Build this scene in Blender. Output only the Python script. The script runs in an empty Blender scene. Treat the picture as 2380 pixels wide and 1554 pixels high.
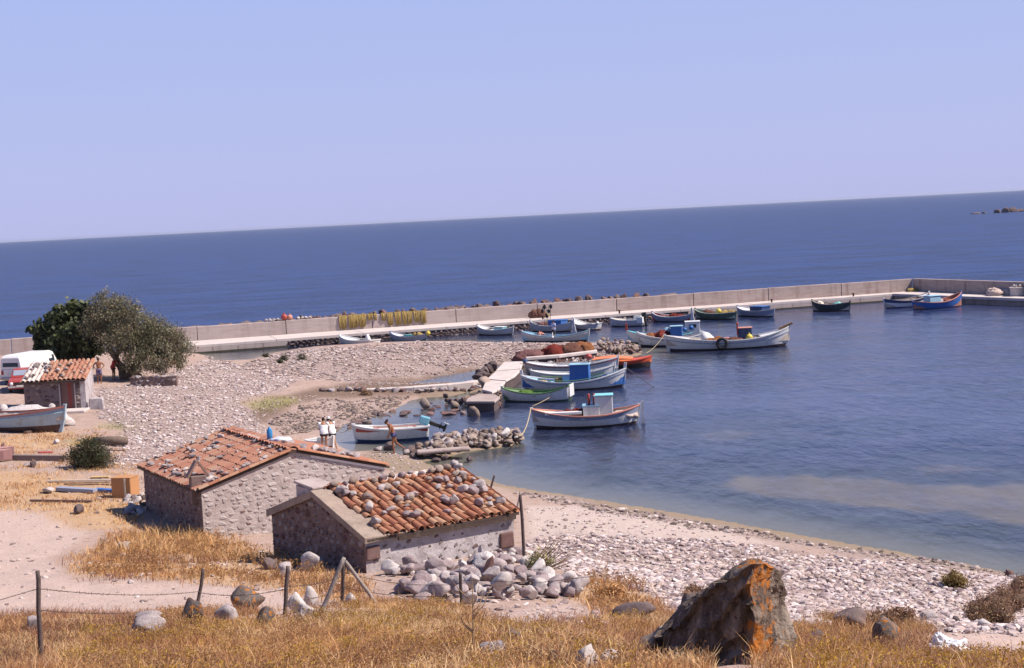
import bpy, bmesh, math, random
import numpy as np
from math import radians, sin, cos, pi, atan, sqrt, hypot
from mathutils import Vector, Matrix, noise as mnoise

random.seed(7)
RNG = np.random.default_rng(11)
SC = bpy.context.scene
COL = SC.collection

# ------------------------------------------------------------------ camera
EYE = 11.2                                    # metres above the water
PW, PH, FPX = 2380.0, 1553.7, 3617.6          # picture frame used for measuring, focal length in its pixels
HOR0, HOR1 = 562.0, 440.0                     # horizon at left and right edge
ROLL = atan((HOR0 - HOR1) / PW)
PITCH = atan((PH / 2 - (HOR0 + HOR1) / 2) * cos(ROLL) / FPX)
_r0 = Vector((1, 0, 0)); _u0 = Vector((0, sin(PITCH), cos(PITCH))); _f0 = Vector((0, cos(PITCH), -sin(PITCH)))
AX = _r0 * cos(ROLL) - _u0 * sin(ROLL)
AY = _r0 * sin(ROLL) + _u0 * cos(ROLL)
cam_d = bpy.data.cameras.new("camera"); cam = bpy.data.objects.new("camera", cam_d); COL.objects.link(cam)
m = Matrix((AX, AY, -_f0)).transposed().to_4x4(); m.translation = (0, 0, EYE)
cam.matrix_world = m
cam_d.sensor_width = 36; cam_d.lens = FPX / PW * 36
cam_d.clip_start = 0.1; cam_d.clip_end = 60000
SC.camera = cam

# ------------------------------------------------------------------ sky and sun
SUN_EL, SUN_ROT = radians(50), radians(97)   # sun to the right, a little behind the camera
world = bpy.data.worlds.new("World"); SC.world = world; world.use_nodes = True
nt = world.node_tree
bg = nt.nodes["Background"]
sky = nt.nodes.new("ShaderNodeTexSky"); sky.sky_type = 'NISHITA'; sky.sun_disc = False
sky.sun_elevation = SUN_EL; sky.sun_rotation = SUN_ROT
sky.altitude = 0; sky.air_density = 1.0; sky.dust_density = 0.3; sky.ozone_density = 4.0
# summer haze: the same pale violet blue all round the horizon, thinning upwards into the clear sky
gcoord = nt.nodes.new("ShaderNodeTexCoord"); gsep = nt.nodes.new("ShaderNodeSeparateXYZ")
nt.links.new(gcoord.outputs['Generated'], gsep.inputs[0])
hz = nt.nodes.new("ShaderNodeValToRGB"); els = hz.color_ramp.elements
while len(els) < 5: els.new(0.5)
for e_, (p_, c_) in zip(els, ((0.0, (.470, .500, .830, 1)), (0.05, (.470, .515, .850, 1)), (0.16, (.420, .510, .880, 1)), (0.40, (.11, .20, .50, 1)), (1.0, (.045, .095, .28, 1)))): e_.position = p_; e_.color = c_
nt.links.new(gsep.outputs[2], hz.inputs[0])
hzm = nt.nodes.new("ShaderNodeVectorMath"); hzm.operation = 'SCALE'; hzm.inputs['Scale'].default_value = 10.0
nt.links.new(hz.outputs[0], hzm.inputs[0])
thin = nt.nodes.new("ShaderNodeMapRange"); thin.inputs['From Min'].default_value = 0.0; thin.inputs['From Max'].default_value = 0.6
thin.inputs['To Min'].default_value = 0.92; thin.inputs['To Max'].default_value = 0.88; nt.links.new(gsep.outputs[2], thin.inputs['Value'])
mixn = nt.nodes.new("ShaderNodeMix"); mixn.data_type = 'RGBA'
nt.links.new(thin.outputs[0], mixn.inputs[0]); nt.links.new(sky.outputs[0], mixn.inputs[6]); nt.links.new(hzm.outputs[0], mixn.inputs[7])
nt.links.new(mixn.outputs[2], bg.inputs[0])
bg.inputs[1].default_value = 0.073
sd_ = bpy.data.lights.new("sun", 'SUN'); sd_.energy = 5.0; sd_.angle = radians(0.5); sd_.color = (1.0, 0.91, 0.83)
sun = bpy.data.objects.new("sun", sd_); COL.objects.link(sun)
SDIR = Vector((sin(SUN_ROT) * cos(SUN_EL), cos(SUN_ROT) * cos(SUN_EL), sin(SUN_EL)))
sun.rotation_euler = SDIR.to_track_quat('Z', 'Y').to_euler()
sun.location = SDIR * 100
SC.view_settings.view_transform = 'Standard'; SC.view_settings.look = 'None'
SC.view_settings.exposure = 0.48; SC.view_settings.gamma = 1.0; SC.view_settings.use_curve_mapping = False
SC.render.engine = 'CYCLES'
SC.cycles.max_bounces = 6; SC.cycles.diffuse_bounces = 1; SC.cycles.glossy_bounces = 2
SC.cycles.transmission_bounces = 2; SC.cycles.transparent_max_bounces = 6
SC.cycles.caustics_reflective = False; SC.cycles.caustics_refractive = False
SC.cycles.use_denoising = True

# ------------------------------------------------------------------ measuring helpers
def ray(px, py):
    u = px - PW / 2; v = PH / 2 - py
    d = AX * u + AY * v + _f0 * FPX
    return d
def at(px, py, z=0.0):
    """the point of the level plane at height z seen at that place of the picture"""
    d = ray(px, py); t = (z - EYE) / d.z
    return Vector((d.x * t, d.y * t, z))
def proj(P):
    P = np.asarray(P, float); Q = P - np.array([0, 0, EYE])
    w = Q @ np.array(_f0); u = Q @ np.array(AX); v = Q @ np.array(AY)
    w = np.where(w < 0.5, 0.5, w)
    return PW / 2 + u / w * FPX, PH / 2 - v / w * FPX
def in_poly(x, y, poly):
    x = np.asarray(x); y = np.asarray(y); r = np.zeros(x.shape, bool)
    n = len(poly)
    for i in range(n):
        x0, y0 = poly[i]; x1, y1 = poly[(i + 1) % n]
        if y0 == y1: continue
        c = ((y0 > y) != (y1 > y)) & (x < (x1 - x0) * (y - y0) / (y1 - y0) + x0)
        r ^= c
    return r
def seg_dist(x, y, pts, closed=True):
    d = np.full(np.shape(x), 1e9)
    n = len(pts)
    for i in range(n if closed else n - 1):
        x0, y0 = pts[i]; x1, y1 = pts[(i + 1) % n]
        dx, dy = x1 - x0, y1 - y0; L = dx * dx + dy * dy + 1e-9
        t = np.clip(((x - x0) * dx + (y - y0) * dy) / L, 0, 1)
        d = np.minimum(d, np.hypot(x - x0 - t * dx, y - y0 - t * dy))
    return d
def sdist(x, y, poly):
    d = seg_dist(x, y, poly); return np.where(in_poly(x, y, poly), d, -d)
def _h2(ix, iy, s):
    n = (ix.astype(np.int64) * 374761393 + iy.astype(np.int64) * 668265263 + s * 1442695041) & 0x7fffffff
    n = ((n ^ (n >> 13)) * 1274126177) & 0x7fffffff
    return ((n ^ (n >> 16)) & 0xffff) / 65535.0
def vnoise(x, y, s=0):
    ix = np.floor(x); iy = np.floor(y); fx = x - ix; fy = y - iy
    fx = fx * fx * (3 - 2 * fx); fy = fy * fy * (3 - 2 * fy)
    a = _h2(ix, iy, s); b = _h2(ix + 1, iy, s); c = _h2(ix, iy + 1, s); d = _h2(ix + 1, iy + 1, s)
    return (a + (b - a) * fx) * (1 - fy) + (c + (d - c) * fx) * fy
def fbm(x, y, s=0, o=4):
    r = 0; a = 0.5
    for i in range(o):
        r = r + a * vnoise(x, y, s + i * 17); x = x * 2.03; y = y * 2.03; a *= 0.5
    return r / (1 - 0.5 ** o)
def sstep(a, b, x):
    t = np.clip((x - a) / (b - a), 0, 1); return t * t * (3 - 2 * t)

# ------------------------------------------------------------------ object helpers
def tag(o, label=None, cat=None, group=None, kind=None):
    if label: o['label'] = label
    if cat: o['category'] = cat
    if group: o['group'] = group
    if kind: o['kind'] = kind
    return o
def thing(name, label, cat, loc=(0, 0, 0), rz=0.0, group=None):
    o = bpy.data.objects.new(name, None); COL.objects.link(o)
    o.empty_display_size = 0.2
    o.location = loc; o.rotation_euler = (0, 0, rz)
    return tag(o, label, cat, group)
def link(name, me, parent=None, loc=(0, 0, 0), rot=(0, 0, 0), scale=(1, 1, 1)):
    o = bpy.data.objects.new(name, me); COL.objects.link(o)
    if parent: o.parent = parent
    o.location = loc; o.rotation_euler = rot; o.scale = scale
    return o
def np_mesh(name, V, F, mats, smooth=False, colors=None, attrs=None, midx=None):
    """V (n,3), F (m,k) all faces the same size k; fast"""
    V = np.asarray(V, np.float32); F = np.asarray(F, np.int32); k = F.shape[1]
    me = bpy.data.meshes.new(name)
    me.vertices.add(len(V)); me.vertices.foreach_set('co', V.ravel())
    me.loops.add(F.size); me.loops.foreach_set('vertex_index', F.ravel())
    me.polygons.add(len(F)); me.polygons.foreach_set('loop_start', np.arange(0, F.size, k, dtype=np.int32))
    if midx is not None: me.polygons.foreach_set('material_index', np.asarray(midx, np.int32))
    me.polygons.foreach_set('use_smooth', np.full(len(F), smooth))
    for mt in mats: me.materials.append(mt)
    if colors is not None:
        a = me.color_attributes.new('tint', 'FLOAT_COLOR', 'POINT')
        c = np.ones((len(V), 4), np.float32); c[:, :3] = colors
        a.data.foreach_set('color', c.ravel())
    for kx, val in (attrs or {}).items():
        a = me.attributes.new(kx, 'FLOAT', 'POINT'); a.data.foreach_set('value', np.asarray(val, np.float32))
    me.update(calc_edges=True); me.validate()
    return me

class MB:
    """collects shapes and links them as ONE mesh object"""
    def __init__(s): s.v = []; s.f = []; s.m = []
    def add(s, vs, fs, mi=0):
        b = len(s.v); s.v += [tuple(x) for x in vs]
        s.f += [tuple(i + b for i in f) for f in fs]; s.m += [mi] * len(fs); return s
    def box(s, c, size, rz=0.0, mi=0, taper=1.0, M=None):
        hx, hy, hz = size[0] / 2, size[1] / 2, size[2] / 2
        vs = []
        for z, k in ((-hz, 1.0), (hz, taper)):
            for x, y in ((-hx, -hy), (hx, -hy), (hx, hy), (-hx, hy)): vs.append(Vector((x * k, y * k, z)))
        R = M if M is not None else Matrix.Rotation(rz, 3, 'Z')
        vs = [R @ q + Vector(c) for q in vs]
        return s.add(vs, [(3, 2, 1, 0), (4, 5, 6, 7), (0, 1, 5, 4), (1, 2, 6, 5), (2, 3, 7, 6), (3, 0, 4, 7)], mi)
    def bar(s, a, b, w, h, mi=0):
        a = Vector(a); b = Vector(b); d = b - a
        q = d.to_track_quat('X', 'Z').to_matrix()
        return s.box((a + b) / 2, (d.length, w, h), M=q, mi=mi)
    def tube(s, path, rad, n=8, mi=0, cap=True):
        path = [Vector(p) for p in path]; k = len(path)
        if not hasattr(rad, '__len__'): rad = [rad] * k
        vs = []; prev = None
        for i, p in enumerate(path):
            t = (path[min(i + 1, k - 1)] - path[max(i - 1, 0)]).normalized()
            if prev is None:
                a = t.orthogonal().normalized()
            else:
                a = (prev - t * prev.dot(t)).normalized()
            prev = a; b = t.cross(a)
            for j in range(n):
                an = 2 * pi * j / n; vs.append(p + (a * cos(an) + b * sin(an)) * rad[i])
        fs = [(i * n + j, i * n + (j + 1) % n, (i + 1) * n + (j + 1) % n, (i + 1) * n + j) for i in range(k - 1) for j in range(n)]
        if cap: fs += [tuple(range(n - 1, -1, -1)), tuple((k - 1) * n + j for j in range(n))]
        return s.add(vs, fs, mi)
    def lathe(s, prof, n=16, c=(0, 0, 0), mi=0, M=None, sx=1, sy=1):
        vs = []
        for r, z in prof:
            for j in range(n):
                an = 2 * pi * j / n; q = Vector((r * cos(an) * sx, r * sin(an) * sy, z))
                if M is not None: q = M @ q
                vs.append(q + Vector(c))
        k = len(prof)
        fs = [(i * n + j, i * n + (j + 1) % n, (i + 1) * n + (j + 1) % n, (i + 1) * n + j) for i in range(k - 1) for j in range(n)]
        fs += [tuple(range(n - 1, -1, -1)), tuple((k - 1) * n + j for j in range(n))]
        return s.add(vs, fs, mi)
    def loft(s, rings, mi=0, cap=True):
        n = len(rings[0]); vs = [p for r in rings for p in r]; k = len(rings)
        fs = [(i * n + j, i * n + (j + 1) % n, (i + 1) * n + (j + 1) % n, (i + 1) * n + j) for i in range(k - 1) for j in range(n)]
        if cap: fs += [tuple(range(n - 1, -1, -1)), tuple((k - 1) * n + j for j in range(n))]
        return s.add(vs, fs, mi)
    def blob(s, c, r, seed=0, sub=2, amp=0.18, freq=1.6, mi=0, rz=0.0):
        bm = bmesh.new(); bmesh.ops.create_icosphere(bm, subdivisions=sub, radius=1)
        off = Vector((seed * 3.17, seed * 1.31, seed * 7.7)); R = Matrix.Rotation(rz, 3, 'Z')
        vs = []
        for v in bm.verts:
            k = 1 + amp * mnoise.fractal(v.co * freq + off, 0.8, 2.0, 3)
            vs.append(R @ Vector((v.co.x * r[0] * k, v.co.y * r[1] * k, v.co.z * r[2] * k)) + Vector(c))
        fs = [tuple(v.index for v in f.verts) for f in bm.faces]; bm.free()
        return s.add(vs, fs, mi)
    def mesh(s, name, mats, smooth=False):
        me = bpy.data.meshes.new(name); me.from_pydata(s.v, [], s.f)
        if not isinstance(mats, (list, tuple)): mats = [mats]
        for mt in mats: me.materials.append(mt)
        me.polygons.foreach_set('material_index', s.m)
        me.polygons.foreach_set('use_smooth', [smooth] * len(s.f))
        me.update(); return me
    def build(s, name, mats, parent=None, smooth=False, bevel=0.0, loc=(0, 0, 0), rot=(0, 0, 0), normals=True):
        me = s.mesh(name, mats, smooth)
        if normals:
            bm = bmesh.new(); bm.from_mesh(me); bmesh.ops.recalc_face_normals(bm, faces=bm.faces); bm.to_mesh(me); bm.free()
        o = link(name, me, parent, loc, rot)
        if bevel:
            b = o.modifiers.new('bevel', 'BEVEL'); b.width = bevel; b.segments = 2; b.limit_method = 'ANGLE'; b.angle_limit = radians(40)
        if smooth == 'auto': pass
        return o

# ------------------------------------------------------------------ materials
class NT:
    def __init__(s, name):
        s.m = bpy.data.materials.new(name); s.m.use_nodes = True; s.t = s.m.node_tree
        s.b = s.t.nodes['Principled BSDF']; s.out = s.t.nodes['Material Output']
        s.b.inputs['Specular IOR Level'].default_value = 0.3
    def n(s, typ, **kw):
        x = s.t.nodes.new(typ)
        for k, v in kw.items():
            if k.startswith('i_'): 
                key = k[2:]; key = int(key) if key.isdigit() else key.replace('_', ' ')
                x.inputs[key].default_value = v
            else: setattr(x, k, v)
        return x
    def l(s, a, b): s.t.links.new(a, b)
    def coord(s, kind='Object'):
        return s.n('ShaderNodeTexCoord').outputs[kind]
    def noise(s, scale, detail=4, rough=0.55, vec=None, dist=0.0):
        x = s.n('ShaderNodeTexNoise'); x.inputs['Scale'].default_value = scale; x.inputs['Detail'].default_value = detail
        x.inputs['Roughness'].default_value = rough; x.inputs['Distortion'].default_value = dist
        if vec is not None: s.l(vec, x.inputs['Vector'])
        return x.outputs['Fac']
    def ramp(s, fac, stops):
        x = s.n('ShaderNodeValToRGB'); e = x.color_ramp.elements
        while len(e) < len(stops): e.new(0.5)
        for el, (p, c) in zip(e, stops):
            el.position = p; el.color = (c, c, c, 1) if not hasattr(c, '__len__') else (*c, 1)
        s.l(fac, x.inputs[0]); return x.outputs[0]
    def mix(s, fac, a, b, mode='MIX'):
        x = s.n('ShaderNodeMix', data_type='RGBA', blend_type=mode)
        for i, v in ((0, fac), (6, a), (7, b)):
            if hasattr(v, 'links') or hasattr(v, 'is_linked'): s.l(v, x.inputs[i])
            elif i == 0: x.inputs[0].default_value = v
            else: x.inputs[i].default_value = (*v, 1)
        return x.outputs[2]
    def math(s, op, a, b=0.0, clamp=False):
        x = s.n('ShaderNodeMath', operation=op, use_clamp=clamp)
        for i, v in ((0, a), (1, b)):
            if hasattr(v, 'is_linked'): s.l(v, x.inputs[i])
            else: x.inputs[i].default_value = v
        return x.outputs[0]
    def bump(s, h, strength=0.5, dist=0.02):
        x = s.n('ShaderNodeBump'); x.inputs['Strength'].default_value = strength; x.inputs['Distance'].default_value = dist
        s.l(h, x.inputs['Height']); s.l(x.outputs[0], s.b.inputs['Normal'])
    def col(s, c):
        if hasattr(c, 'is_linked'): s.l(c, s.b.inputs['Base Color'])
        else: s.b.inputs['Base Color'].default_value = (*c, 1)
    def attr(s, name, out='Fac'):
        x = s.n('ShaderNodeAttribute'); x.attribute_name = name; return x.outputs[out]
    def rnd(s): return s.n('ShaderNodeObjectInfo').outputs['Random']

def paint(name, c, rough=0.5, wear=0.25, scale=6.0, dirt=(0.25, 0.2, 0.16), spec=0.4):
    """weathered paint: patches of wear and grain that stay put"""
    t = NT(name); v = t.coord()
    n1 = t.noise(scale, 5, 0.65, v); n2 = t.noise(scale * 6, 3, 0.6, v)
    k = t.ramp(n1, [(0.52, 0.0), (0.78, 1.0)])
    base = t.mix(t.math('MULTIPLY', k, wear), c, dirt)
    mp = t.n('ShaderNodeMapping'); t.l(v, mp.inputs[0]); mp.inputs['Scale'].default_value = (scale * .9, scale * .9, scale * .12)
    n3 = t.noise(1.0, 4, 0.6, mp.outputs[0])
    base = t.mix(t.math('MULTIPLY', t.ramp(n3, [(0.55, 0.0), (0.72, 1.0)]), min(wear * 1.6, .6)), base, tuple(0.45 * x + 0.55 * y for x, y in zip(c, dirt)))
    base = t.mix(t.math('MULTIPLY', n2, 0.22), base, tuple(x * 0.6 for x in c))
    t.col(base); t.b.inputs['Roughness'].default_value = rough; t.b.inputs['Specular IOR Level'].default_value = spec
    t.bump(n2, 0.15, 0.01)
    return t.m
_pc = {}
def P(name, c, **k):
    if name not in _pc: _pc[name] = paint(name, c, **k)
    return _pc[name]

def stone_mat(name, stops, scale=5.0, bump=0.5, lichen=None, rough=0.9, rand=0.5):
    """stops: colour ramp over a mix of per-object random and noise"""
    t = NT(name); v = t.coord()
    n1 = t.noise(scale, 6, 0.65, v); n2 = t.noise(scale * 5, 4, 0.7, v)
    f = t.math('ADD', t.math('MULTIPLY', t.rnd(), rand), t.math('MULTIPLY', n1, 1 - rand * 0.6))
    f = t.math('SUBTRACT', f, 0.1, True)
    c = t.ramp(f, stops)
    c = t.mix(t.math('MULTIPLY', t.ramp(n2, [(.42, 0.0), (.62, 1.0)]), 0.55), c, (0.11, 0.085, 0.08))
    n5 = t.noise(scale * 1.7, 5, 0.7, v)
    c = t.mix(t.math('MULTIPLY', t.ramp(n5, [(.55, 0.0), (.66, 1.0)]), 0.4), c, tuple(min(.6, x * 1.1) for x in stops[-1][1]))
    if lichen:
        n3 = t.noise(lichen[1], 5, 0.7, v)
        c = t.mix(t.ramp(n3, [(lichen[2], 0.0), (lichen[2] + 0.07, 1.0)]), c, lichen[0])
    t.col(c); t.b.inputs['Roughness'].default_value = rough; t.b.inputs['Specular IOR Level'].default_value = 0.15
    t.bump(t.math('ADD', n1, t.math('MULTIPLY', n2, 0.5)), bump, 0.04)
    return t.m
def tint_mat(name, rough=0.9, sc=9.0, dark=(0.1, 0.08, 0.08), k=0.35, bump=0.3):
    """colour from the tint of each piece plus grain"""
    t = NT(name); a = t.attr('tint', 'Color'); n = t.noise(sc, 4, 0.65, t.coord())
    t.col(t.mix(t.math('MULTIPLY', n, k), a, dark)); t.b.inputs['Roughness'].default_value = rough
    t.b.inputs['Specular IOR Level'].default_value = 0.15
    if bump: t.bump(n, bump, 0.02)
    return t.m
def leaf_mat(name, trans=0.25):
    t = NT(name); a = t.attr('tint', 'Color'); t.col(a); t.b.inputs['Roughness'].default_value = 0.55
    tr = t.n('ShaderNodeBsdfTranslucent'); t.l(a, tr.inputs[0])
    mx = t.n('ShaderNodeMixShader'); mx.inputs[0].default_value = trans
    t.l(t.b.outputs[0], mx.inputs[1]); t.l(tr.outputs[0], mx.inputs[2]); t.l(mx.outputs[0], t.out.inputs[0])
    return t.m
# ------------------------------------------------------------------ terrain
def W2(pts, z=0.0): return [tuple(at(x, y, z)[:2]) for x, y in pts]
SHORE = [(2900, 1440), (2380, 1340), (2290, 1322), (2150, 1297), (2000, 1270), (1850, 1243), (1700, 1217), (1600, 1199),
         (1500, 1182), (1400, 1165), (1300, 1150), (1230, 1140), (1150, 1122), (1080, 1100), (1020, 1086), (988, 1076), (980, 1066),
         (940, 1060), (900, 1053), (850, 1049), (815, 1051), (795, 1044), (780, 1030), (770, 1016), (785, 1000), (800, 985), (850, 975),
         (900, 957), (930, 945), (945, 932), (985, 925), (1040, 921), (1078, 915), (1095, 905), (1112, 893), (1060, 890), (985, 895),
         (930, 893), (985, 884), (1030, 873), (1100, 862), (1130, 852), (1160, 846), (1215, 850), (1300, 845), (1390, 838), (1440, 832),
         (1488, 827), (1492, 818), (1470, 808), (1430, 800), (1370, 798), (1300, 803), (1215, 800), (1100, 796), (990, 797),
         (870, 802), (790, 808), (700, 814), (640, 820), (600, 832), (570, 843), (540, 850), (510, 848), (490, 838), (478, 828), (455, 824)]
def _MP(px):
    a, c = at(0, 790, 2.15), at(2120, 648, 2.15); k = px / 2120.0; q = a + (c - a) * k; return (q.x, q.y + .3)
LAND = W2(SHORE) + [tuple(_MP(430)), tuple(_MP(0)), tuple(_MP(-900)), (-95, 60), (-95, -25), (80, -25), (80, 30)]
GROYNE = W2([(950, 1068), (962, 1050), (1000, 1038), (1040, 1022), (1090, 1012), (1150, 1010), (1200, 1012), (1212, 1022),
             (1200, 1036), (1150, 1043), (1090, 1050), (1040, 1063), (990, 1072)])
JETTY_RUB = W2([(1085, 935), (1100, 912), (1170, 905), (1190, 880), (1225, 846), (1200, 842), (1150, 862), (1110, 895), (1078, 925)])
BANK = W2([(1685, 1112), (1720, 1098), (1800, 1093), (1930, 1098), (2050, 1106), (2200, 1118), (2380, 1110), (2600, 1120),
           (2600, 1240), (2380, 1205), (2300, 1190), (2250, 1168), (2150, 1172), (2060, 1166), (1980, 1158), (1900, 1146), (1800, 1138), (1720, 1128)])
BANK2 = W2([(1630, 992), (1660, 985), (1720, 984), (1750, 990), (1700, 1002), (1650, 1002)])
BANK3 = W2([(2140, 1066), (2230, 1060), (2290, 1068), (2220, 1076), (2160, 1075)])

BCTRL = [  # picture place and height of the ground
    (1190, 1554, 7.6), (100, 1545, 5.5), (-100, 1500, 5.0), (500, 1440, 4.9), (300, 1400, 3.6), (0, 1380, 3.3), (100, 1250, 1.7), (0, 1180, 1.6),
    (250, 1120, 1.3), (100, 1060, 1.5), (130, 965, 1.5), (50, 905, 1.9), (-100, 900, 2.1), (100, 835, 1.9), (300, 880, 1.6),
    (478, 1262, 1.5), (322, 1232, 1.45), (850, 1330, 2.5), (640, 1300, 2.15), (1185, 1272, 2.3), (1000, 1310, 2.45), (700, 1420, 4.3), (950, 1400, 3.3),
    (1070, 1335, 2.7), (1200, 1450, 4.8), (1000, 1480, 5.4), (1300, 1420, 3.7), (1400, 1480, 5.7), (1400, 1300, 1.3), (1700, 1330, 1.3),
    (2000, 1400, 2.1), (2300, 1420, 2.5), (2000, 1470, 4.3), (2200, 1505, 5.0), (2300, 1545, 5.9), (1900, 1554, 7.3), (2380, 1554, 6.3),
    (400, 1000, 1.2), (600, 900, 1.1), (300, 900, 1.5), (800, 850, 1.1), (1000, 830, 1.1), (1150, 820, 1.1), (1300, 822, 1.1),
    (1430, 815, 0.8), (700, 950, 0.9), (850, 915, 0.5), (500, 950, 1.3), (600, 1000, 1.0), (850, 1080, 1.0), (1000, 1120, 1.0),
    (1250, 1210, 1.0), (400, 820, 1.4), (1550, 1420, 4.2), (1600, 1250, 0.9), (2100, 1340, 1.0), (2300, 1370, 1.0), (700, 1300, 1.9)]
_B = np.array([[*at(x, y, z)[:2], z] for x, y, z in BCTRL] +
              [[0, 0, 9.6], [-6, 3, 8.8], [6, 3, 9.2], [0, -15, 13], [-30, 10, 6.5], [30, 10, 5.0], [-40, 45, 2.2], [-55, 80, 2.2], [-60, 120, 2.0], [35, 30, 1.5], [-50, -20, 9], [50, -20, 9]])
def _U(r): return r * r * np.log(r + 1e-6)
_n = len(_B); _K = _U(np.hypot(_B[:, None, 0] - _B[None, :, 0], _B[:, None, 1] - _B[None, :, 1])) + np.eye(_n) * 0.4
_A = np.zeros((_n + 3, _n + 3)); _A[:_n, :_n] = _K; _A[:_n, _n] = 1; _A[:_n, _n + 1:] = _B[:, :2]; _A[_n:, :_n] = _A[:_n, _n:].T
_w = np.linalg.solve(_A, np.r_[_B[:, 2], 0, 0, 0])
def base_h(x, y):
    r = np.full(np.shape(x), _w[_n]) + _w[_n + 1] * x + _w[_n + 2] * y
    for i in range(_n): r = r + _w[i] * _U(np.hypot(x - _B[i, 0], y - _B[i, 1]))
    return r
def H(x, y):
    """height of the ground or of the sea bed"""
    x = np.atleast_1d(np.asarray(x, float)); y = np.atleast_1d(np.asarray(y, float))
    s = sdist(x, y, LAND) + 0.5 * (fbm(x * 0.7, y * 0.7, 3) - 0.5)
    B = np.maximum(base_h(x, y), 0.35)
    B = B + (fbm(x * 0.35, y * 0.35, 5, 3) - 0.5) * 0.35 * sstep(1.2, 4.0, B) + (fbm(x * 1.3, y * 1.3, 9, 3) - 0.5) * 0.14
    land = B * np.tanh(np.maximum(s, 0) * 0.16 / np.minimum(B, 1.2))
    bed = -3.0 * np.tanh(np.maximum(-s, 0) * 0.055 / 3.0)
    h = np.where(s > 0, land, bed)
    g = sdist(x, y, GROYNE); h = np.maximum(h, np.where(g > -1.5, 0.33 * np.tanh((g + 0.1) * 1.2) - 0.08, -9))
    j = sdist(x, y, JETTY_RUB); h = np.maximum(h, np.where(j > -1.5, 0.3 * np.tanh((j + 0.1) * 1.2) - 0.05, -9))
    for bk, top in ((BANK, -0.10), (BANK2, -0.30), (BANK3, -0.28)):
        b = sdist(x, y, bk) + 1.6 * (fbm(x * 0.8, y * 0.35, 21) - 0.5)
        h = np.maximum(h, np.where(s < -0.8, top + np.minimum(b + .8, 0) * 0.14 - 0.30 * fbm(x * 1.1, y * 0.5, 31), -9))
    return h
def gz(x, y): return float(H(x, y)[0])
def ground_at(px, py, lift=0.0):
    d = ray(px, py); d = d / FPX
    ts = np.concatenate([np.arange(5, 60, 0.15), np.arange(60, 190, 0.4)])
    X = d.x * ts; Y = d.y * ts; Z = EYE + d.z * ts - lift
    b = Z - np.maximum(H(X, Y), 0.0)
    k = np.argmax(b < 0) if (b < 0).any() else len(ts) - 1
    k = max(k, 1); t = ts[k - 1] + (ts[k] - ts[k - 1]) * b[k - 1] / max(b[k - 1] - b[k], 1e-6)
    x, y = d.x * t, d.y * t
    return Vector((x, y, max(gz(x, y), 0.0)))

TRACK = [(-400, 1190), (0, 1182), (120, 1188), (205, 1225), (190, 1255), (110, 1300), (170, 1345), (400, 1362), (640, 1372), (760, 1398),
         (700, 1425), (620, 1440), (420, 1428), (300, 1436), (80, 1424), (-100, 1420), (-400, 1440)]
TRACK2 = [(1120, 1440), (1180, 1420), (1330, 1412), (1430, 1430), (1440, 1450), (1330, 1460), (1230, 1462)]
TRACK3 = [(2130, 1500), (2200, 1475), (2420, 1470), (2600, 1480), (2600, 1530), (2380, 1535), (2230, 1515)]
SANDB = [(1215, 1180), (1330, 1175), (1500, 1200), (1700, 1240), (1850, 1275), (1700, 1262), (1500, 1258), (1340, 1258), (1240, 1262)]
WETS = [(1200, 1120), (1300, 1148), (1400, 1163), (1600, 1197), (1850, 1241), (2150, 1295), (2400, 1340), (2300, 1332), (2150, 1312), (1850, 1262), (1600, 1214), (1400, 1178), (1300, 1165)]
BEACHC = [(830, 1060), (900, 1050), (985, 1066), (1000, 1090), (1090, 1110), (1000, 1120), (880, 1090)]
MUD = [(620, 985), (680, 945), (760, 925), (940, 922), (1090, 905), (1120, 880), (1130, 850), (1020, 868), (850, 882), (740, 905), (600, 935),
       (560, 985)]
G1 = [(-400, 1452), (80, 1446), (330, 1440), (420, 1424), (560, 1430), (660, 1440), (760, 1425), (860, 1405), (1000, 1400), (1110, 1432), (1220, 1470),
      (1420, 1445), (1490, 1425), (1560, 1440), (1640, 1500), (1680, 1900), (-400, 1900)]
G2 = [(245, 1262), (330, 1232), (480, 1236), (560, 1265), (640, 1292), (770, 1330), (860, 1345), (830, 1400), (720, 1392), (640, 1368), (400, 1350), (190, 1335), (170, 1315), (215, 1290)]
G3 = [(1760, 1475), (1930, 1440), (2050, 1445), (2150, 1462), (2180, 1490), (2140, 1515), (2240, 1528), (2380, 1542), (2600, 1560), (2600, 1900), (1700, 1900)]
G4 = [(1330, 1362), (1400, 1340), (1490, 1365), (1530, 1420), (1440, 1440), (1350, 1405)]
G5 = [(-300, 1110), (60, 1095), (250, 1125), (300, 1160), (160, 1182), (-300, 1185)]
G6 = [(-200, 1010), (60, 1012), (180, 1005), (130, 1045), (-200, 1050)]
G7 = [(100, 1195), (330, 1150), (330, 1230), (210, 1228), (130, 1215)]
FOOT = [(880, 1330), (1000, 1290), (1190, 1275), (1230, 1300), (1340, 1340), (1370, 1395), (1300, 1420), (1080, 1425), (900, 1400)]
LEFTG = [(-100, 1050), (150, 1000), (240, 1000), (330, 1090), (310, 1190), (150, 1190), (-100, 1190)]
GREEN = [[(560, 942), (600, 928), (680, 928), (690, 938), (620, 950)], [(240, 990), (290, 978), (350, 996), (300, 1004)], [(150, 1027), (200, 1020), (240, 1034), (180, 1040)]]
P1 = [(215, 900), (330, 895), (480, 838), (560, 850), (700, 880), (650, 910), (560, 930), (590, 965), (620, 1000), (600, 1030), (480, 1020), (330, 1090), (275, 1085), (230, 1045), (290, 1000), (225, 965)]
P2 = [(478, 830), (560, 850), (620, 830), (700, 814), (800, 808), (1000, 797), (1215, 799), (1420, 799), (1490, 820), (1400, 832), (1215, 835), (1140, 850), (1020, 870), (850, 884), (700, 885), (560, 860)]
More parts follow.
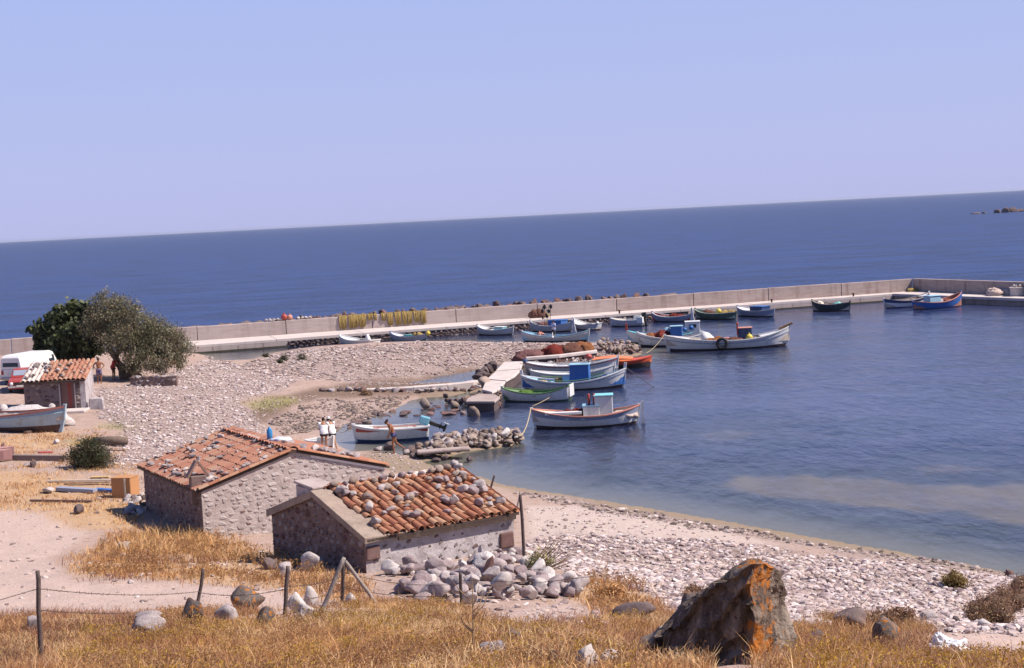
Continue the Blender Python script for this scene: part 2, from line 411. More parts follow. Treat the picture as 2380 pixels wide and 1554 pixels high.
P3 = [(1225, 1262), (1330, 1240), (1500, 1252), (1700, 1260), (1900, 1286), (2100, 1310), (2400, 1350), (2600, 1390), (2600, 1480), (2250, 1470), (2000, 1455), (1850, 1455), (1560, 1415), (1480, 1365), (1340, 1335), (1230, 1300)]
P3B = [(1195, 1150), (1300, 1172), (1400, 1190), (1600, 1224), (1850, 1268), (2150, 1316), (2400, 1352), (2400, 1342), (2150, 1302), (1850, 1252), (1600, 1209), (1400, 1174), (1300, 1159), (1215, 1142)]
P4 = [(620, 985), (690, 948), (760, 930), (880, 925), (945, 926), (925, 948), (860, 974), (800, 990), (775, 1012), (740, 1002), (660, 1012)]

# one sheet: rows get wider apart with distance
rows = np.r_[np.array([-22, -12, -6, -2, 1, 3]), np.exp(np.linspace(np.log(4.5), np.log(182), 430))]
cols = np.linspace(-1, 1, 330)
Yg = np.repeat(rows[:, None], len(cols), 1)
Xg = cols[None, :] * (0.37 * np.maximum(Yg, 0) + 11)
gx, gy = Xg.ravel(), Yg.ravel()
ghz = H(gx, gy)
gpx, gpy = proj(np.c_[gx, gy, ghz])
gpx = np.where(gy < 4, -5000, gpx)
land_s = sdist(gx, gy, LAND)
wob = (fbm(gx * 0.5, gy * 0.5, 41) - 0.5) * 40; wob2 = (fbm(gx * 0.6, gy * 0.6, 43) - 0.5) * 26
def soft(polys):
    r = np.zeros(len(gx))
    for pl in polys: r = np.maximum(r, in_poly(gpx + wob, gpy + wob2, pl).astype(float))
    r = r.reshape(Yg.shape)
    for _ in range(2):
        q = np.pad(r, 1, 'edge'); r = (q[1:-1, 1:-1] * 2 + q[:-2, 1:-1] + q[2:, 1:-1] + q[1:-1, :-2] + q[1:-1, 2:]) / 6
    return r.ravel()
mask = dict(grass=np.where((gy < 30) & (gpy > 1440) & (np.abs(gpx) < 9000), np.maximum(soft([G1, G3]), 0), soft([G1, G2, G3, G4, G5, G6, G7])),
            track=soft([TRACK, TRACK2, TRACK3]), sand=soft([SANDB]), wet=np.maximum(soft([WETS, BEACHC]), sstep(0.30, 0.05, ghz) * (gpx > 980)),
            mud=soft([MUD]), green=soft(GREEN), bank=np.maximum.reduce([sstep(-0.6, 0.3, sdist(gx, gy, b)) for b in (BANK, BANK2, BANK3)]))
mask['grass'] = np.where(gy < 12, 1.0, mask['grass'])
mask['cob'] = np.maximum(soft([P1, P2, P3, P3B]), soft([P4]) * .6)
mask['near'] = sstep(-5.0, -0.5, land_s)
nr, nc = Yg.shape
ii = np.arange(nr * nc).reshape(nr, nc)
GF = np.stack([ii[:-1, :-1], ii[:-1, 1:], ii[1:, 1:], ii[1:, :-1]], -1).reshape(-1, 4)

t = NT('ground'); v = t.coord()
nA = t.noise(0.5, 6, 0.6, v); nB = t.noise(3.0, 6, 0.65, v); nC = t.noise(14.0, 4, 0.7, v)
c = t.mix(nA, (0.37, 0.255, 0.21), (0.52, 0.39, 0.335))
c = t.mix(t.ramp(nB, [(0.52, 0.0), (0.66, 1.0)]), c, (0.34, 0.22, 0.14))
c = t.mix(t.attr('track'), c, t.mix(nB, (0.47, 0.34, 0.285), (0.58, 0.445, 0.39)))
c = t.mix(t.attr('sand'), c, t.mix(nB, (0.48, 0.38, 0.32), (0.60, 0.49, 0.44)))
c = t.mix(t.attr('wet'), c, t.mix(nB, (0.26, 0.19, 0.13), (0.34, 0.26, 0.19)))
c = t.mix(t.attr('mud'), c, t.mix(nB, (0.13, 0.085, 0.06), (0.27, 0.185, 0.14)))
c = t.mix(t.attr('grass'), c, t.mix(nB, (0.42, 0.26, 0.15), (0.56, 0.38, 0.24)))
c = t.mix(t.math('MULTIPLY', t.attr('green'), 0.75), c, t.mix(nB, (0.26, 0.24, 0.09), (0.36, 0.31, 0.13)))
vor = t.n('ShaderNodeTexVoronoi'); vor.inputs['Scale'].default_value = 11.0; t.l(v, vor.inputs['Vector'])
sc_ = t.n('ShaderNodeSeparateColor'); t.l(vor.outputs['Color'], sc_.inputs[0])
grit = t.ramp(sc_.outputs[0], [(0.0, (.26, .19, .18)), (.35, (.42, .32, .295)), (.7, (.54, .43, .395)), (1.0, (.66, .56, .53))])
grit = t.mix(t.ramp(vor.outputs['Distance'], [(.35, 0.0), (.75, 1.0)]), grit, (.16, .11, .095))
c = t.mix(t.math('MULTIPLY', t.attr('cob'), 0.8), c, grit)
sep = t.n('ShaderNodeSeparateXYZ'); t.l(t.n('ShaderNodeNewGeometry').outputs['Position'], sep.inputs[0])
under = t.ramp(t.math('MULTIPLY', sep.outputs[2], -8.0, True), [(0.0, 0.0), (1.0, 1.0)])
bed = t.mix(t.ramp(nA, [(0.4, 0.0), (0.62, 1.0)]), (0.09, 0.09, 0.075), (0.20, 0.18, 0.13))
bed = t.mix(t.attr('near'), bed, (0.34, 0.27, 0.22))
bed = t.mix(t.attr('bank'), bed, (0.58, 0.36, 0.16))
c = t.mix(under, c, bed)
c = t.mix(t.math('MULTIPLY', t.ramp(nC, [(0.35, 1.0), (0.55, 0.0)]), 0.30), c, (0.16, 0.11, 0.09))
t.col(c); t.b.inputs['Roughness'].default_value = 0.95; t.b.inputs['Specular IOR Level'].default_value = 0.1
t.bump(t.math('ADD', nB, nC), 0.6, 0.08)
M_GROUND = t.m
g_me = np_mesh('ground', np.c_[gx, gy, ghz], GF, [M_GROUND], True, attrs=mask)
tag(link('ground', g_me), kind='structure')

# ------------------------------------------------------------------ water: one sheet, near part fine enough to carry the depth
depth = np.maximum(-ghz, 0.0)
keep = (ghz.reshape(nr, nc) < 0.35)
kq = keep[:-1, :-1] | keep[:-1, 1:] | keep[1:, 1:] | keep[1:, :-1]
WF = GF[kq.ravel()]
wv = np.c_[gx, gy, np.zeros(len(gx))]
edgeL, edgeR = ii[:, 0], ii[:, -1]
n0 = len(wv)
far_r = [182, 400, 1200, 4000, 14000]
fv = []
for yy in far_r:
    for cx in np.linspace(-1, 1, 21): fv.append((cx * (0.37 * yy + 11), yy, 0.0))
ex = [(-20000, -40, 0), (20000, -40, 0), (-20000, 14000, 0), (20000, 14000, 0)]
FV = np.array(fv); fi = np.arange(len(fv)).reshape(len(far_r), 21) + n0
FF = np.stack([fi[:-1, :-1], fi[:-1, 1:], fi[1:, 1:], fi[1:, :-1]], -1).reshape(-1, 4)
k0 = n0 + len(fv)
xL = 0.37 * 182 + 11; xL2 = 0.37 * 14000 + 11
sidev = np.array([(-20000, 128, 0), (-20000, 182, 0), (-xL, 182, 0), (-(0.37 * 128 + 11), 128, 0), (-xL2, 14000, 0), (-20000, 14000, 0),
                  (20000, 20, 0), (20000, 182, 0), (xL, 182, 0), (0.37 * 20 + 11, 20, 0), (xL2, 14000, 0), (20000, 14000, 0)], float)
SF = np.array([[0, 3, 2, 1], [1, 2, 4, 5], [9, 6, 7, 8], [8, 7, 11, 10]]) + k0
# the near sheet is joined only by nearness; far and side sheets start where it ends
WV = np.r_[wv, FV, sidev]
WD = np.r_[depth, np.full(len(fv) + len(sidev), 12.0)]
WFF = np.r_[WF, FF, SF]
used = np.unique(WFF); remap = -np.ones(len(WV), int); remap[used] = np.arange(len(used))
WV, WD, WFF = WV[used], WD[used], remap[WFF]
calm = np.maximum.reduce([sstep(-2.5, 0.5, sdist(WV[:, 0], WV[:, 1], b)) for b in (BANK, BANK2, BANK3)])
calm = np.maximum(calm, sstep(-4.5, -0.5, sdist(WV[:, 0], WV[:, 1], LAND)))
# open sea outside the breakwater or the sheltered basin inside it
MA = at(0, 790, 2.15); MC = at(2120, 648, 2.15); ME_ = at(2380, 656, 2.15)
mdir = (MC - MA).normalized(); MN = Vector((mdir.y, -mdir.x, 0))
out_side = ((WV[:, 0] - MC.x) * MN.x + (WV[:, 1] - MC.y) * MN.y) < 0
seaattr = out_side.astype(float)

t = NT('water'); v = t.coord()
mp = t.n('ShaderNodeMapping'); t.l(v, mp.inputs[0]); mp.inputs['Rotation'].default_value = (0, 0, radians(28)); mp.inputs['Scale'].default_value = (1.0, 0.45, 1)
r1 = t.noise(1.7, 5, 0.6, mp.outputs[0], 0.4); r2 = t.noise(0.35, 4, 0.55, mp.outputs[0])
mp2 = t.n('ShaderNodeMapping'); t.l(v, mp2.inputs[0]); mp2.inputs['Rotation'].default_value = (0, 0, radians(-14)); mp2.inputs['Scale'].default_value = (0.012, 0.035, 1)
patch = t.noise(1.0, 9, 0.68, mp2.outputs[0])
mp3 = t.n('ShaderNodeMapping'); t.l(v, mp3.inputs[0]); mp3.inputs['Rotation'].default_value = (0, 0, radians(-9)); mp3.inputs['Scale'].default_value = (0.05, 0.10, 1)
chop = t.noise(1.0, 8, 0.72, mp3.outputs[0])
mp4 = t.n('ShaderNodeMapping'); t.l(v, mp4.inputs[0]); mp4.inputs['Rotation'].default_value = (0, 0, radians(6)); mp4.inputs['Scale'].default_value = (0.0022, 0.007, 1)
far_ = t.noise(1.0, 9, 0.72, mp4.outputs[0])
patch = t.ramp(t.math('ADD', t.math('MULTIPLY', patch, 0.55), t.math('MULTIPLY', far_, 0.45)), [(.40, 0.0), (.60, 1.0)])
sea = t.attr('sea')
deepc = t.mix(patch, (0.0015, 0.008, 0.045), (0.008, 0.026, 0.115))
deepc = t.mix(sea, t.mix(patch, (0.005, 0.016, 0.052), (0.014, 0.028, 0.095)), deepc)
deepc = t.mix(t.math('MULTIPLY', t.ramp(chop, [(.47, 0.0), (.55, 1.0)]), 0.9), deepc, t.mix(sea, (.030, .038, .100), (.012, .036, .140)))
deepc = t.mix(t.math('MULTIPLY', t.ramp(chop, [(.41, 1.0), (.48, 0.0)]), 0.8), deepc, (.002, .006, .024))
deepc = t.mix(t.math('MULTIPLY', t.ramp(r1, [(0.44, 0.0), (0.60, 1.0)]), 0.75), deepc, t.mix(sea, (0.045, 0.056, 0.125), (0.024, 0.044, 0.125)))
t.col(deepc)
t.l(t.math('ADD', 0.16, t.math('MULTIPLY', sea, 0.16)), t.b.inputs['Roughness']); t.b.inputs['IOR'].default_value = 1.333
t.l(t.math('SUBTRACT', 0.30, t.math('MULTIPLY', sea, 0.18)), t.b.inputs['Specular IOR Level'])
cl = t.math('SUBTRACT', 1.0, t.math('MULTIPLY', t.attr('calm'), 0.6))
hgt = t.math('ADD', t.math('MULTIPLY', r1, 0.30), t.math('MULTIPLY', r2, 0.9))
bp = t.n('ShaderNodeBump'); bp.inputs['Distance'].default_value = 0.35
t.l(hgt, bp.inputs['Height'])
t.l(t.math('MULTIPLY', cl, t.math('ADD', 0.55, t.math('MULTIPLY', t.ramp(patch, [(0.3, 0.0), (0.7, 1.0)]), 0.45))), bp.inputs['Strength'])
t.l(bp.outputs[0], t.b.inputs['Normal'])
tp = t.n('ShaderNodeBsdfTransparent'); tp.inputs[0].default_value = (0.82, 0.92, 0.93, 1)
fac = t.math('SUBTRACT', 1.0, t.math('POWER', 2.718, t.math('MULTIPLY', t.math('ADD', t.attr('depth'), 0.04), -1.7)), True)
gl = t.n('ShaderNodeBsdfGlossy'); gl.inputs['Roughness'].default_value = 0.12; t.l(bp.outputs[0], gl.inputs['Normal'])
fr = t.n('ShaderNodeFresnel'); fr.inputs[0].default_value = 1.333; t.l(bp.outputs[0], fr.inputs['Normal'])
m1 = t.n('ShaderNodeMixShader'); t.l(fr.outputs[0], m1.inputs[0]); t.l(tp.outputs[0], m1.inputs[1]); t.l(gl.outputs[0], m1.inputs[2])
m2 = t.n('ShaderNodeMixShader'); t.l(fac, m2.inputs[0]); t.l(m1.outputs[0], m2.inputs[1]); t.l(t.b.outputs[0], m2.inputs[2])
t.l(m2.outputs[0], t.out.inputs[0])
M_WATER = t.m
w_me = np_mesh('sea', WV, WFF, [M_WATER], True, attrs=dict(depth=WD, calm=calm, sea=seaattr))
tag(link('sea', w_me), kind='structure')

# ------------------------------------------------------------------ loose cobbles
_bm = bmesh.new(); bmesh.ops.create_icosphere(_bm, subdivisions=1, radius=1)
ICO_V = np.array([v.co[:] for v in _bm.verts]); ICO_F = np.array([[v.index for v in f.verts] for f in _bm.faces]); _bm.free()
_phi = (1 + 5 ** .5) / 2
def _ico0():
    bm = bmesh.new(); bmesh.ops.create_icosphere(bm, subdivisions=0 if False else 1, radius=1); bm.free()
    bm = bmesh.new()
    vs = [(-1, _phi, 0), (1, _phi, 0), (-1, -_phi, 0), (1, -_phi, 0), (0, -1, _phi), (0, 1, _phi), (0, -1, -_phi), (0, 1, -_phi), (_phi, 0, -1), (_phi, 0, 1), (-_phi, 0, -1), (-_phi, 0, 1)]
    fs = [(0, 11, 5), (0, 5, 1), (0, 1, 7), (0, 7, 10), (0, 10, 11), (1, 5, 9), (5, 11, 4), (11, 10, 2), (10, 7, 6), (7, 1, 8), (3, 9, 4), (3, 4, 2), (3, 2, 6), (3, 6, 8), (3, 8, 9), (4, 9, 5), (2, 4, 11), (6, 2, 10), (8, 6, 7), (9, 8, 1)]
    bm.free(); v = np.array(vs); return v / np.linalg.norm(v[0]), np.array(fs)
I0V, I0F = _ico0()
PAL_PALE = np.array([(.60, .485, .46), (.52, .405, .375), (.68, .575, .55), (.42, .33, .33), (.60, .48, .41), (.33, .245, .24), (.42, .305, .28), (.76, .66, .63), (.52, .39, .34), (.24, .17, .17), (.68, .56, .52)])
PAL_DARK = np.array([(.20, .15, .13), (.27, .20, .16), (.16, .12, .12), (.33, .26, .22), (.22, .17, .13)])
PAL_MID = np.array([(.46, .36, .32), (.38, .29, .26), (.55, .45, .41), (.30, .22, .21), (.60, .51, .47), (.25, .18, .17)])
M_COB = tint_mat('cobble', 0.9, 20.0, k=0.3, bump=0.2)
def cobbles(name, polys, dens, smin, smax, pal, seed, clear=None, sink=0.25, zmax=None):
    rg = np.random.default_rng(seed)
    wp = []
    for pl in polys:
        for x, y in pl:
            q = ground_at(x, y); wp.append((q.x, q.y))
    wp = np.array(wp); x0, y0 = wp.min(0) - 1; x1, y1 = wp.max(0) + 1
    n = int((x1 - x0) * (y1 - y0) * dens)
    X = rg.uniform(x0, x1, n); Y = rg.uniform(y0, y1, n); Z = H(X, Y)
    px, py = proj(np.c_[X, Y, Z])
    j1 = (fbm(X * .5, Y * .5, seed) - .5) * 30; j2 = (fbm(X * .5, Y * .5, seed + 5) - .5) * 16
    ok = np.zeros(n, bool)
    for pl in polys: ok |= in_poly(px + j1, py + j2, pl)
    ok &= (Z > -0.12) & (fbm(X * 0.45, Y * 0.45, seed + 9, 3) + rg.uniform(-.2, .2, n) > 0.36)
    if clear is not None: ok &= clear(X, Y)
    X, Y, Z = X[ok], Y[ok], Z[ok]; n = len(X)
    s = smin + (smax - smin) * rg.power(0.33, n)
    sc = np.c_[s * rg.uniform(.8, 1.5, n), s * rg.uniform(.7, 1.1, n), s * rg.uniform(.32, .60, n)] / 2
    an = rg.uniform(0, 2 * pi, n); tl = rg.uniform(-.3, .3, n)
    V = I0V[None] * (1 + 0.55 * (rg.random((n, 12, 1)) - .5)) * sc[:, None, :]
    ca, sa = np.cos(an)[:, None], np.sin(an)[:, None]
    vx = V[:, :, 0] * ca - V[:, :, 1] * sa; vy = V[:, :, 0] * sa + V[:, :, 1] * ca; vz = V[:, :, 2] + vx * tl[:, None]
    Vw = np.stack([vx + X[:, None], vy + Y[:, None], vz + (Z + sc[:, 2] * (1 - 2 * sink))[:, None]], -1).reshape(-1, 3)
    F = (I0F[None] + (np.arange(n) * 12)[:, None, None]).reshape(-1, 3)
    cl = pal[rg.integers(0, len(pal), n)] * rg.uniform(.85, 1.12, (n, 1))
    me = np_mesh(name, Vw, F, [M_COB], False, colors=np.repeat(cl, 12, 0))
    return tag(link(name, me), kind='stuff')
def not_footprint(X, Y): return np.ones(len(X), bool)
cobbles('beach_cobbles', [P1], 34, .05, .24, np.r_[PAL_PALE, PAL_PALE[[0, 2, 4, 7, 10]]], 1)
cobbles('spit_cobbles', [P2], 22, .08, .34, np.r_[PAL_PALE[:7], PAL_MID, PAL_MID, np.array([(.44, .33, .26), (.36, .26, .21)])], 2)
cobbles('shore_cobbles', [P3], 120, .04, .24, np.r_[PAL_PALE, PAL_PALE[:5]], 3)
cobbles('tideline_pebbles', [P3B], 30, .06, .26, np.r_[PAL_DARK, PAL_MID], 4)
cobbles('wet_cobbles', [P4], 44, .07, .28, PAL_DARK, 5)
cobbles('scattered_pebbles', [G7, G5, TRACK, G6, LEFTG], 2.6, .04, .20, PAL_MID, 6)
cobbles('slope_pebbles', [G2, G4, TRACK2, TRACK3, FOOT], 9, .04, .18, np.r_[PAL_MID, PAL_PALE[:5]], 8)
cobbles('sand_pebbles', [SANDB, BEACHC, MUD], 24, .03, .16, np.r_[PAL_MID, PAL_PALE[:6]], 9)

# ------------------------------------------------------------------ dry grass and herbs
M_GRASS = leaf_mat('dry_grass', 0.3)
def blades(name, polys, dens, hmin, hmax, pal, seed, wid=0.012, near=0, lean=0.5, clump=0.42, box=None):
    rg = np.random.default_rng(seed)
    if box is None:
        wp = np.array([tuple(ground_at(x, min(y, 1600))[:2]) for pl in polys for x, y in pl])
        x0, y0 = wp.min(0) - .5; x1, y1 = wp.max(0) + .5
    else: x0, y0, x1, y1 = box
    n = int((x1 - x0) * (y1 - y0) * dens)
    X = rg.uniform(x0, x1, n); Y = rg.uniform(y0, y1, n)
    ok = fbm(X * 1.1, Y * 1.1, seed + 3, 3) + rg.uniform(-.18, .18, n) > clump
    ok &= np.abs(X) < 0.36 * Y + 2.5
    X, Y = X[ok], Y[ok]; Z = H(X, Y); px, py = proj(np.c_[X, Y, Z]); n = len(X)
    j1 = (fbm(X * .5, Y * .5, seed) - .5) * 60 + rg.normal(0, 16, n); j2 = (fbm(X * .6, Y * .6, seed + 5) - .5) * 40 + rg.normal(0, 9, n)
    ok = np.zeros(n, bool)
    for pl in polys: ok |= in_poly(px + j1, py + j2, pl)
    X, Y, Z = X[ok], Y[ok], Z[ok]; n = len(X)
    hh = (hmin + (hmax - hmin) * rg.random(n) ** 1.5) * (0.5 + fbm(X * .8, Y * .8, seed + 8, 2))
    an = rg.uniform(0, 2 * pi, n); lx = rg.normal(0, lean, n) * hh + 0.12 * hh; ly = rg.normal(0, lean, n) * hh
    w = wid * rg.uniform(.7, 1.6, n)
    dx, dy = np.cos(an) * w, np.sin(an) * w
    b = np.c_[X, Y, Z - 0.02]; mdl = np.c_[X + lx * .35, Y + ly * .35, Z + hh * .62]; tp = np.c_[X + lx, Y + ly, Z + hh]
    off = np.c_[dx, dy, np.zeros(n)]
    V = np.stack([b - off, b + off, mdl + off * .8, mdl - off * .8, tp + off * .15, tp - off * .15], 1).reshape(-1, 3)
    k = (np.arange(n) * 6)[:, None]
    F = np.concatenate([k + np.array([[0, 1, 2, 3]]), k + np.array([[3, 2, 4, 5]])], 0)
    patch = fbm(X * .7, Y * .7, seed + 13, 3)
    idx = np.clip(((patch - .3) / .4 * len(pal) + rg.normal(0, .9, n)).astype(int), 0, len(pal) - 1)
    cl = pal[idx] * rg.uniform(.8, 1.15, (n, 1))
    me = np_mesh(name, V, F, [M_GRASS], False, colors=np.repeat(cl, 6, 0))
    return tag(link(name, me), kind='stuff')
PAL_STRAW = np.array([(.44, .21, .085), (.58, .30, .12), (.70, .39, .16), (.76, .45, .19), (.80, .52, .25), (.62, .33, .13), (.84, .60, .33)])
PAL_RUST = np.array([(.28, .12, .075), (.36, .17, .10), (.46, .25, .14), (.22, .105, .07)])
blades('meadow_grass', [G1], 1150, .03, .17, PAL_STRAW, 51, wid=.0028, lean=.7, clump=.44, box=(-11, 9, 9.5, 36))
blades('rust_grass', [[(-400, 1440), (330, 1440), (420, 1470), (430, 1540), (-400, 1560)], [(1150, 1490), (1300, 1450), (1560, 1450), (1480, 1550), (1200, 1530)]], 800, .05, .20, PAL_RUST, 52, wid=.003, box=(-12, 9, 9, 36))
blades('slope_grass', [G3], 900, .03, .15, np.r_[PAL_STRAW, PAL_RUST], 53, wid=.0028, lean=.7, clump=.46, box=(2, 9, 14, 34))
blades('hut_grass', [G2, G4], 300, .05, .26, np.r_[PAL_STRAW[:5], PAL_RUST[:2]], 54, wid=.007, lean=.7, clump=.50)
blades('hut_weeds', [[(245, 1262), (330, 1232), (480, 1236), (500, 1275), (300, 1300)]], 170, .12, .45, PAL_STRAW[:5], 57, wid=.008, lean=.6, clump=.46)
blades('scrub_grass', [G1, G3], 420, .05, .20, PAL_RUST, 59, wid=.003, lean=.6, clump=.54, box=(-11, 9, 11.5, 34))
blades('tall_wisps', [G1, G3], 40, .12, .34, PAL_STRAW[2:], 58, wid=.0025, lean=.35, clump=.45, box=(-11, 9, 11.5, 34))
blades('thin_grass', [G5, G6, G7, LEFTG], 120, .03, .16, PAL_STRAW[:5], 55, wid=.010, lean=.8, clump=.52)
PAL_GRN = np.array([(.30, .26, .08), (.36, .30, .10), (.24, .24, .08)])
blades('green_turf', GREEN, 60, .04, .12, PAL_GRN, 56, wid=.02)
# yellow flowering herbs in the dry meadow: many small heads on thin stalks
def herbs(name, polys, dens, seed, box, pal, hmin=.10, hmax=.24, hs=1.0):
    rg = np.random.default_rng(seed); x0, y0, x1, y1 = box
    n = int((x1 - x0) * (y1 - y0) * dens); X = rg.uniform(x0, x1, n); Y = rg.uniform(y0, y1, n)
    ok = (fbm(X * .9, Y * .9, seed, 3) + rg.uniform(-.1, .1, n) > .54) & (np.abs(X) < .36 * Y + 2)
    X, Y = X[ok], Y[ok]; Z = H(X, Y); px, py = proj(np.c_[X, Y, Z])
    ok = np.zeros(len(X), bool)
    for pl in polys: ok |= in_poly(px, py, pl)
    X, Y, Z = X[ok], Y[ok], Z[ok]; V = []; F = []; C = []
    for x, y, z in zip(X, Y, Z):
        h = rg.uniform(hmin, hmax)
        for q in range(rg.integers(5, 10)):
            ex, ey = rg.normal(0, .06, 2); hz = z + h * rg.uniform(.6, 1.1); k = len(V)
            V += [(x - .002, y, z), (x + .002, y, z), (x + ex + .002, y + ey, hz), (x + ex - .002, y + ey, hz)]; F.append((k, k + 1, k + 2, k + 3)); C += [(.42, .25, .11)] * 4
            for r in range(3):
                s = rg.uniform(.0045, .011) * hs; cx, cy, cz = x + ex + rg.normal(0, .012), y + ey + rg.normal(0, .012), hz + rg.normal(0, .012); k = len(V); a = rg.uniform(0, pi)
                V += [(cx - s * cos(a), cy - s * sin(a), cz - s * .5), (cx + s * cos(a), cy + s * sin(a), cz - s * .3), (cx + s * cos(a) * .8, cy + s * sin(a), cz + s), (cx - s * cos(a), cy - s * sin(a) * .8, cz + s * .9)]
                F.append((k, k + 1, k + 2, k + 3)); C += [tuple(pal[rg.integers(0, len(pal))])] * 4
    me = np_mesh(name, V, F, [M_GRASS], False, colors=np.array(C)); tag(link(name, me), kind='stuff')
PAL_YEL = np.array([(.60, .36, .05), (.52, .29, .05), (.66, .44, .09), (.42, .24, .06)])
PAL_SEED = np.array([(.42, .22, .10), (.56, .32, .14), (.34, .17, .09), (.66, .42, .2)])
herbs('yellow_herbs', [[(420, 1460), (760, 1425), (1000, 1400), (1220, 1470), (1500, 1440), (1480, 1700), (200, 1700)], [(150, 1480), (450, 1480), (400, 1560), (150, 1560)],
                       [(1850, 1500), (2100, 1520), (2380, 1540), (2500, 1700), (1850, 1700)]], 22, 61, (-8, 8, 11.5, 32), PAL_YEL)
herbs('seed_heads', [G1, G3], 34, 63, (-11, 8, 11.5, 34), PAL_SEED, .06, .20)
herbs('bank_weeds', [G2, G4], 14, 65, (-14, 26, 8, 50), PAL_SEED, .10, .34, 1.8)
# ------------------------------------------------------------------ stones to copy
def rock_mesh(name, seed, mat, sub=2, amp=0.35, freq=1.1, flat=1.0, facet=0.0, smooth=True):
    bm = bmesh.new(); bmesh.ops.create_icosphere(bm, subdivisions=sub, radius=1)
    off = Vector((seed * 3.7, seed * 1.9, -seed * 2.3))
    rr = random.Random(seed); planes = [(Vector((rr.gauss(0, 1), rr.gauss(0, 1), rr.gauss(0, .8))).normalized(), rr.uniform(.46, .86)) for _ in range(int(facet))]
    for v in bm.verts:
        p = v.co * (1 + amp * mnoise.fractal(v.co * freq + off, 0.9, 2.1, 3))
        for nn, d in planes:
            k = p.dot(nn)
            if k > d: p -= nn * (k - d) * 0.92
        p = p * (1 + .05 * mnoise.noise(p * 4.3 + off))
        v.co = Vector((p.x, p.y, p.z * flat))
    for e in bm.edges:
        if len(e.link_faces) == 2 and e.calc_face_angle(0) > radians(24): e.smooth = False
    me = bpy.data.meshes.new(name); bm.to_mesh(me); bm.free()
    me.materials.append(mat); me.polygons.foreach_set('use_smooth', [smooth] * len(me.polygons)); me.update(); return me
M_STONE = stone_mat('grey_stone', [(0.0, (.20, .16, .16)), (.35, (.34, .28, .28)), (.6, (.48, .41, .40)), (1.0, (.70, .63, .60))], 3.0)
M_STONE_PALE = stone_mat('pale_stone', [(0.0, (.42, .36, .35)), (.4, (.58, .51, .48)), (1.0, (.78, .72, .69))], 3.0)
M_STONE_DARK = stone_mat('dark_stone', [(0.0, (.07, .05, .05)), (.5, (.14, .10, .10)), (1.0, (.27, .20, .18))], 2.5)
M_STONE_RED = stone_mat('red_stone', [(0.0, (.11, .05, .045)), (.5, (.19, .10, .085)), (1.0, (.29, .185, .165))], 3.0)
M_STONE_WALL = stone_mat('wall_stone', [(0.0, (.09, .042, .04)), (.25, (.15, .075, .068)), (.4, (.25, .185, .165)), (.7, (.33, .265, .24)), (1.0, (.44, .37, .34))], 4.0, rand=.8)  # ramp darkened for the shaded hut walls; shade put into the stone colour
M_LICHEN = stone_mat('lichen_rock', [(0.0, (.06, .05, .05)), (.5, (.14, .115, .105)), (1.0, (.34, .29, .25))], 2.2, lichen=((.40, .15, .03), 2.4, .53), bump=.8)
ROCKS = [rock_mesh('stone', i + 1, M_STONE, 3, .38, 1.1, 1, 13) for i in range(6)]
M_STONE_BROWN = stone_mat('brown_stone', [(0.0, (.15, .10, .08)), (.4, (.28, .205, .165)), (.65, (.40, .31, .26)), (1.0, (.54, .45, .38))], 3.0)
ROCKS_BROWN = [rock_mesh('brown_stone', i + 61, M_STONE_BROWN, 2, .38, 1.1, 1, 12) for i in range(5)]
M_STONE_PURP = stone_mat('purple_stone', [(0.0, (.20, .14, .15)), (.4, (.33, .25, .255)), (.7, (.44, .35, .345)), (1.0, (.58, .50, .47))], 2.5)
ROCKS_PURP = [rock_mesh('purple_stone', i + 71, M_STONE_PURP, 3, .28, .9, 1, 5) for i in range(5)]
ROCKS_PALE = [rock_mesh('pale_stone', i + 11, M_STONE_PALE, 3, .38, 1.1, 1, 11) for i in range(4)]
ROCKS_DARK = [rock_mesh('dark_stone', i + 21, M_STONE_DARK, 3, .42, 1.2, 1, 14) for i in range(4)]
ROCKS_RED = [rock_mesh('red_stone', i + 31, M_STONE_RED, 3, .38, 1.1, 1, 13) for i in range(3)]
ROCKS_LICH = [rock_mesh('lichen_stone', i + 41, M_LICHEN, 3, .45, 1.2, 1, 16) for i in range(4)]
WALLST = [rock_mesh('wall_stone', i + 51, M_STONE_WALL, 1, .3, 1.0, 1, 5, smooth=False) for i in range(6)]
def put_rock(name, meshes, loc, size, label, group=None, cat='rock', rng=random, sink=.25, rot=None, parent=None):
    me = rng.choice(meshes)
    o = link(name, me, parent, (loc[0], loc[1], loc[2] + size[2] * (0.5 - sink)), rot or (rng.uniform(-.2, .2), rng.uniform(-.2, .2), rng.uniform(0, 2 * pi)),
             (size[0] / 2, size[1] / 2, size[2] / 2))
    if parent is None: tag(o, label, cat, group)
    return o

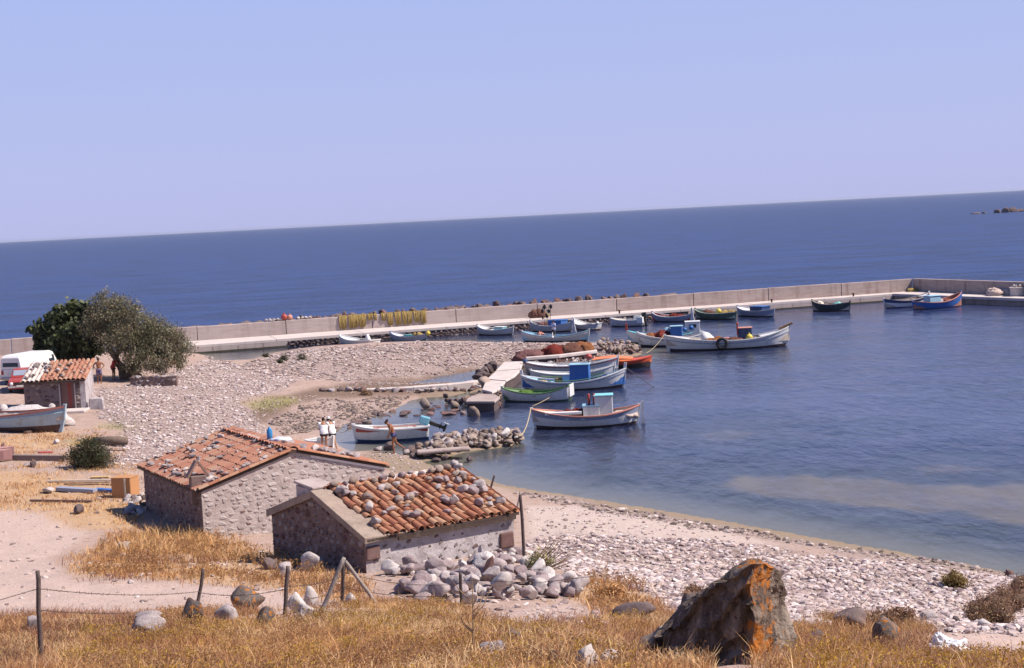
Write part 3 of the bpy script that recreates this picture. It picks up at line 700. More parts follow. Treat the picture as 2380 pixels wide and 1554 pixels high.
# ------------------------------------------------------------------ breakwater
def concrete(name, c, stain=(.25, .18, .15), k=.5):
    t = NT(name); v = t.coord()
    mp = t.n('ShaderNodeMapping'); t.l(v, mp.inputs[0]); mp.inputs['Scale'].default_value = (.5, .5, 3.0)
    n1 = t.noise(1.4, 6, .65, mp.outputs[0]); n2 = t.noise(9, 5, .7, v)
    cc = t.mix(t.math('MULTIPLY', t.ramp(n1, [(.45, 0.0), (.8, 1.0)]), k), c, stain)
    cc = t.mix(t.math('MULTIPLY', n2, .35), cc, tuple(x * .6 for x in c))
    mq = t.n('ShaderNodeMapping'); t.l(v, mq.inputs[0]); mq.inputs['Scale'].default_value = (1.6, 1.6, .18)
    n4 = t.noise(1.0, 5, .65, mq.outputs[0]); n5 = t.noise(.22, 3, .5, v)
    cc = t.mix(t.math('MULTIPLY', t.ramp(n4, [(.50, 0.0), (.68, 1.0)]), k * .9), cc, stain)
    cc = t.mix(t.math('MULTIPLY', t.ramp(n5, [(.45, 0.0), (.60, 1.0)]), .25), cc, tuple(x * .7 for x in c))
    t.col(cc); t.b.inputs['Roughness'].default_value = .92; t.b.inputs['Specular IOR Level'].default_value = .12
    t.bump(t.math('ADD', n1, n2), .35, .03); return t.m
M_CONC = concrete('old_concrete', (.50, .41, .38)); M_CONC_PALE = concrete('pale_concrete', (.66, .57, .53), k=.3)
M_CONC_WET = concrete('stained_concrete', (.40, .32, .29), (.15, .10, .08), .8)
M_CONC_ROUGH = concrete('rough_concrete', (.45, .36, .33), (.22, .15, .13), .8)

BW = thing('breakwater', 'long low concrete breakwater with a parapet wall, angled round the harbour', 'breakwater', (0, 0, 0))
DECK = .8; PAR = 2.15
A1 = MA + (MA - MC) * 0.35; C1 = MC.copy(); E1 = C1 + (ME_ - C1) * 3.0
FA = at(453, 803, DECK); FC = at(2075, 683, DECK); FE = at(2380, 694, DECK)
FA1 = FA + (FA - FC) * 0.75; FE1 = FC + (FE - FC) * 3.0
def v2(p): return Vector((p.x, p.y))
def slab(mb, a, b, z0, z1, thick, side, mi=0):
    d = (v2(b) - v2(a)).normalized(); n = Vector((-d.y, d.x)) * side * thick
    q = [v2(a), v2(b), v2(b) + n, v2(a) + n]
    vs = [(p.x, p.y, z) for z in (z0, z1) for p in q]
    return mb.add(vs, [(3, 2, 1, 0), (4, 5, 6, 7), (0, 1, 5, 4), (1, 2, 6, 5), (2, 3, 7, 6), (3, 0, 4, 7)], mi)
# parapet: cast panels with open joints
L1 = (C1 - A1).length; npan = 15
for i in range(npan):
    a = A1 + (C1 - A1) * (i / npan) + mdir * 0.03; b = A1 + (C1 - A1) * ((i + 1) / npan) - mdir * 0.03
    mb = MB(); dz = random.uniform(-.03, .03)
    slab(mb, a, b, -.5 if i < 4 else DECK - .1, PAR + dz, .55, 1)
    mb.build('parapet_panel', M_CONC if i < 11 else M_CONC_ROUGH, BW, bevel=.04)
edir = (E1 - C1).normalized()
for i in range(6):
    a = C1 + (E1 - C1) * (i / 6) + edir * (.03 if i else 0); b = C1 + (E1 - C1) * ((i + 1) / 6) - edir * .03
    mb = MB(); slab(mb, a, b, DECK - .1, PAR - .01, .55, 1); mb.build('parapet_panel', M_CONC_ROUGH, BW, bevel=.04)
mb = MB()
A0s, B0s = FA1, FA1
def quad_prism(mb, q, z0, z1, mi=0):
    vs = [(p[0], p[1], z) for z in (z0, z1) for p in q]
    return mb.add(vs, [(3, 2, 1, 0), (4, 5, 6, 7), (0, 1, 5, 4), (1, 2, 6, 5), (2, 3, 7, 6), (3, 0, 4, 7)], mi)
def lerp(a, b, k): return a + (b - a) * k
FL0 = lerp(FA, FC, -0.01)
# visible left end of the quay stands behind the tree; the ground covers what lies further left
nseg = 9; back = [lerp(MA, MC, (v2(lerp(FL0, FC, k / nseg)) - v2(MA)).dot(v2(mdir)) / (MC - MA).length) for k in range(nseg + 1)]
back[-1] = MC
for k in range(nseg):
    a, b = lerp(FL0, FC, k / nseg), lerp(FL0, FC, (k + 1) / nseg)
    g = mdir * .012
    mb = MB(); quad_prism(mb, [a + g, b - g, back[k + 1] - g, back[k] + g], DECK - .28, DECK + random.uniform(-.008, .008)); mb.build('deck_slab', M_CONC_PALE, BW, bevel=.03)
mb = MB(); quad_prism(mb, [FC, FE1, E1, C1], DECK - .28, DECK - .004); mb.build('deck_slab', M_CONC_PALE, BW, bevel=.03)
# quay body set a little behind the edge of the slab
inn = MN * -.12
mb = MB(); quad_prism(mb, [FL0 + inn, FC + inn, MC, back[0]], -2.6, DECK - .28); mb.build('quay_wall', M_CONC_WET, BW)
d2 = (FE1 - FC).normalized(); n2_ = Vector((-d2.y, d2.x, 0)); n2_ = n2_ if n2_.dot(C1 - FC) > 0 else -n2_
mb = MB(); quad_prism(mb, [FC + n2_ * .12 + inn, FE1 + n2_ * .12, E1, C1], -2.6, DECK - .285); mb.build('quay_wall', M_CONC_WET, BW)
# plain concrete skirts left and right, rubble masonry between
def along(px): # where on the front edge of the quay
    d = ray(px, 0); best = min(range(401), key=lambda k: abs(proj(np.array([lerp(FL0, FC, k / 400)]))[0][0] - px)); return best / 400
ka, kb, kc = along(668), along(1600), 1.0
for k0_, k1_ in ((0, ka), (kb, 1.0)):
    a, b = lerp(FL0, FC, k0_), lerp(FL0, FC, k1_); n = 4 if k0_ == 0 else 6
    for i in range(n):
        p, q = lerp(a, b, i / n) + mdir * .02, lerp(a, b, (i + 1) / n) - mdir * .02
        mb = MB(); slab(mb, p - MN * .10, q - MN * .10, -.9, DECK - .285, .10, -1); mb.build('quay_panel', M_CONC, BW, bevel=.02)
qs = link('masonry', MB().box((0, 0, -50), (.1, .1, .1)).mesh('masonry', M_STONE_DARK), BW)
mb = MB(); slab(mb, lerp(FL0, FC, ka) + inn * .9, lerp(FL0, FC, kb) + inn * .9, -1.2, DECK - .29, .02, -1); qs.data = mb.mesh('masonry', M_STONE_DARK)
rg = random.Random(3)
Lm = (lerp(FL0, FC, kb) - lerp(FL0, FC, ka)).length
nst = 0; s = 0.2
while s < Lm and nst < 296:
    for rz, zc in enumerate((.02, .24, .44)):
        p = lerp(FL0, FC, ka) + mdir * (s + (.2 if rz % 2 else 0)) + inn * .6
        w = rg.uniform(.36, .62)
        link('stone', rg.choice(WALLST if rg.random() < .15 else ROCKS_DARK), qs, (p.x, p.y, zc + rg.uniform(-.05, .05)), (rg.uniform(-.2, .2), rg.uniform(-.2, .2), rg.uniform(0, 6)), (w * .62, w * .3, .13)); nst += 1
    s += .52
M_ALGAE = concrete('algae', (.10, .085, .06), (.05, .045, .03), .8)
for k0_, k1_ in ((0, ka), (kb, 1.0)):
    mb = MB(); slab(mb, lerp(FL0, FC, k0_) - MN * .09, lerp(FL0, FC, k1_) - MN * .09, -.8, .15, .12, -1); mb.build('tide_band', M_ALGAE, BW)
# iron rings and pale runs on the face are left to the stain of the material
# mooring posts on the edge of the quay
for i, px in enumerate((1262, 1440, 1795, 1985)):
    p = lerp(FL0, FC, along(px)) - MN * .25
    mb = MB(); mb.lathe([(.09, 0), (.09, .25), (.14, .3), (.14, .36), (.05, .38)], 10)
    o = mb.build('bollard', P('rusty_iron', (.12, .06, .045), rough=.8), BW, True); o.location = (p.x, p.y, DECK)

# rocks heaped on the sea side of the breakwater
rg = random.Random(5)
for i in range(230):
    px = rg.uniform(440, 1560) if i > 20 else rg.uniform(560, 1400)
    k = max(0, min(1, (px + 20) / 2140)); p = lerp(MA, MC, k) - MN * rg.uniform(1.4, 4.5)
    s_ = rg.uniform(.35, .95); hz = rg.uniform(1.55, 2.12) - (0.25 if px > 1450 else 0) - (.35 if px < 560 else 0)
    put_rock('boulder', ROCKS_RED + ROCKS_DARK + ROCKS_DARK, (p.x, p.y, hz - s_ * .5), (s_ * 1.3, s_, s_), 'dark reddish boulder in the bank of rocks behind the breakwater wall',
             'boulders on the sea side of the breakwater', 'boulder', rg, sink=0)
mb = MB()
for i in range(40):
    p = lerp(MA, MC, .19 + .53 * i / 39) - MN * 3.2
    mb.blob((p.x, p.y, .15), (2.2, 2.6, 1.9), i, 2, .3, 1.5)
tag(mb.build('rubble_bank', M_STONE_DARK, smooth=True), kind='structure')

# islet far out to the right
isl = at(2335, 494, 0.0); dI = isl.length
tag(thing('rocky_islet', 'low dark rocky islet far out at sea', 'islet', isl), None)
ISL = [o for o in COL.objects if o.name == 'rocky_islet'][0]
rg = random.Random(9); u = dI / FPX
for i in range(26):
    px = rg.uniform(-72, 110); w = rg.uniform(8, 22); h = max(2.0, (17 - abs(px + 5) * .22) * rg.uniform(.5, 1.1)) if px < 40 else rg.uniform(5, 16)
    link('rock', rg.choice(ROCKS_DARK), ISL, (px * u, rg.uniform(-30, 30) * u, 0), (0, 0, rg.uniform(0, 6)), (w * u * .7, w * u * .7, h * u))

# ------------------------------------------------------------------ jetties and rubble groynes
def flat_poly(name, pts, z, th, mats, parent=None, bevel=.05):
    mb = MB(); n = len(pts)
    vs = [(p[0], p[1], z - th) for p in pts] + [(p[0], p[1], z) for p in pts]
    mb.add(vs, [tuple(range(n - 1, -1, -1)), tuple(range(n, 2 * n))] + [(i, (i + 1) % n, n + (i + 1) % n, n + i) for i in range(n)])
    return mb.build(name, mats, parent, bevel=bevel)
JT = thing('jetty', 'short pale concrete jetty with rough stone sides between the spit and the moored boats', 'jetty')
JZ = .75
def jz(pts): return [tuple(at(x, y, JZ)[:2]) for x, y in pts]
flat_poly('slab', jz([(1171, 841), (1216, 840), (1211, 856), (1152, 861)]), JZ, .16, [M_CONC_PALE], JT)
flat_poly('slab', jz([(1151, 863), (1211, 858), (1196, 873), (1176, 884), (1131, 880)]), JZ - .02, .16, [M_CONC_PALE], JT)
flat_poly('slab', jz([(1130, 882), (1175, 886), (1160, 904), (1144, 911), (1120, 905)]), JZ - .01, .16, [M_CONC_PALE], JT)
flat_poly('slab', jz([(1086, 920), (1112, 910), (1150, 912), (1162, 918), (1150, 928), (1082, 928)]), JZ - .12, .16, [M_CONC_ROUGH], JT)
for pts_, zt in (([(1086, 921), (1112, 911), (1150, 913), (1160, 918), (1148, 927), (1084, 927)], JZ - .27), ([(1132, 883), (1174, 886), (1159, 903), (1144, 910), (1122, 905)], JZ - .17), ([(1153, 863), (1210, 859), (1195, 872), (1175, 883), (1133, 880)], JZ - .17), ([(1173, 842), (1215, 841), (1210, 855), (1154, 861)], JZ - .17)):
    flat_poly('core', jz(pts_), zt, 1.0, [M_STONE_DARK], JT)
rg = random.Random(12)
sidepath = [(1216, 846), (1210, 862), (1198, 878), (1180, 890), (1166, 906), (1164, 922), (1150, 933), (1120, 935), (1086, 934)]
for i in range(len(sidepath) - 1):
    for k in range(15):
        a, b = sidepath[i], sidepath[i + 1]; f = (k + rg.random()) / 6
        p = at(a[0] + (b[0] - a[0]) * f + rg.uniform(-7, 1), a[1] + (b[1] - a[1]) * f, .1); w = rg.uniform(.25, .6)
        link('side_stone', rg.choice(ROCKS_RED + ROCKS_DARK), JT, (p.x, p.y, rg.uniform(-.05, .42)), (rg.uniform(-.4, .4), rg.uniform(-.4, .4), rg.uniform(0, 6)), (w * .5, w * .45, w * .36))
for x, y in ((1120, 868), (1128, 862), (1136, 858), (1112, 876), (1143, 852), (1125, 872)):
    p = at(x, y, .3); put_rock('boulder', ROCKS_DARK, (p.x, p.y, .1), (1.2, .9, .75), 'dark boulder on the inner side of the pale jetty', 'boulders inside the jetty', 'boulder', rg)
# stone faced wharf on the right of the spit
WH = thing('wharf', 'low stone faced wharf with a pale rim along the end of the spit', 'wharf')
wl = [at(x, y, .95) for x, y in ((1222, 832), (1300, 826), (1388, 815))]
q = wl + [at(x, y, .95) for x, y in ((1388, 812), (1300, 823), (1222, 829))]
flat_poly('rim', [(p.x, p.y) for p in wl] + [(p.x, p.y + .55) for p in reversed(wl)], .97, .25, [M_CONC_PALE], WH)
flat_poly('wall', [(p.x, p.y + .12) for p in wl] + [(p.x, p.y + .5) for p in reversed(wl)], .72, 1.3, [M_STONE_RED], WH)
for i in range(70):
    f = rg.random() * 2; a, b = (wl[0], wl[1]) if f < 1 else (wl[1], wl[2]); p = lerp(a, b, f % 1); w = rg.uniform(.3, .55)
    link('stone', rg.choice(ROCKS + ROCKS_RED + ROCKS_PALE), WH, (p.x, p.y + .12, rg.uniform(-.05, .6)), (0, 0, rg.uniform(0, 6)), (w * .55, w * .3, w * .38))
# long low kerb of concrete and stones behind the mud
KB = thing('low_kerb', 'thin low strip of pale concrete with dark stones below it across the mud', 'kerb')
kp = [at(x, y, .55) for x, y in ((748, 912), (830, 906), (960, 900), (1040, 894), (1100, 888), (1118, 884))]
for a, b in zip(kp[:-1], kp[1:]):
    mb = MB(); slab(mb, a, b, -.1, .55 + rg.uniform(-.02, .02), .7, 1); mb.build('slab', M_CONC_PALE, KB, bevel=.05)
    for k in range(12):
        p = lerp(a, b, rg.random()); w = rg.uniform(.2, .6)
        link('stone', rg.choice(ROCKS_DARK + ROCKS_RED + ROCKS), KB, (p.x, p.y - rg.uniform(0, .5), max(gz(p.x, p.y), 0) + .08), (0, 0, rg.uniform(0, 6)), (w * .6, w * .5, w * .35))

def heap(n, poly, smin, smax, meshes, label, group, seed, zadd=.0, pile=.0, name='rubble_stone', cat='stone', zfun=None):
    rg = random.Random(seed); xs = [p[0] for p in poly]; ys = [p[1] for p in poly]; k = 0; tries = 0
    while k < n and tries < n * 30:
        tries += 1
        x = rg.uniform(min(xs), max(xs)); y = rg.uniform(min(ys), max(ys))
        if not in_poly(np.array([x]), np.array([y]), poly)[0]: continue
        p = ground_at(x, y); w = smin + (smax - smin) * rg.random() ** 1.8
        z = p.z + zadd + (rg.random() * pile)
        put_rock(name, meshes, (p.x, p.y, z), (w * rg.uniform(.9, 1.35), w * rg.uniform(.75, 1.1), w * rg.uniform(.55, .9)), label, group, cat, rg); k += 1
heap(290, [(965, 1052), (1000, 1042), (1040, 1026), (1090, 1012), (1200, 1012), (1212, 1022), (1200, 1034), (1150, 1040), (1090, 1047), (1040, 1058), (990, 1066)],
     .16, .62, ROCKS_BROWN + ROCKS_BROWN + ROCKS_BROWN + ROCKS[:2] + ROCKS_PALE[:2], 'pale brown stone in the rubble groyne beside the white cabin boat', 'stones of the rubble groyne', 31, 0, .35)
heap(150, [(1395, 803), (1440, 800), (1468, 808), (1490, 822), (1470, 826), (1420, 824), (1385, 815)], .22, .6, ROCKS_PURP[:2] + ROCKS_BROWN + ROCKS_BROWN + ROCKS_RED[:1],
     'grey stone in the heap at the tip of the spit', 'stones at the tip of the spit', 32, 0, .45, name='heap_rock', cat='heap stone')
# flat slab and boulders at the root of the groyne
p = at(1030, 1043, .45); mb = MB(); mb.box((0, 0, 0), (2.5, .7, .16), .12); o = mb.build('stone_slab', M_CONC_ROUGH, bevel=.06); o.location = (p.x, p.y, .36); tag(o, 'flat grey stone slab at the root of the rubble groyne', 'slab')
for i, (x, y, w) in enumerate(((955, 1052, .7), (975, 1062, .6), (990, 1060, .5), (945, 1056, .5), (905, 1045, .7), (880, 1048, .5), (1015, 1073, .45), (1035, 1068, .4), (1090, 1070, .4), (962, 1066, .5))):
    p = ground_at(x, y); put_rock('boulder', ROCKS_DARK + ROCKS, (p.x, p.y, p.z), (w * 1.3, w, w * .7), 'dark wet boulder near the feet of the walking man', 'boulders where the groyne meets the beach', 'boulder', rg)
# boulders standing in the shallow water
for x, y, w, h, lab, ms in ((1099, 966, 1.05, .8, 'rounded pale brown boulder standing in the water off the jetty end', ROCKS_BROWN[1:]), (1055, 950, .8, .75, 'upright brown boulder in the water left of the rounded one', ROCKS_BROWN),
                           (988, 948, .8, .8, 'brown boulder in the shallows beyond the white motorboat', ROCKS_BROWN[2:])):
    p = at(x, y, 0); put_rock('boulder', ms[:1], (p.x, p.y, -.1), (w, w * .8, h), lab, None, 'boulder', rg, sink=.1)
for i in range(34):
    x, y = rg.choice(((1010, 942), (1000, 952), (960, 958), (930, 962), (890, 968), (870, 978), (1060, 958), (1040, 940), (850, 985), (985, 965), (815, 992), (1045, 962)))
    p = at(x + rg.uniform(-20, 20), y + rg.uniform(-5, 5), 0); w = rg.uniform(.25, .7)
    put_rock('shallow_rock', ROCKS_DARK + ROCKS_RED, (p.x, p.y, -.12), (w * 1.4, w, w * .6), 'small dark rock awash in the shallows of the inner bay', 'rocks awash in the inner bay', 'rock', rg, sink=.1)
p = at(1128, 893, .6); put_rock('boulder', ROCKS_BROWN[3:4], (p.x, p.y, .35), (1.4, 1.1, 1.0), 'big round tan boulder beside the inner edge of the jetty', None, 'boulder', rg, sink=.2)
# ------------------------------------------------------------------ stone huts
def plaster(name, c, dark, k=.6, scale=2.2):
    t = NT(name); v = t.coord()
    n1 = t.noise(scale, 6, .7, v); n2 = t.noise(11, 5, .7, v); n3 = t.noise(.7, 3, .5, v)
    cc = t.mix(t.math('MULTIPLY', t.ramp(n1, [(.42, 0.0), (.68, 1.0)]), k), c, dark)
    cc = t.mix(t.math('MULTIPLY', n2, .45), cc, tuple(x * .55 for x in c))
    cc = t.mix(t.math('MULTIPLY', t.ramp(n3, [(.4, 0.0), (.7, 1.0)]), .25), cc, (.40, .27, .22))
    t.col(cc); t.b.inputs['Roughness'].default_value = .95; t.b.inputs['Specular IOR Level'].default_value = .1
    t.bump(t.math('ADD', n1, t.math('MULTIPLY', n2, .6)), .7, .06); return t.m
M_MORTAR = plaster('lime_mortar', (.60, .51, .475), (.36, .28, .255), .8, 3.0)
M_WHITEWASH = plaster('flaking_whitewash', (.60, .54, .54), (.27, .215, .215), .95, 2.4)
M_MORTAR_D = plaster('brown_shade_mortar', (.25, .175, .155), (.13, .08, .075))  # brown mortar, darkened to deepen the shade on walls away from the sun
M_CEMENT = plaster('cement_verge', (.40, .315, .255), (.22, .165, .135), .85)
def tile_mat(name, stops):
    t = NT(name); v = t.coord(); n = t.noise(6, 5, .65, v); n2 = t.noise(26, 3, .6, v)
    oi = t.rnd(); f = t.math('ADD', t.math('MULTIPLY', oi, .65), t.math('MULTIPLY', n, .4), True)
    c = t.ramp(f, stops); c = t.mix(t.math('MULTIPLY', t.ramp(n2, [(.45, 0.0), (.7, 1.0)]), .35), c, (.20, .12, .09))
    t.col(c); t.b.inputs['Roughness'].default_value = .85; t.b.inputs['Specular IOR Level'].default_value = .15; t.bump(n2, .3, .01); return t.m
M_TILE = tile_mat('clay_tile', [(0.0, (.20, .08, .055)), (.25, (.34, .135, .08)), (.55, (.42, .19, .11)), (.8, (.46, .27, .17)), (1.0, (.40, .31, .25))])
M_TILE2 = tile_mat('old_clay_tile', [(0.0, (.24, .11, .08)), (.35, (.36, .16, .11)), (.6, (.42, .19, .12)), (.85, (.40, .25, .18)), (1.0, (.34, .27, .23))])
def tile_mesh(name, mat, L, r0, r1, rise=1.0, th=.014, n=6):
    """a half round tile, wide end at x=0 (down the slope), narrow end at x=L"""
    vs = []
    for x, r in ((0, r0), (L, r1)):
        for k in (0, 1):
            rr = r - k * th
            for j in range(n + 1):
                a = pi * j / n; vs.append((x, -rr * cos(a), rr * sin(a) * rise + (th * .2 if k == 0 else 0)))
    m_ = n + 1; fs = []
    for j in range(n):
        fs += [(j, j + 1, 2 * m_ + j + 1, 2 * m_ + j), (m_ + j + 1, m_ + j, 3 * m_ + j, 3 * m_ + j + 1), (j + 1, j, m_ + j, m_ + j + 1), (2 * m_ + j, 2 * m_ + j + 1, 3 * m_ + j + 1, 3 * m_ + j)]
    fs += [(0, 2 * m_, 3 * m_, m_), (n, m_ + n, 3 * m_ + n, 2 * m_ + n)]
    mb = MB(); mb.add(vs, fs); me = mb.mesh(name, mat)
    bm = bmesh.new(); bm.from_mesh(me); bmesh.ops.recalc_face_normals(bm, faces=bm.faces)
    bm.to_mesh(me); bm.free(); return me
M_STONE_GABLE = stone_mat('gable_stone', [(0.0, (.14, .065, .055)), (.2, (.22, .12, .105)), (.27, (.42, .345, .32)), (.6, (.55, .47, .44)), (1.0, (.68, .60, .56))], 4.0, rand=.85)
WALLST_PALE = [rock_mesh('gable_stone', i + 81, M_STONE_GABLE, 1, .35, 1.1, 1, 5, smooth=False) for i in range(6)]
class Frame:
    """right-angled frame of a hut: u along the gable, v along the ridge"""
    def __init__(s, N, R, L):
        a = (v2(R) - v2(N)); b = (v2(L) - v2(N)); s.lu, s.lv = a.length, b.length
        ua, ub = a.normalized(), b.normalized(); mid = (ua + ub).normalized(); perp = Vector((-mid.y, mid.x))
        sg = 1 if perp.dot(ua) > 0 else -1
        s.u = (mid + perp * sg).normalized(); s.v = (mid - perp * sg).normalized(); s.N = v2(N)
    def p(s, u, v, z): q = s.N + s.u * u + s.v * v; return Vector((q.x, q.y, z))
    def rot(s, du, dv, dz=0): return Vector((s.u.x * du + s.v.x * dv, s.u.y * du + s.v.y * dv, dz)).normalized()
def basis(x, z):
    x = x.normalized(); y = z.cross(x).normalized(); z = x.cross(y); return Matrix((x, y, z)).transposed()

def hut(name, label, fr, zb, ze, za, mats, ovh_e=.16, ovh_g=.06):
    """gabled hut; u from 0 to lu is the gable wall, ridge along v at u = lu/2"""
    T = thing(name, label, 'hut', fr.p(0, 0, zb))
    inv = Matrix.Translation(-fr.p(0, 0, zb))
    def loc(p): return p - fr.p(0, 0, zb)
    lu, lv = fr.lu, fr.lv
    walls = {}
    th = .45
    defs = {'front_gable': [(0, 0, zb), (lu, 0, zb), (lu, 0, ze), (lu / 2, 0, za), (0, 0, ze)], 'back_gable': [(0, lv, zb), (lu, lv, zb), (lu, lv, ze), (lu / 2, lv, za), (0, lv, ze)],
            'near': [(0, 0, zb), (0, lv, zb), (0, lv, ze), (0, 0, ze)], 'far': [(lu, 0, zb), (lu, lv, zb), (lu, lv, ze), (lu, 0, ze)]}
    offs = {'front_gable': (0, th), 'back_gable': (0, -th), 'near': (th, 0), 'far': (-th, 0)}
    for k, pts in defs.items():
        mb = MB(); n = len(pts); o = offs[k]; e = .003 if 'gable' in k else 0
        A = []; Bq = []
        for (u, v, z) in pts:
            if 'gable' not in k: v = min(max(v, th), lv - th)
            A.append(loc(fr.p(u, v, z))); Bq.append(loc(fr.p(u + o[0], v + o[1], z)))
        mb.add(A + Bq, [tuple(range(n)), tuple(range(2 * n - 1, n - 1, -1))] + [(i, i + n, (i + 1) % n + n, (i + 1) % n) for i in range(n)])
        mt_ = mats[k]
        if 'gable' in k: mb.m[2 + 4] = 1; mb.m[2 + 1] = 2; mt_ = [mats[k], mats['near'], mats['far']]
        walls[k] = mb.build({'front_gable': 'gable_wall', 'back_gable': 'gable_wall', 'near': 'side_wall', 'far': 'side_wall'}[k], mt_, T)
    return T, walls, loc
def wall_stones(fr, loc, wall, which, zb, ze, za, n, smin, smax, seed, meshes=WALLST, proud=.02, zlo=0.0, limit=150):
    """rubble let into the face of a wall: the largest as single stones, the small rest joined"""
    rg = random.Random(seed); placed = []; tries = 0
    lu, lv = fr.lu, fr.lv
    while len(placed) < n and tries < n * 80:
        tries += 1
        f = len(placed) / n
        w = smin + (smax - smin) * (1 - f) ** 1.3 * rg.uniform(.6, 1.0); h = w * rg.uniform(.42, .8)
        L = lu if which in ('front', 'back') else lv
        a = rg.uniform(w / 2, L - w / 2)
        top = ze + (za - ze) * (1 - abs(a - lu / 2) / (lu / 2)) - .12 if which == 'front' else ze - .05
        z = rg.uniform(zb + zlo, max(top - h / 2, zb + zlo + .01))
        if any(abs(a - b) < (w + ww) * .47 and abs(z - zz) < (h + hh) * .47 for b, zz, ww, hh in placed): continue
        placed.append((a, z, w, h))
    mb = MB()
    for i, (a, z, w, h) in enumerate(placed):
        if which == 'front': p = fr.p(a, -proud + .045, z); xa = fr.rot(1, 0)
        else: p = fr.p(-proud + .045, a, z); xa = fr.rot(0, 1)
        M = basis(xa, Vector((0, 0, 1))) @ Matrix.Rotation(rg.uniform(-.15, .15), 3, 'Y'); me = rg.choice(meshes); S_ = (w / 2 * 1.04, .085 if meshes is WALLST else .055, h / 2 * 1.04)
        if i < limit: link('stone', me, wall, loc(p), M.to_euler(), S_)
        else: mb.add([M @ Vector((q.co.x * S_[0], q.co.y * S_[1], q.co.z * S_[2])) + loc(p) for q in me.vertices], [tuple(f_.vertices) for f_ in me.polygons])
    if mb.v: mb.build('small_stones', meshes[0].materials[0], wall)['kind'] = 'stuff'
def tile_roof(fr, loc, roof, side, zE, zA, ovh, v0, v1, mesh, pitch_w, expo, seed, limit=300, jit=.02, missing=0.0, rest_parent=None, zoff=.05, n_extra=0):
    """cover tiles as single objects; those past the limit joined"""
    rg = random.Random(seed); lu = fr.lu; half = lu / 2
    up = Vector((0, 0, 1)); su = 1 if side == 'near' else -1
    e0 = (0 if side == 'near' else lu)
    slope = fr.rot(su, 0); L = hypot(half + ovh, (zA - zE) * (half + ovh) / half)
    sl = (Vector((slope.x, slope.y, 0)) * half + up * (zA - zE)).normalized()
    nrm = sl.cross(fr.rot(0, 1)); nrm = nrm if nrm.z > 0 else -nrm
    M = basis(sl, nrm)
    start = fr.p(e0 - su * ovh, 0, zE - (zA - zE) * ovh / half)
    ncol = int((v1 - v0) / pitch_w); nrow = int(L / expo) + 1; cnt = 0; pans = MB()
    Mj = []
    for c in range(ncol):
        v = v0 + (c + .5) * (v1 - v0) / ncol
        base = start + fr.rot(0, 1) * v
        # channel tile between two covers
        b2 = base + fr.rot(0, 1) * (pitch_w / 2) + nrm * .012
        r = pitch_w * .42
        for r_ in range(nrow):
            q = b2 + sl * (r_ * expo); lift = .015
            vs = []
            for x, k in ((0, 0.012), (expo * 1.15, -.004)):
                for j in range(5):
                    an = pi * j / 4; vs.append(loc(q + sl * min(x, L - r_ * expo) + fr.rot(0, 1) * (-r * cos(an)) + nrm * (r * .55 * (1 - sin(an)) + k)))
            pans.add(vs, [(j, j + 1, j + 6, j + 5) for j in range(4)])
        for r_ in range(nrow):
            if r_ * expo > L - .05: continue
            if rg.random() < missing: continue
            q = base + sl * (r_ * expo + rg.uniform(-jit, jit)) + nrm * (zoff + .010 * rg.random()) + fr.rot(0, 1) * rg.uniform(-jit, jit) * .6
            Mr = M @ Matrix.Rotation(rg.uniform(-.085, .085), 3, 'Z') @ Matrix.Rotation(rg.uniform(.02, .05), 3, 'Y')
            if cnt < limit:
                link('tile', mesh, roof, loc(q), Mr.to_euler(), (1, rg.uniform(.92, 1.06), rg.uniform(.85, 1.1)))
            else: Mj.append((loc(q), Mr))
            cnt += 1
    pans.build('channel_tiles', [bpy.data.materials['clay_tile']], roof)['kind'] = 'stuff'
    if Mj:
        mb = MB(); base_v = [v.co.copy() for v in mesh.vertices]; base_f = [tuple(p.vertices) for p in mesh.polygons]
        for l_, R_ in Mj: mb.add([R_ @ x + l_ for x in base_v], base_f)
        mb.build('tiles', mesh.materials[0], rest_parent or roof)['kind'] = 'stuff'
    return start, sl, nrm, L
def roof_point(fr, side, zE, zA, a, b):
    """a 0..1 from eave to ridge, b metres along the ridge"""
    u = fr.lu / 2 * a if side == 'near' else fr.lu - fr.lu / 2 * a
    return fr.p(u, b, zE + (zA - zE) * a)
def roof_slab(fr, loc, T, zE, zA, ovh, v0, v1, mat):
    lu = fr.lu; k = (zA - zE) / (lu / 2); mb = MB()
    for z0 in (0,):
        prof = [(-ovh, zE - k * ovh), (lu / 2, zA), (lu + ovh, zE - k * ovh), (lu + ovh, zE - k * ovh - .07), (lu / 2, zA - .07), (-ovh, zE - k * ovh - .07)]
        A = [loc(fr.p(u, v0, z + .02)) for u, z in prof]; B = [loc(fr.p(u, v1, z + .02)) for u, z in prof]
        mb.add(A + B, [(0, 1, 4, 5), (1, 2, 3, 4), (6, 11, 10, 7), (7, 10, 9, 8)] + [(i, (i + 1) % 6, (i + 1) % 6 + 6, i + 6) for i in range(6)])
    return mb.build('roof', mat, T)
M_BOARD = P('old_board', (.07, .045, .035), rough=.9)

def solve_height(fr, px, py, u, v):
    d = ray(px, py)
    # height on the vertical line through (u, v) at the picture row, from the distance along the ray
    q = fr.p(u, v, 0); t = (q.x * d.x + q.y * d.y) / (d.x * d.x + d.y * d.y); return EYE + d.z * t

# --- nearer hut, on the right
S = 1 / 1.0504
zE1 = 3.35
frA = Frame(at(890 * S, 1313 * S, zE1), at(1250 * S, 1247 * S, zE1), at(665 * S, 1247 * S, zE1))
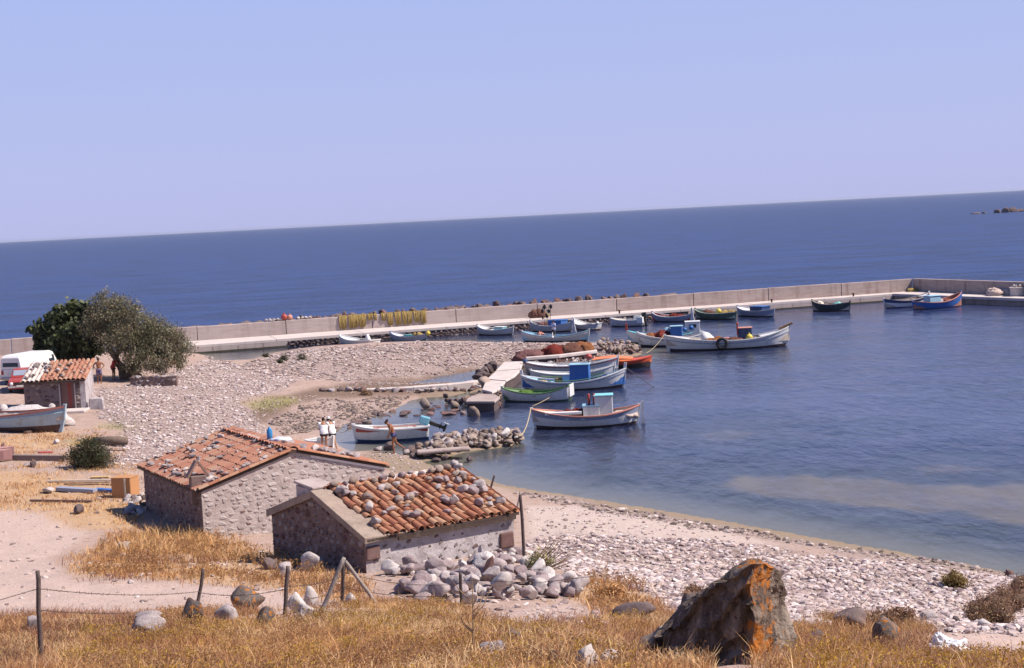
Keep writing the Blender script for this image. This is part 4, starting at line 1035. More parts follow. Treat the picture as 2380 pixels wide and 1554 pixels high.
# its gable faces left: swap so that u runs along the gable
class Swap(Frame):
    def __init__(s, f): s.N, s.u, s.v, s.lu, s.lv = f.N, f.v, f.u, f.lv, f.lu
frR = Swap(frA)
zA1 = solve_height(frR, 776 * S, 1203 * S, frR.lu / 2, 0)
zb1 = min(gz(*frR.p(a, b, 0)[:2]) for a in (0, frR.lu) for b in (0, frR.lv)) - .3
print('HUT R', frR.lu, frR.lv, zE1, zA1, zb1, [gz(*frR.p(a, b, 0)[:2]) for a in (0, frR.lu) for b in (0, frR.lv)])
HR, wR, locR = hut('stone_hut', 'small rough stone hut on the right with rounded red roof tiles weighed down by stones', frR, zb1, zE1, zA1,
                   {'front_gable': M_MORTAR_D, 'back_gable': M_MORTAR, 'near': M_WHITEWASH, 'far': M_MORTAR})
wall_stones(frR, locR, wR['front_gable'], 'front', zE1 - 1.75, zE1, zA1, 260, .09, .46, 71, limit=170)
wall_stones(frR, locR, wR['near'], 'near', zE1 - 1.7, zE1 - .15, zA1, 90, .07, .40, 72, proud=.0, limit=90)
roofR = roof_slab(frR, locR, HR, zE1, zA1, .16, -.02, frR.lv + .1, M_BOARD)
TM1 = tile_mesh('tile', M_TILE, .42, .105, .085, 1.0)
tile_roof(frR, locR, roofR, 'near', zE1, zA1, .16, .42, frR.lv + .08, TM1, .235, .33, 5, 300, .05, .03)
tile_roof(frR, locR, roofR, 'far', zE1, zA1, .16, .30, frR.lv + .08, TM1, .235, .33, 6, 0)
# ridge tiles, some of them bedded in white mortar
RT = tile_mesh('ridge_tile', M_TILE, .46, .13, .11, .8); RTW = tile_mesh('ridge_tile', M_CONC_PALE, .46, .14, .12, .8)
for k in range(int((frR.lv - .5) / .4)):
    vv = .5 + k * .4; p = frR.p(frR.lu / 2, vv, zA1 + .04); Mx = basis(frR.rot(0, 1), Vector((0, 0, 1)))
    link('ridge_tile', RTW if 4 <= k <= 7 or k == 1 else RT, roofR, locR(p), Mx.to_euler())
# cement verge along the gable edge, widening to a patch at the near corner
mb = MB(); k_ = (zA1 - zE1) / (frR.lu / 2); nn = 12; ring = []
for i in range(nn + 1):
    a = i / nn; u = frR.lu / 2 * (1 - a) - .16 * a; z = zA1 - (zA1 - zE1) * a - k_ * .16 * a
    wd = .42 + (.75 * sstep(.45, 1.0, np.array(a))) + .05 * sin(i * 2.3)
    ring.append([locR(frR.p(u, -.09, z - .10)), locR(frR.p(u, -.09, z + .07)), locR(frR.p(u, wd, z + .065 + .02 * sin(i))), locR(frR.p(u, wd, z + .0))])
mb.loft(ring); mb.build('verge', M_CEMENT, roofR, bevel=.015)
mb = MB(); ring = []
for i in range(nn + 1):
    a = i / nn; u = frR.lu / 2 + (frR.lu / 2 + .14) * a; z = zA1 - (zA1 - zE1) * a - k_ * .14 * a
    ring.append([locR(frR.p(u, -.10, z - .14)), locR(frR.p(u, -.10, z + .07)), locR(frR.p(u, .32, z + .07)), locR(frR.p(u, .32, z - .02))])
mb.loft(ring); mb.build('verge', M_CEMENT, roofR, bevel=.015)
# low chimney behind the top of the gable: two stone cheeks and a flat lid
p = frR.p(frR.lu * .62, .35, zA1 - .28); mb = MB()
Mh = basis(frR.rot(1, 0), Vector((0, 0, 1)))
ch = MB(); ch.box((-.42, 0, .12), (.16, .6, .55)); ch.box((.42, 0, .05), (.18, .6, .62)); ch.box((0, .26, .1), (.7, .1, .5)); o = ch.build('chimney', M_MORTAR, HR, bevel=.03); o.location = locR(p); o.rotation_euler = Mh.to_euler()
ld = MB(); ld.box((0, 0, .41), (1.12, .7, .07)); q = ld.build('lid', M_CONC, o, bevel=.02); q.rotation_euler = (.0, -.06, 0)
# dark red corner stones
for a, z, w, h in ((.2, zE1 - .42, .42, .36), (frR.lv - .25, zE1 - .75, .46, .42)):
    p = frR.p(-.02, a, z); Mx = basis(frR.rot(0, 1), Vector((0, 0, 1)))
    mb = MB(); mb.box((0, 0, 0), (w, .09, h), taper=.92); o = mb.build('corner_stone', M_STONE_RED, wR['near'], bevel=.04, loc=locR(p)); o.rotation_euler = Mx.to_euler()
# dead eave board over the long wall
mb = MB(); mb.bar(locR(frR.p(-.13, .9, zE1 - .15)), locR(frR.p(-.13, frR.lv, zE1 - .15)), .05, .1); mb.build('eave_board', M_BOARD, roofR)
rg = random.Random(17)
for i in range(62):
    if i < 14: a, b = rg.uniform(.92, 1.0), .6 + i * (frR.lv - .7) / 13
    elif i < 21: a, b = rg.uniform(.05, .95), frR.lv - rg.uniform(-.02, .25)
    else: a, b = rg.uniform(.04, .93), rg.uniform(.5, frR.lv - .1)
    p = roof_point(frR, 'near', zE1, zA1, a, b); w = rg.uniform(.15, .32)
    put_rock('roof_stone', ROCKS + ROCKS_PURP + ROCKS_BROWN, (p.x, p.y, p.z + .10), (w * 1.25, w, w * .72), 'grey stone weighing down the rounded tiles of the right hut', 'stones on the roof of the right hut', 'stone', rg, sink=.0)
for a, b, w, lab, ms in ((.36, .72, .34, 'pointed pale stone standing on the cement corner of the right hut roof', ROCKS_PALE[2:3]), (.22, frR.lv * .68, .36, 'bright white round stone on the lower tiles of the right hut', ROCKS_PALE[:1])):
    p = roof_point(frR, 'near', zE1, zA1, a, b); put_rock('roof_stone', ms, (p.x, p.y, p.z + .1), (w, w * .85, w * .95), lab, None, 'stone', rg, sink=.05)

# --- farther hut, on the left
zE2 = 2.95
frL = Frame(at(491 * S, 1197 * S, zE2), at(945 * S, 1140 * S, zE2), at(330 * S, 1139 * S, zE2))
zA2 = solve_height(frL, 727 * S, 1100 * S, frL.lu / 2, 0)
zb2 = min(gz(*frL.p(a, b, 0)[:2]) for a in (0, frL.lu) for b in (0, frL.lv)) - .3
print('HUT L', frL.lu, frL.lv, zE2, zA2, zb2, [gz(*frL.p(a, b, 0)[:2]) for a in (0, frL.lu) for b in (0, frL.lv)])
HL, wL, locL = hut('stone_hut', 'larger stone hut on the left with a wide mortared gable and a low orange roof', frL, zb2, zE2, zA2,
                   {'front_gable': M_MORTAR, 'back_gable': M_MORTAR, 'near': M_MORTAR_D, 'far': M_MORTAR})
wall_stones(frL, locL, wL['front_gable'], 'front', zE2 - 2.0, zE2, zA2, 480, .08, .46, 81, WALLST_PALE, .024, limit=190)
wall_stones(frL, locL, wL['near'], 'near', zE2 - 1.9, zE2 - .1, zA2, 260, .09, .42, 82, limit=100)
roofL = roof_slab(frL, locL, HL, zE2, zA2, .18, -.06, frL.lv + .12, M_BOARD)
TM2 = tile_mesh('tile', M_TILE2, .46, .128, .115, .5)
tile_roof(frL, locL, roofL, 'near', zE2, zA2, .18, -.02, frL.lv + .1, TM2, .262, .37, 15, 300, .018, .0, zoff=.035)
tile_roof(frL, locL, roofL, 'far', zE2, zA2, .18, -.02, frL.lv + .1, TM2, .262, .37, 16, 0, zoff=.035)
RT2 = tile_mesh('ridge_tile', M_TILE2, .5, .15, .13, .7)
for k in range(int((frL.lv) / .43)):
    p = frL.p(frL.lu / 2 + .05 * sin(k * .7), k * .43, zA2 + .05 - .05 * sin(pi * k * .43 / frL.lv)); link('ridge_tile', RTW if k in (8, 9, 10) else RT2, roofL, locL(p), basis(frL.rot(0, 1), Vector((0, 0, 1))).to_euler())
# white lime edge under the right half of the gable roof
mb = MB(); ring = []
for i in range(9):
    a = .18 + .82 * i / 8; u = frL.lu / 2 * (1 + a); z = zE2 + (zA2 - zE2) * (1 - a)
    ring.append([locL(frL.p(u, -.03, z - .13)), locL(frL.p(u, -.03, z + .0)), locL(frL.p(u, .3, z + .0)), locL(frL.p(u, .3, z - .13))])
mb.loft(ring); mb.build('lime_edge', P('lime', (.80, .76, .72), rough=.9), roofL)
# gable edge tiles laid along the slope
ET = tile_mesh('edge_tile', M_TILE, .42, .10, .09, .7)
slN = (frL.rot(1, 0) * (frL.lu / 2) + Vector((0, 0, zA2 - zE2))).normalized(); slF = (frL.rot(-1, 0) * (frL.lu / 2) + Vector((0, 0, zA2 - zE2))).normalized()
for k in range(int(hypot(frL.lu / 2, zA2 - zE2) / .36)):
    for s0, e0 in ((slN, 0), (slF, frL.lu)):
        p = frL.p(e0, -.03, zE2 + .06) + s0 * (k * .36 - .1); link('edge_tile', ET, roofL, locL(p), basis(s0, Vector((0, 0, 1))).to_euler())
# chimney with two leaning slabs on the near eave by the corner
p = frL.p(.10, .62, zE2 - .25); Mh = basis(frL.rot(0, 1), Vector((0, 0, 1)))
ch = MB(); ch.box((0, 0, .20), (.55, .5, .9), taper=.92); o = ch.build('chimney', M_MORTAR_D, HL, bevel=.03); o.location = locL(p); o.rotation_euler = (0, 0, .35)
cs = MB(); cs.bar((-.34, 0, .60), (-.02, 0, 1.12), .42, .06); cs.build('cap_slab', P('terracotta_slab', (.30, .19, .15), rough=.9), o)
cs = MB(); cs.bar((.34, 0, .60), (.02, 0, 1.12), .42, .06); cs.build('cap_slab', P('terracotta_slab', (.30, .19, .15), rough=.9), o)
ft = MB(); ft.blob((.36, -.1, .48), (.22, .22, .14), 4, 2); ft.build('mortar_foot', M_MORTAR, o, smooth=True)
rg = random.Random(27)
for i in range(96):
    if i < 20: a, b = rg.uniform(.0, .12), .4 + i * (frL.lv - .4) / 19
    elif i < 30: a, b = rg.uniform(.1, .95), rg.uniform(.0, .5)
    elif i < 36: a, b = rg.uniform(.1, 1), frL.lv - rg.uniform(0, .3)
    else: a, b = rg.uniform(.04, .97), rg.uniform(.2, frL.lv - .1)
    p = roof_point(frL, 'near', zE2, zA2, a, b); w = rg.uniform(.11, .26)
    put_rock('roof_stone', ROCKS + ROCKS_RED[:1] + ROCKS_PALE[:1] + ROCKS, (p.x, p.y, p.z + .06), (w * 1.3, w, w * .62), 'grey stone weighing down the low orange tiles of the left hut', 'stones on the roof of the left hut', 'stone', rg, sink=.0)
for i in range(22):
    p = roof_point(frL, 'far', zE2, zA2, rg.uniform(.1, .95), rg.uniform(.0, 2.2)); w = rg.uniform(.18, .34)
    put_rock('roof_stone', ROCKS + ROCKS_PALE[:1], (p.x, p.y, p.z + .06), (w * 1.3, w, w * .62), 'grey stone weighing down the low orange tiles of the left hut', 'stones on the roof of the left hut', 'stone', rg, sink=.0)
# blue plastic bottle and a pale bag lying by the ridge
p = roof_point(frL, 'far', zE2, zA2, .96, 2.6); mb = MB(); mb.lathe([(.09, 0), (.10, .03), (.10, .30), (.05, .37), (.045, .42), (.02, .425)], 12)
o = mb.build('bottle', P('blue_plastic', (.03, .22, .50), rough=.3), None, True); o.location = (p.x, p.y, zA2 + .1); tag(o, 'bright blue plastic bottle standing on the ridge of the left hut', 'bottle')
p = roof_point(frL, 'far', zE2, zA2, .9, 2.0); mb = MB(); mb.blob((0, 0, .12), (.36, .22, .16), 5, 3, .4, 2.2); o = mb.build('plastic_bag', P('pale_plastic', (.62, .66, .74), rough=.5), None, True); o.location = (p.x, p.y, p.z + .04)
tag(o, 'crumpled pale plastic bag beside the blue bottle on the left hut', 'bag')

# --- small hut by the beached boat
SH_z = ground_at(150, 962).z
cR = at(212 / 1.0504, 1001 / 1.0504, SH_z); cL = at(63 / 1.0504, 1003 / 1.0504, SH_z)
ang = radians(2)
wd = 3.45; dp = 2.1; hf = 1.72; hb = 2.4
SHU = thing('storage_hut', 'tiny stone store with a plank door and a tiled lean-to roof beside the tree', 'hut', cR, ang)
def boxw(name, x0, x1, y0, y1, z0, zf, zbk, mat):
    mb = MB(); vs = [(x0, y0, z0), (x1, y0, z0), (x1, y1, z0), (x0, y1, z0), (x0, y0, zf), (x1, y0, zf), (x1, y1, zbk), (x0, y1, zbk)]
    mb.add(vs, [(3, 2, 1, 0), (4, 5, 6, 7), (0, 1, 5, 4), (1, 2, 6, 5), (2, 3, 7, 6), (3, 0, 4, 7)]); return mb.build(name, mat, SHU)
M_HUTW = plaster('grey_render', (.22, .175, .18), (.11, .085, .09), .7, 5.0)
dx0, dx1 = -1.42, -.62
w1 = boxw('front_wall', -wd, dx0, 0, .3, -.4, hf, hf + .08, M_HUTW); w2 = boxw('front_wall', dx1, -.31, 0, .3, -.4, hf, hf + .08, M_HUTW)
w3 = boxw('lintel', dx0, dx1, 0, .3, hf - .12, hf - .002, hf + .078, M_HUTW)
boxw('side_wall', -.30, 0, .0, dp, -.4, hf, hb, M_WHITEWASH); boxw('side_wall', -wd, -wd + .3, .31, dp, -.4, hf + .08, hb, M_HUTW); boxw('back_wall', -wd + .31, -.31, dp - .3, dp, -.4, hb - .08, hb - .005, M_HUTW)
rg = random.Random(41)
for w_, xa, xb, nn in ((w1, -wd + .1, dx0 - .12, 46), (w2, dx1 + .1, -.4, 12)):
    for i in range(nn):
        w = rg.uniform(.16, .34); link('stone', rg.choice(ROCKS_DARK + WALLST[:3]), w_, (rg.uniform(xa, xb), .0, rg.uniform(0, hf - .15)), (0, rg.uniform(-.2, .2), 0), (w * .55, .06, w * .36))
for k in range(4):
    mb = MB(); mb.box((dx0 + .1 + k * .2, .14, (hf - .12) / 2), (.192, .05, hf - .13)); mb.build('door_plank', P('door_paint' if k != 2 else 'door_paint_red', (.20, .11, .10) if k != 2 else (.26, .06, .05), rough=.8), SHU)
mb = MB(); mb.box((dx0 - .03, -.02, .75), (.07, .05, 1.6)); mb.box((dx1 + .03, -.02, .75), (.07, .05, 1.6)); mb.build('door_frame', P('grey_wood', (.42, .36, .35), rough=.8), SHU)
mb = MB(); mb.box((-wd / 2 - .02, .05, 0), (wd + .22, dp + .75, .08)); rf = mb.build('roof', M_BOARD, SHU); rf.location = (0, dp / 2 - .1, (hf + hb) / 2 + .07); rf.rotation_euler = (math.atan2(hb - hf, dp), 0, 0)
T3 = tile_mesh('tile', M_TILE2, .44, .115, .095, .9); T3W = tile_mesh('tile', M_CONC_PALE, .44, .115, .095, .9)
nc3 = 14
for c in range(nc3):
    for r in range(8):
        x = -wd - .05 + (c + .5) * (wd + .15) / nc3; y = -.46 + r * .345 - .86
        link('tile', T3W if c < 4 else T3, rf, (x + rg.uniform(-.02, .02), y + rg.uniform(-.03, .03), .05 + rg.uniform(0, .02)), (0, -.04, pi / 2 + rg.uniform(-.1, .1)))
mb = MB()
for c in range(nc3 + 1):
    x = -wd - .05 + c * (wd + .15) / nc3; mb.bar((x, -1.3, .055), (x, 1.45, .055), .1, .02)
mb.build('channel_tiles', M_TILE, rf)['kind'] = 'stuff'
for i in range(24):
    x, y = rg.uniform(-wd, 0), rg.uniform(-.2, 1.9); w = rg.uniform(.16, .3); q = SHU.matrix_basis if False else None
    cA, sA = cos(ang), sin(ang); X = cR.x + x * cA - y * sA; Y = cR.y + x * sA + y * cA; Z = cR.z + hf + (hb - hf) * y / dp + .22
    put_rock('roof_stone', ROCKS + ROCKS_BROWN, (X, Y, Z), (w * 1.2, w, w * .8), 'grey stone on the tiles of the tiny store beside the tree', 'stones on the roof of the tiny store', 'stone', rg, sink=0)
mb = MB(); mb.box((-.75, -.75, .06), (1.9, 1.4, .16)); mb.build('doorstep', M_CONC_PALE, SHU, bevel=.04)
mb = MB(); mb.box((.55, .1, .3), (.9, .35, .7), taper=.85); mb.build('buttress', M_WHITEWASH, SHU, bevel=.06)
# ------------------------------------------------------------------ boats
WHITE = P('white_boat_paint', (.78, .76, .74), rough=.45, wear=.35); GREYW = P('greyish_boat_paint', (.56, .55, .58), rough=.5, wear=.4)
LBLUE = P('light_blue_paint', (.33, .55, .68), rough=.5, wear=.4); BLUE = P('blue_paint', (.035, .14, .42), rough=.5, wear=.25); NAVY = P('navy_paint', (.03, .06, .16), rough=.5)
GREEN = P('green_paint', (.12, .24, .09), rough=.55, wear=.35); DGREEN = P('dark_green_paint', (.08, .13, .10), rough=.55, wear=.4); REDP = P('red_paint', (.40, .06, .05), rough=.55, wear=.35)
ORANGE = P('orange_cloth', (.75, .22, .08), rough=.6, wear=.15); ORED = P('orange_red_rubber', (.62, .09, .04), rough=.45, wear=.1); WOOD = P('boat_wood', (.28, .16, .09), rough=.7, wear=.4)
DARKB = P('dark_bottom_paint', (.05, .03, .03), rough=.6); REDB = P('red_bottom_paint', (.20, .05, .04), rough=.6); PALEWOOD = P('bleached_wood', (.50, .41, .34), rough=.8, wear=.4)
BLACK = P('black_rubber', (.02, .02, .022), rough=.6); GREYB = P('grey_blue_paint', (.30, .33, .44), rough=.5, wear=.4); CREAM = P('cream_paint', (.72, .64, .50), rough=.5)
YEL = P('yellow_plastic', (.72, .55, .08), rough=.4, wear=.1); TEAL = P('teal_cloth', (.16, .50, .46), rough=.6); SALMON = P('salmon_paint', (.62, .26, .19), rough=.5); TURQ = P('turquoise_paint', (.25, .62, .68), rough=.5)
GLASS = P('dark_window', (.03, .04, .05), rough=.1, wear=0)
def net_mat(name, a, b):
    t = NT(name); v = t.coord(); n = t.noise(9, 6, .8, v, 1.0); n2 = t.noise(30, 4, .8, v)
    t.col(t.mix(t.ramp(n, [(.35, 0.0), (.65, 1.0)]), a, b)); t.b.inputs['Roughness'].default_value = 1; t.b.inputs['Specular IOR Level'].default_value = 0
    t.bump(t.math('ADD', n, n2), 1.0, .12); return t.m
N_RED = net_mat('red_net', (.18, .035, .03), (.34, .08, .06)); N_BROWN = net_mat('brown_net', (.16, .075, .06), (.30, .15, .11)); N_ORNG = net_mat('orange_net', (.30, .11, .05), (.48, .22, .11)); N_YEL = net_mat('yellow_net', (.40, .27, .09), (.58, .42, .17))
N_PURP = net_mat('purple_net', (.20, .09, .09), (.36, .19, .18)); ROPE = P('pale_rope', (.48, .38, .24), rough=.9, wear=.1)

class Boat:
    def __init__(s, label, wl, wr, tipl, tipr, bow, group='fishing boats in the harbour', name='fishing_boat', B=None, fb=.5, fbb=.95, fbs=.75, stern='pointed',
                 hull=None, band=None, rim=None, inside=None, boot=None, floor=.12, z=0.0, rise=2.0, post=.10, full=2.4, bandw=.2, cat='boat', strake=None, tilt=(0, 0)):
        a, b = at(*wl, z), at(*wr, z)
        k = (tipr - tipl) / (wr[0] - wl[0]); s.L = (b - a).length * k
        c = (a + b) / 2 + (b - a).normalized() * 0
        # the middle of the whole boat sits a little off the middle of its waterline
        sh = ((tipl + tipr) / 2 - (wl[0] + wr[0]) / 2) / (wr[0] - wl[0]) * (b - a).length
        dr = (b - a).normalized(); c = c + dr * sh
        f = dr if bow == 'R' else -dr
        s.rz = math.atan2(f.y, f.x); s.B = B or s.L * .30; s.fb, s.fbb, s.fbs, s.stern, s.full, s.rise = fb, fbb, fbs, stern, full, rise
        s.floor = floor
        s.T = thing(name, label, cat, (c.x, c.y, z), s.rz, group); s.T.rotation_euler = (tilt[0], tilt[1], s.rz); s.c = c; s.z = z
        hull = hull or WHITE; band = band or hull; rim = rim or WHITE; inside = inside or hull; boot = boot or DARKB
        n = 22
        st = [i / n for i in range(n + 1)]
        rowsq = [1.0, 1 - bandw, .52, .16, 0.0, -.5]
        def pt(t, q, side):
            zs = s.zs(t); hb = s.hb(t)
            zz = zs * q if q >= 0 else -.35
            w = hb * (.70 + .30 * max(q, 0) ** .75) if q >= 0 else hb * .42
            xk = 1 - .075 * (1 - max(q, 0)) - (0 if q >= 0 else .05)
            x = (t - .5) * s.L
            if t > .5 or stern == 'pointed': x = x * xk
            else: x = x * (xk * .3 + .7)
            return (x, side * w, zz)
        V = []; F = []; MI = []
        m_ = len(rowsq)
        for side in (1, -1):
            b0 = len(V)
            for t in st:
                for q in rowsq: V.append(pt(t, q, side))
            for i in range(n):
                for j in range(m_ - 1):
                    f_ = (b0 + i * m_ + j, b0 + (i + 1) * m_ + j, b0 + (i + 1) * m_ + j + 1, b0 + i * m_ + j + 1)
                    F.append(f_ if side < 0 else f_[::-1]); MI.append((1, 0, 0, 2, 2)[j])
        off = (n + 1) * m_
        for i in range(n): F.append((i * m_ + m_ - 1, (i + 1) * m_ + m_ - 1, off + (i + 1) * m_ + m_ - 1, off + i * m_ + m_ - 1)); MI.append(2)
        if stern == 'transom':
            for j in range(m_ - 1): F.append((j, j + 1, off + j + 1, off + j)); MI.append(0 if j < 3 else 2)
        mb = MB(); mb.v = V; mb.f = F; mb.m = MI
        s.hull = mb.build('hull', [hull, band, boot], s.T, True)
        # inner skin and sole
        mb = MB(); rq = [(1.0, .0), (None, 0)]; V = []; F = []
        for t in st:
            zs = s.zs(t); hb = max(s.hb(t) - .05, .004); zf = min(floor, zs - .12); xk = .985
            for sd, zz, w in ((1, zs - .005, hb), (1, zf, hb * .8), (-1, zf, hb * .8), (-1, zs - .005, hb)): V.append(((t - .5) * s.L * xk, sd * w, zz))
        for i in range(n):
            for j in range(3): F.append((i * 4 + j, i * 4 + j + 1, (i + 1) * 4 + j + 1, (i + 1) * 4 + j))
        if stern == 'transom': F.append((0, 1, 2, 3))
        mb.v = V; mb.f = F; mb.m = [0] * len(F); mb.build('lining', inside, s.T)
        # gunwale
        mb = MB()
        for sd in (1, -1):
            ring = []
            for t in st:
                zs = s.zs(t); hb = s.hb(t); x = (t - .5) * s.L
                ring.append([(x, sd * (hb + .035), zs + .035), (x, sd * max(hb - .085, .0), zs + .04), (x, sd * max(hb - .085, .0), zs - .02), (x, sd * (hb + .035), zs - .03)])
            mb.loft(ring)
        if stern == 'transom':
            hb = s.hb(0); mb.bar((-s.L / 2, -hb, s.zs(0)), (-s.L / 2, hb, s.zs(0)), .07, .07)
        mb.build('gunwale', rim, s.T)
        if strake:
            mb = MB()
            for sd in (1, -1):
                ring = []
                for t in st:
                    p = pt(t, 1 - bandw, sd); ring.append([(p[0], p[1] + sd * .03, p[2] + .03), (p[0], p[1] - sd * .02, p[2] + .03), (p[0], p[1] - sd * .02, p[2] - .03), (p[0], p[1] + sd * .03, p[2] - .03)])
                mb.loft(ring)
            mb.build('rubbing_strake', strake, s.T)
        # stem posts
        if post:
            for e, w_ in ((1, s.fbb),) + (((-1, s.fbs),) if stern == 'pointed' else ()):
                mb = MB(); x1 = e * s.L / 2; zt = w_
                mb.loft([[(x1 * .88, -.05, -.25), (x1 * .93, -.05, -.25), (x1 * .93, .05, -.25), (x1 * .88, .05, -.25)], [(x1 * .94 - e * .04, -.05, zt * .45), (x1 * .975 + e * .03, -.05, zt * .45), (x1 * .975 + e * .03, .05, zt * .45), (x1 * .94 - e * .04, .05, zt * .45)],
                         [(x1 - e * .12, -.055, zt + post), (x1 + e * .06, -.055, zt + post), (x1 + e * .06, .055, zt + post), (x1 - e * .12, .055, zt + post)]])
                mb.build('stem_post' if e > 0 else 'stern_post', hull, s.T, bevel=.01)
    def hb(s, t):
        if s.stern == 'pointed': return max(.02, s.B / 2 * (1 - abs(2 * t - 1) ** s.full) ** .85)
        if t < .4: return s.B / 2 * (.80 + .20 * sin(pi / 2 * t / .4))
        return max(.02, s.B / 2 * (1 - ((t - .4) / .6) ** s.full) ** .9)
    def zs(s, t):
        r = s.fb
        if t > .45: r += (s.fbb - s.fb) * ((t - .45) / .55) ** s.rise
        else: r += (s.fbs - s.fb) * ((.45 - t) / .45) ** s.rise
        return r
    def x(s, t): return (t - .5) * s.L
    def world(s, x, y, z): return s.T.matrix_basis @ Vector((x, y, z))
    def thwarts(s, ts, mat=WHITE, dz=-.14, w=.24):
        for t in ts:
            mb = MB(); mb.box((s.x(t), 0, s.zs(t) + dz), (w, 2 * s.hb(t) - .1, .045)); mb.build('thwart', mat, s.T, bevel=.008)
        return s
    def deck(s, t0, t1, mat, dz=-.04, name='foredeck'):
        mb = MB(); n = 8; ring = []
        for i in range(n + 1):
            t = t0 + (t1 - t0) * i / n; hb = max(s.hb(t) - .06, .003); z = s.zs(t) + dz
            ring.append([(s.x(t), -hb, z), (s.x(t), 0, z + .05), (s.x(t), hb, z), (s.x(t), hb, z - .05), (s.x(t), -hb, z - .05)])
        mb.loft(ring); mb.build(name, mat, s.T); return s
    def rudder(s, mat, h=.9, ln=.45):
        mb = MB(); x0 = -s.L / 2; mb.loft([[(x0 - .02, -.03, -.3), (x0 - .02, .03, -.3), (x0 - ln, .03, -.3), (x0 - ln, -.03, -.3)], [(x0 - .04, -.03, s.fbs * .6), (x0 - .04, .03, s.fbs * .6), (x0 - ln * .6, .03, s.fbs * .6), (x0 - ln * .6, -.03, s.fbs * .6)],
                                           [(x0 - .06, -.03, s.fbs + h * .3), (x0 - .06, .03, s.fbs + h * .3), (x0 - .22, .03, s.fbs + h * .3), (x0 - .22, -.03, s.fbs + h * .3)]])
        mb.build('rudder', mat, s.T); return s
    def cabin(s, t, size, mat, roofmat, y=0.0, z0=None, name='wheelhouse', window=False, over=.08, taper=.97, sub=None):
        z0 = s.floor if z0 is None else z0
        mb = MB(); mb.box((s.x(t), y, z0 + size[2] / 2), size, taper=taper); o = mb.build(name, mat, s.T, bevel=.03)
        mb = MB(); mb.box((s.x(t), y, z0 + size[2] + .025), (size[0] + over, size[1] + over, .06)); mb.build('roof', roofmat, o, bevel=.02)
        if window:
            for sd in (1, -1):
                mb = MB(); mb.box((s.x(t), y + sd * size[1] * .488, z0 + size[2] * .72), (size[0] * .5, .03, size[2] * .24)); mb.build('window', GLASS, o)
        return s
    def cargo(s, name, mb, mat, label, cat, loc, smooth=True, group=None):
        o = mb.build(name, mat, None, smooth); w = s.world(*loc); o.location = w; o.rotation_euler = (0, 0, s.rz); return tag(o, label, cat, group)
def rope(a, b, sag, label, r=.018, mat=None, group='mooring ropes'):
    mb = MB(); a, b = Vector(a), Vector(b)
    mb.tube([a + (b - a) * (i / 10) - Vector((0, 0, sag * 4 * (i / 10) * (1 - i / 10))) for i in range(11)], r, 5)
    return tag(mb.build('rope', mat or ROPE, None, True), label, 'rope', group)
def heap_mb(lx, ly, h, seed, n=5):
    mb = MB(); rg = random.Random(seed)
    for i in range(n): mb.blob((rg.uniform(-.35, .35) * lx, rg.uniform(-.3, .3) * ly, h * rg.uniform(.15, .3)), (lx * rg.uniform(.25, .42), ly * rg.uniform(.3, .45), h * rg.uniform(.5, .8)), seed + i, 3, .35, 2.4)
    return mb
def buoy_mb(r): 
    mb = MB(); mb.lathe([(r * sin(pi * i / 8) + .001, r * (1 - cos(pi * i / 8))) for i in range(9)], 12); mb.lathe([(r * .2, 2 * r - .01), (r * .22, 2 * r + r * .3)], 8); return mb

# big white double-ender lying off the spit
b = Boat('largest white double-ended boat with a tyre fender and a brown capped stern post', (1560, 816.5), (1829, 804), 1545, 1838, 'L', B=2.9, fb=.72, fbb=1.25, fbs=1.55, hull=WHITE, rim=WHITE, inside=PALEWOOD, floor=.42, bandw=.28, strake=GREYB, post=.12, rise=2.2)
b.deck(.80, .99, WHITE).deck(.03, .24, WHITE, name='afterdeck').cabin(.36, (1.05, .95, 1.05), NAVY, SALMON, z0=.5, over=.1).thwarts([.5, .62, .72], PALEWOOD)
mb = MB(); mb.bar((-b.L / 2 + .9, 0, 1.36), (-b.L / 2 - .2, 0, 1.78), .26, .16); mb.build('tiller', WOOD, b.T, bevel=.03)
mb = MB(); mb.lathe([(.05, .9), (.07, 1.0), (.07, 1.75), (.1, 1.8), (.1, 1.9)], 10, (b.x(.42), .35, .1)); mb.build('exhaust_pipe', REDP, b.T, True)
# tyre hanging on the near side
sd = -1 if (b.T.matrix_basis.to_3x3() @ Vector((0, -1, 0))).y < 0 else 1
mb = MB(); R, r = .36, .12; rings = []
for i in range(20):
    a = 2 * pi * i / 20; rings.append([(R * cos(a) + r * cos(q) * cos(a), r * sin(q), R * sin(a) + r * cos(q) * sin(a)) for q in [2 * pi * j / 8 for j in range(8)]])
vs = [p for rr in rings for p in rr]; mb.add(vs, [(i * 8 + j, i * 8 + (j + 1) % 8, ((i + 1) % 20) * 8 + (j + 1) % 8, ((i + 1) % 20) * 8 + j) for i in range(20) for j in range(8)])
b.cargo('tyre', mb, BLACK, 'black tyre hung as a fender on the largest white boat', 'tyre', (b.x(.555), sd * (b.hb(.55) + .08), .55))
b.cargo('net_heap', heap_mb(1.6, 1.2, .5, 3), N_ORNG, 'orange brown net heap amidships in the largest white boat', 'net', (b.x(.60), sd * .3, .42))
b.cargo('net_heap', heap_mb(1.0, .9, .5, 5), N_BROWN, 'brown net heap just in front of the navy wheelhouse', 'net', (b.x(.45), sd * .7, .45))
mb = MB(); mb.box((0, 0, .18), (1.4, .9, .36), taper=.95); b.cargo('crate', mb, SALMON, 'flat red box beside the navy wheelhouse of the largest boat', 'box', (b.x(.47), 0, .5), False)
mb = buoy_mb(.26); b.cargo('buoy', mb, YEL, 'yellow buoy on the near side of the largest white boat', 'buoy', (b.x(.335), sd * .95, .62))
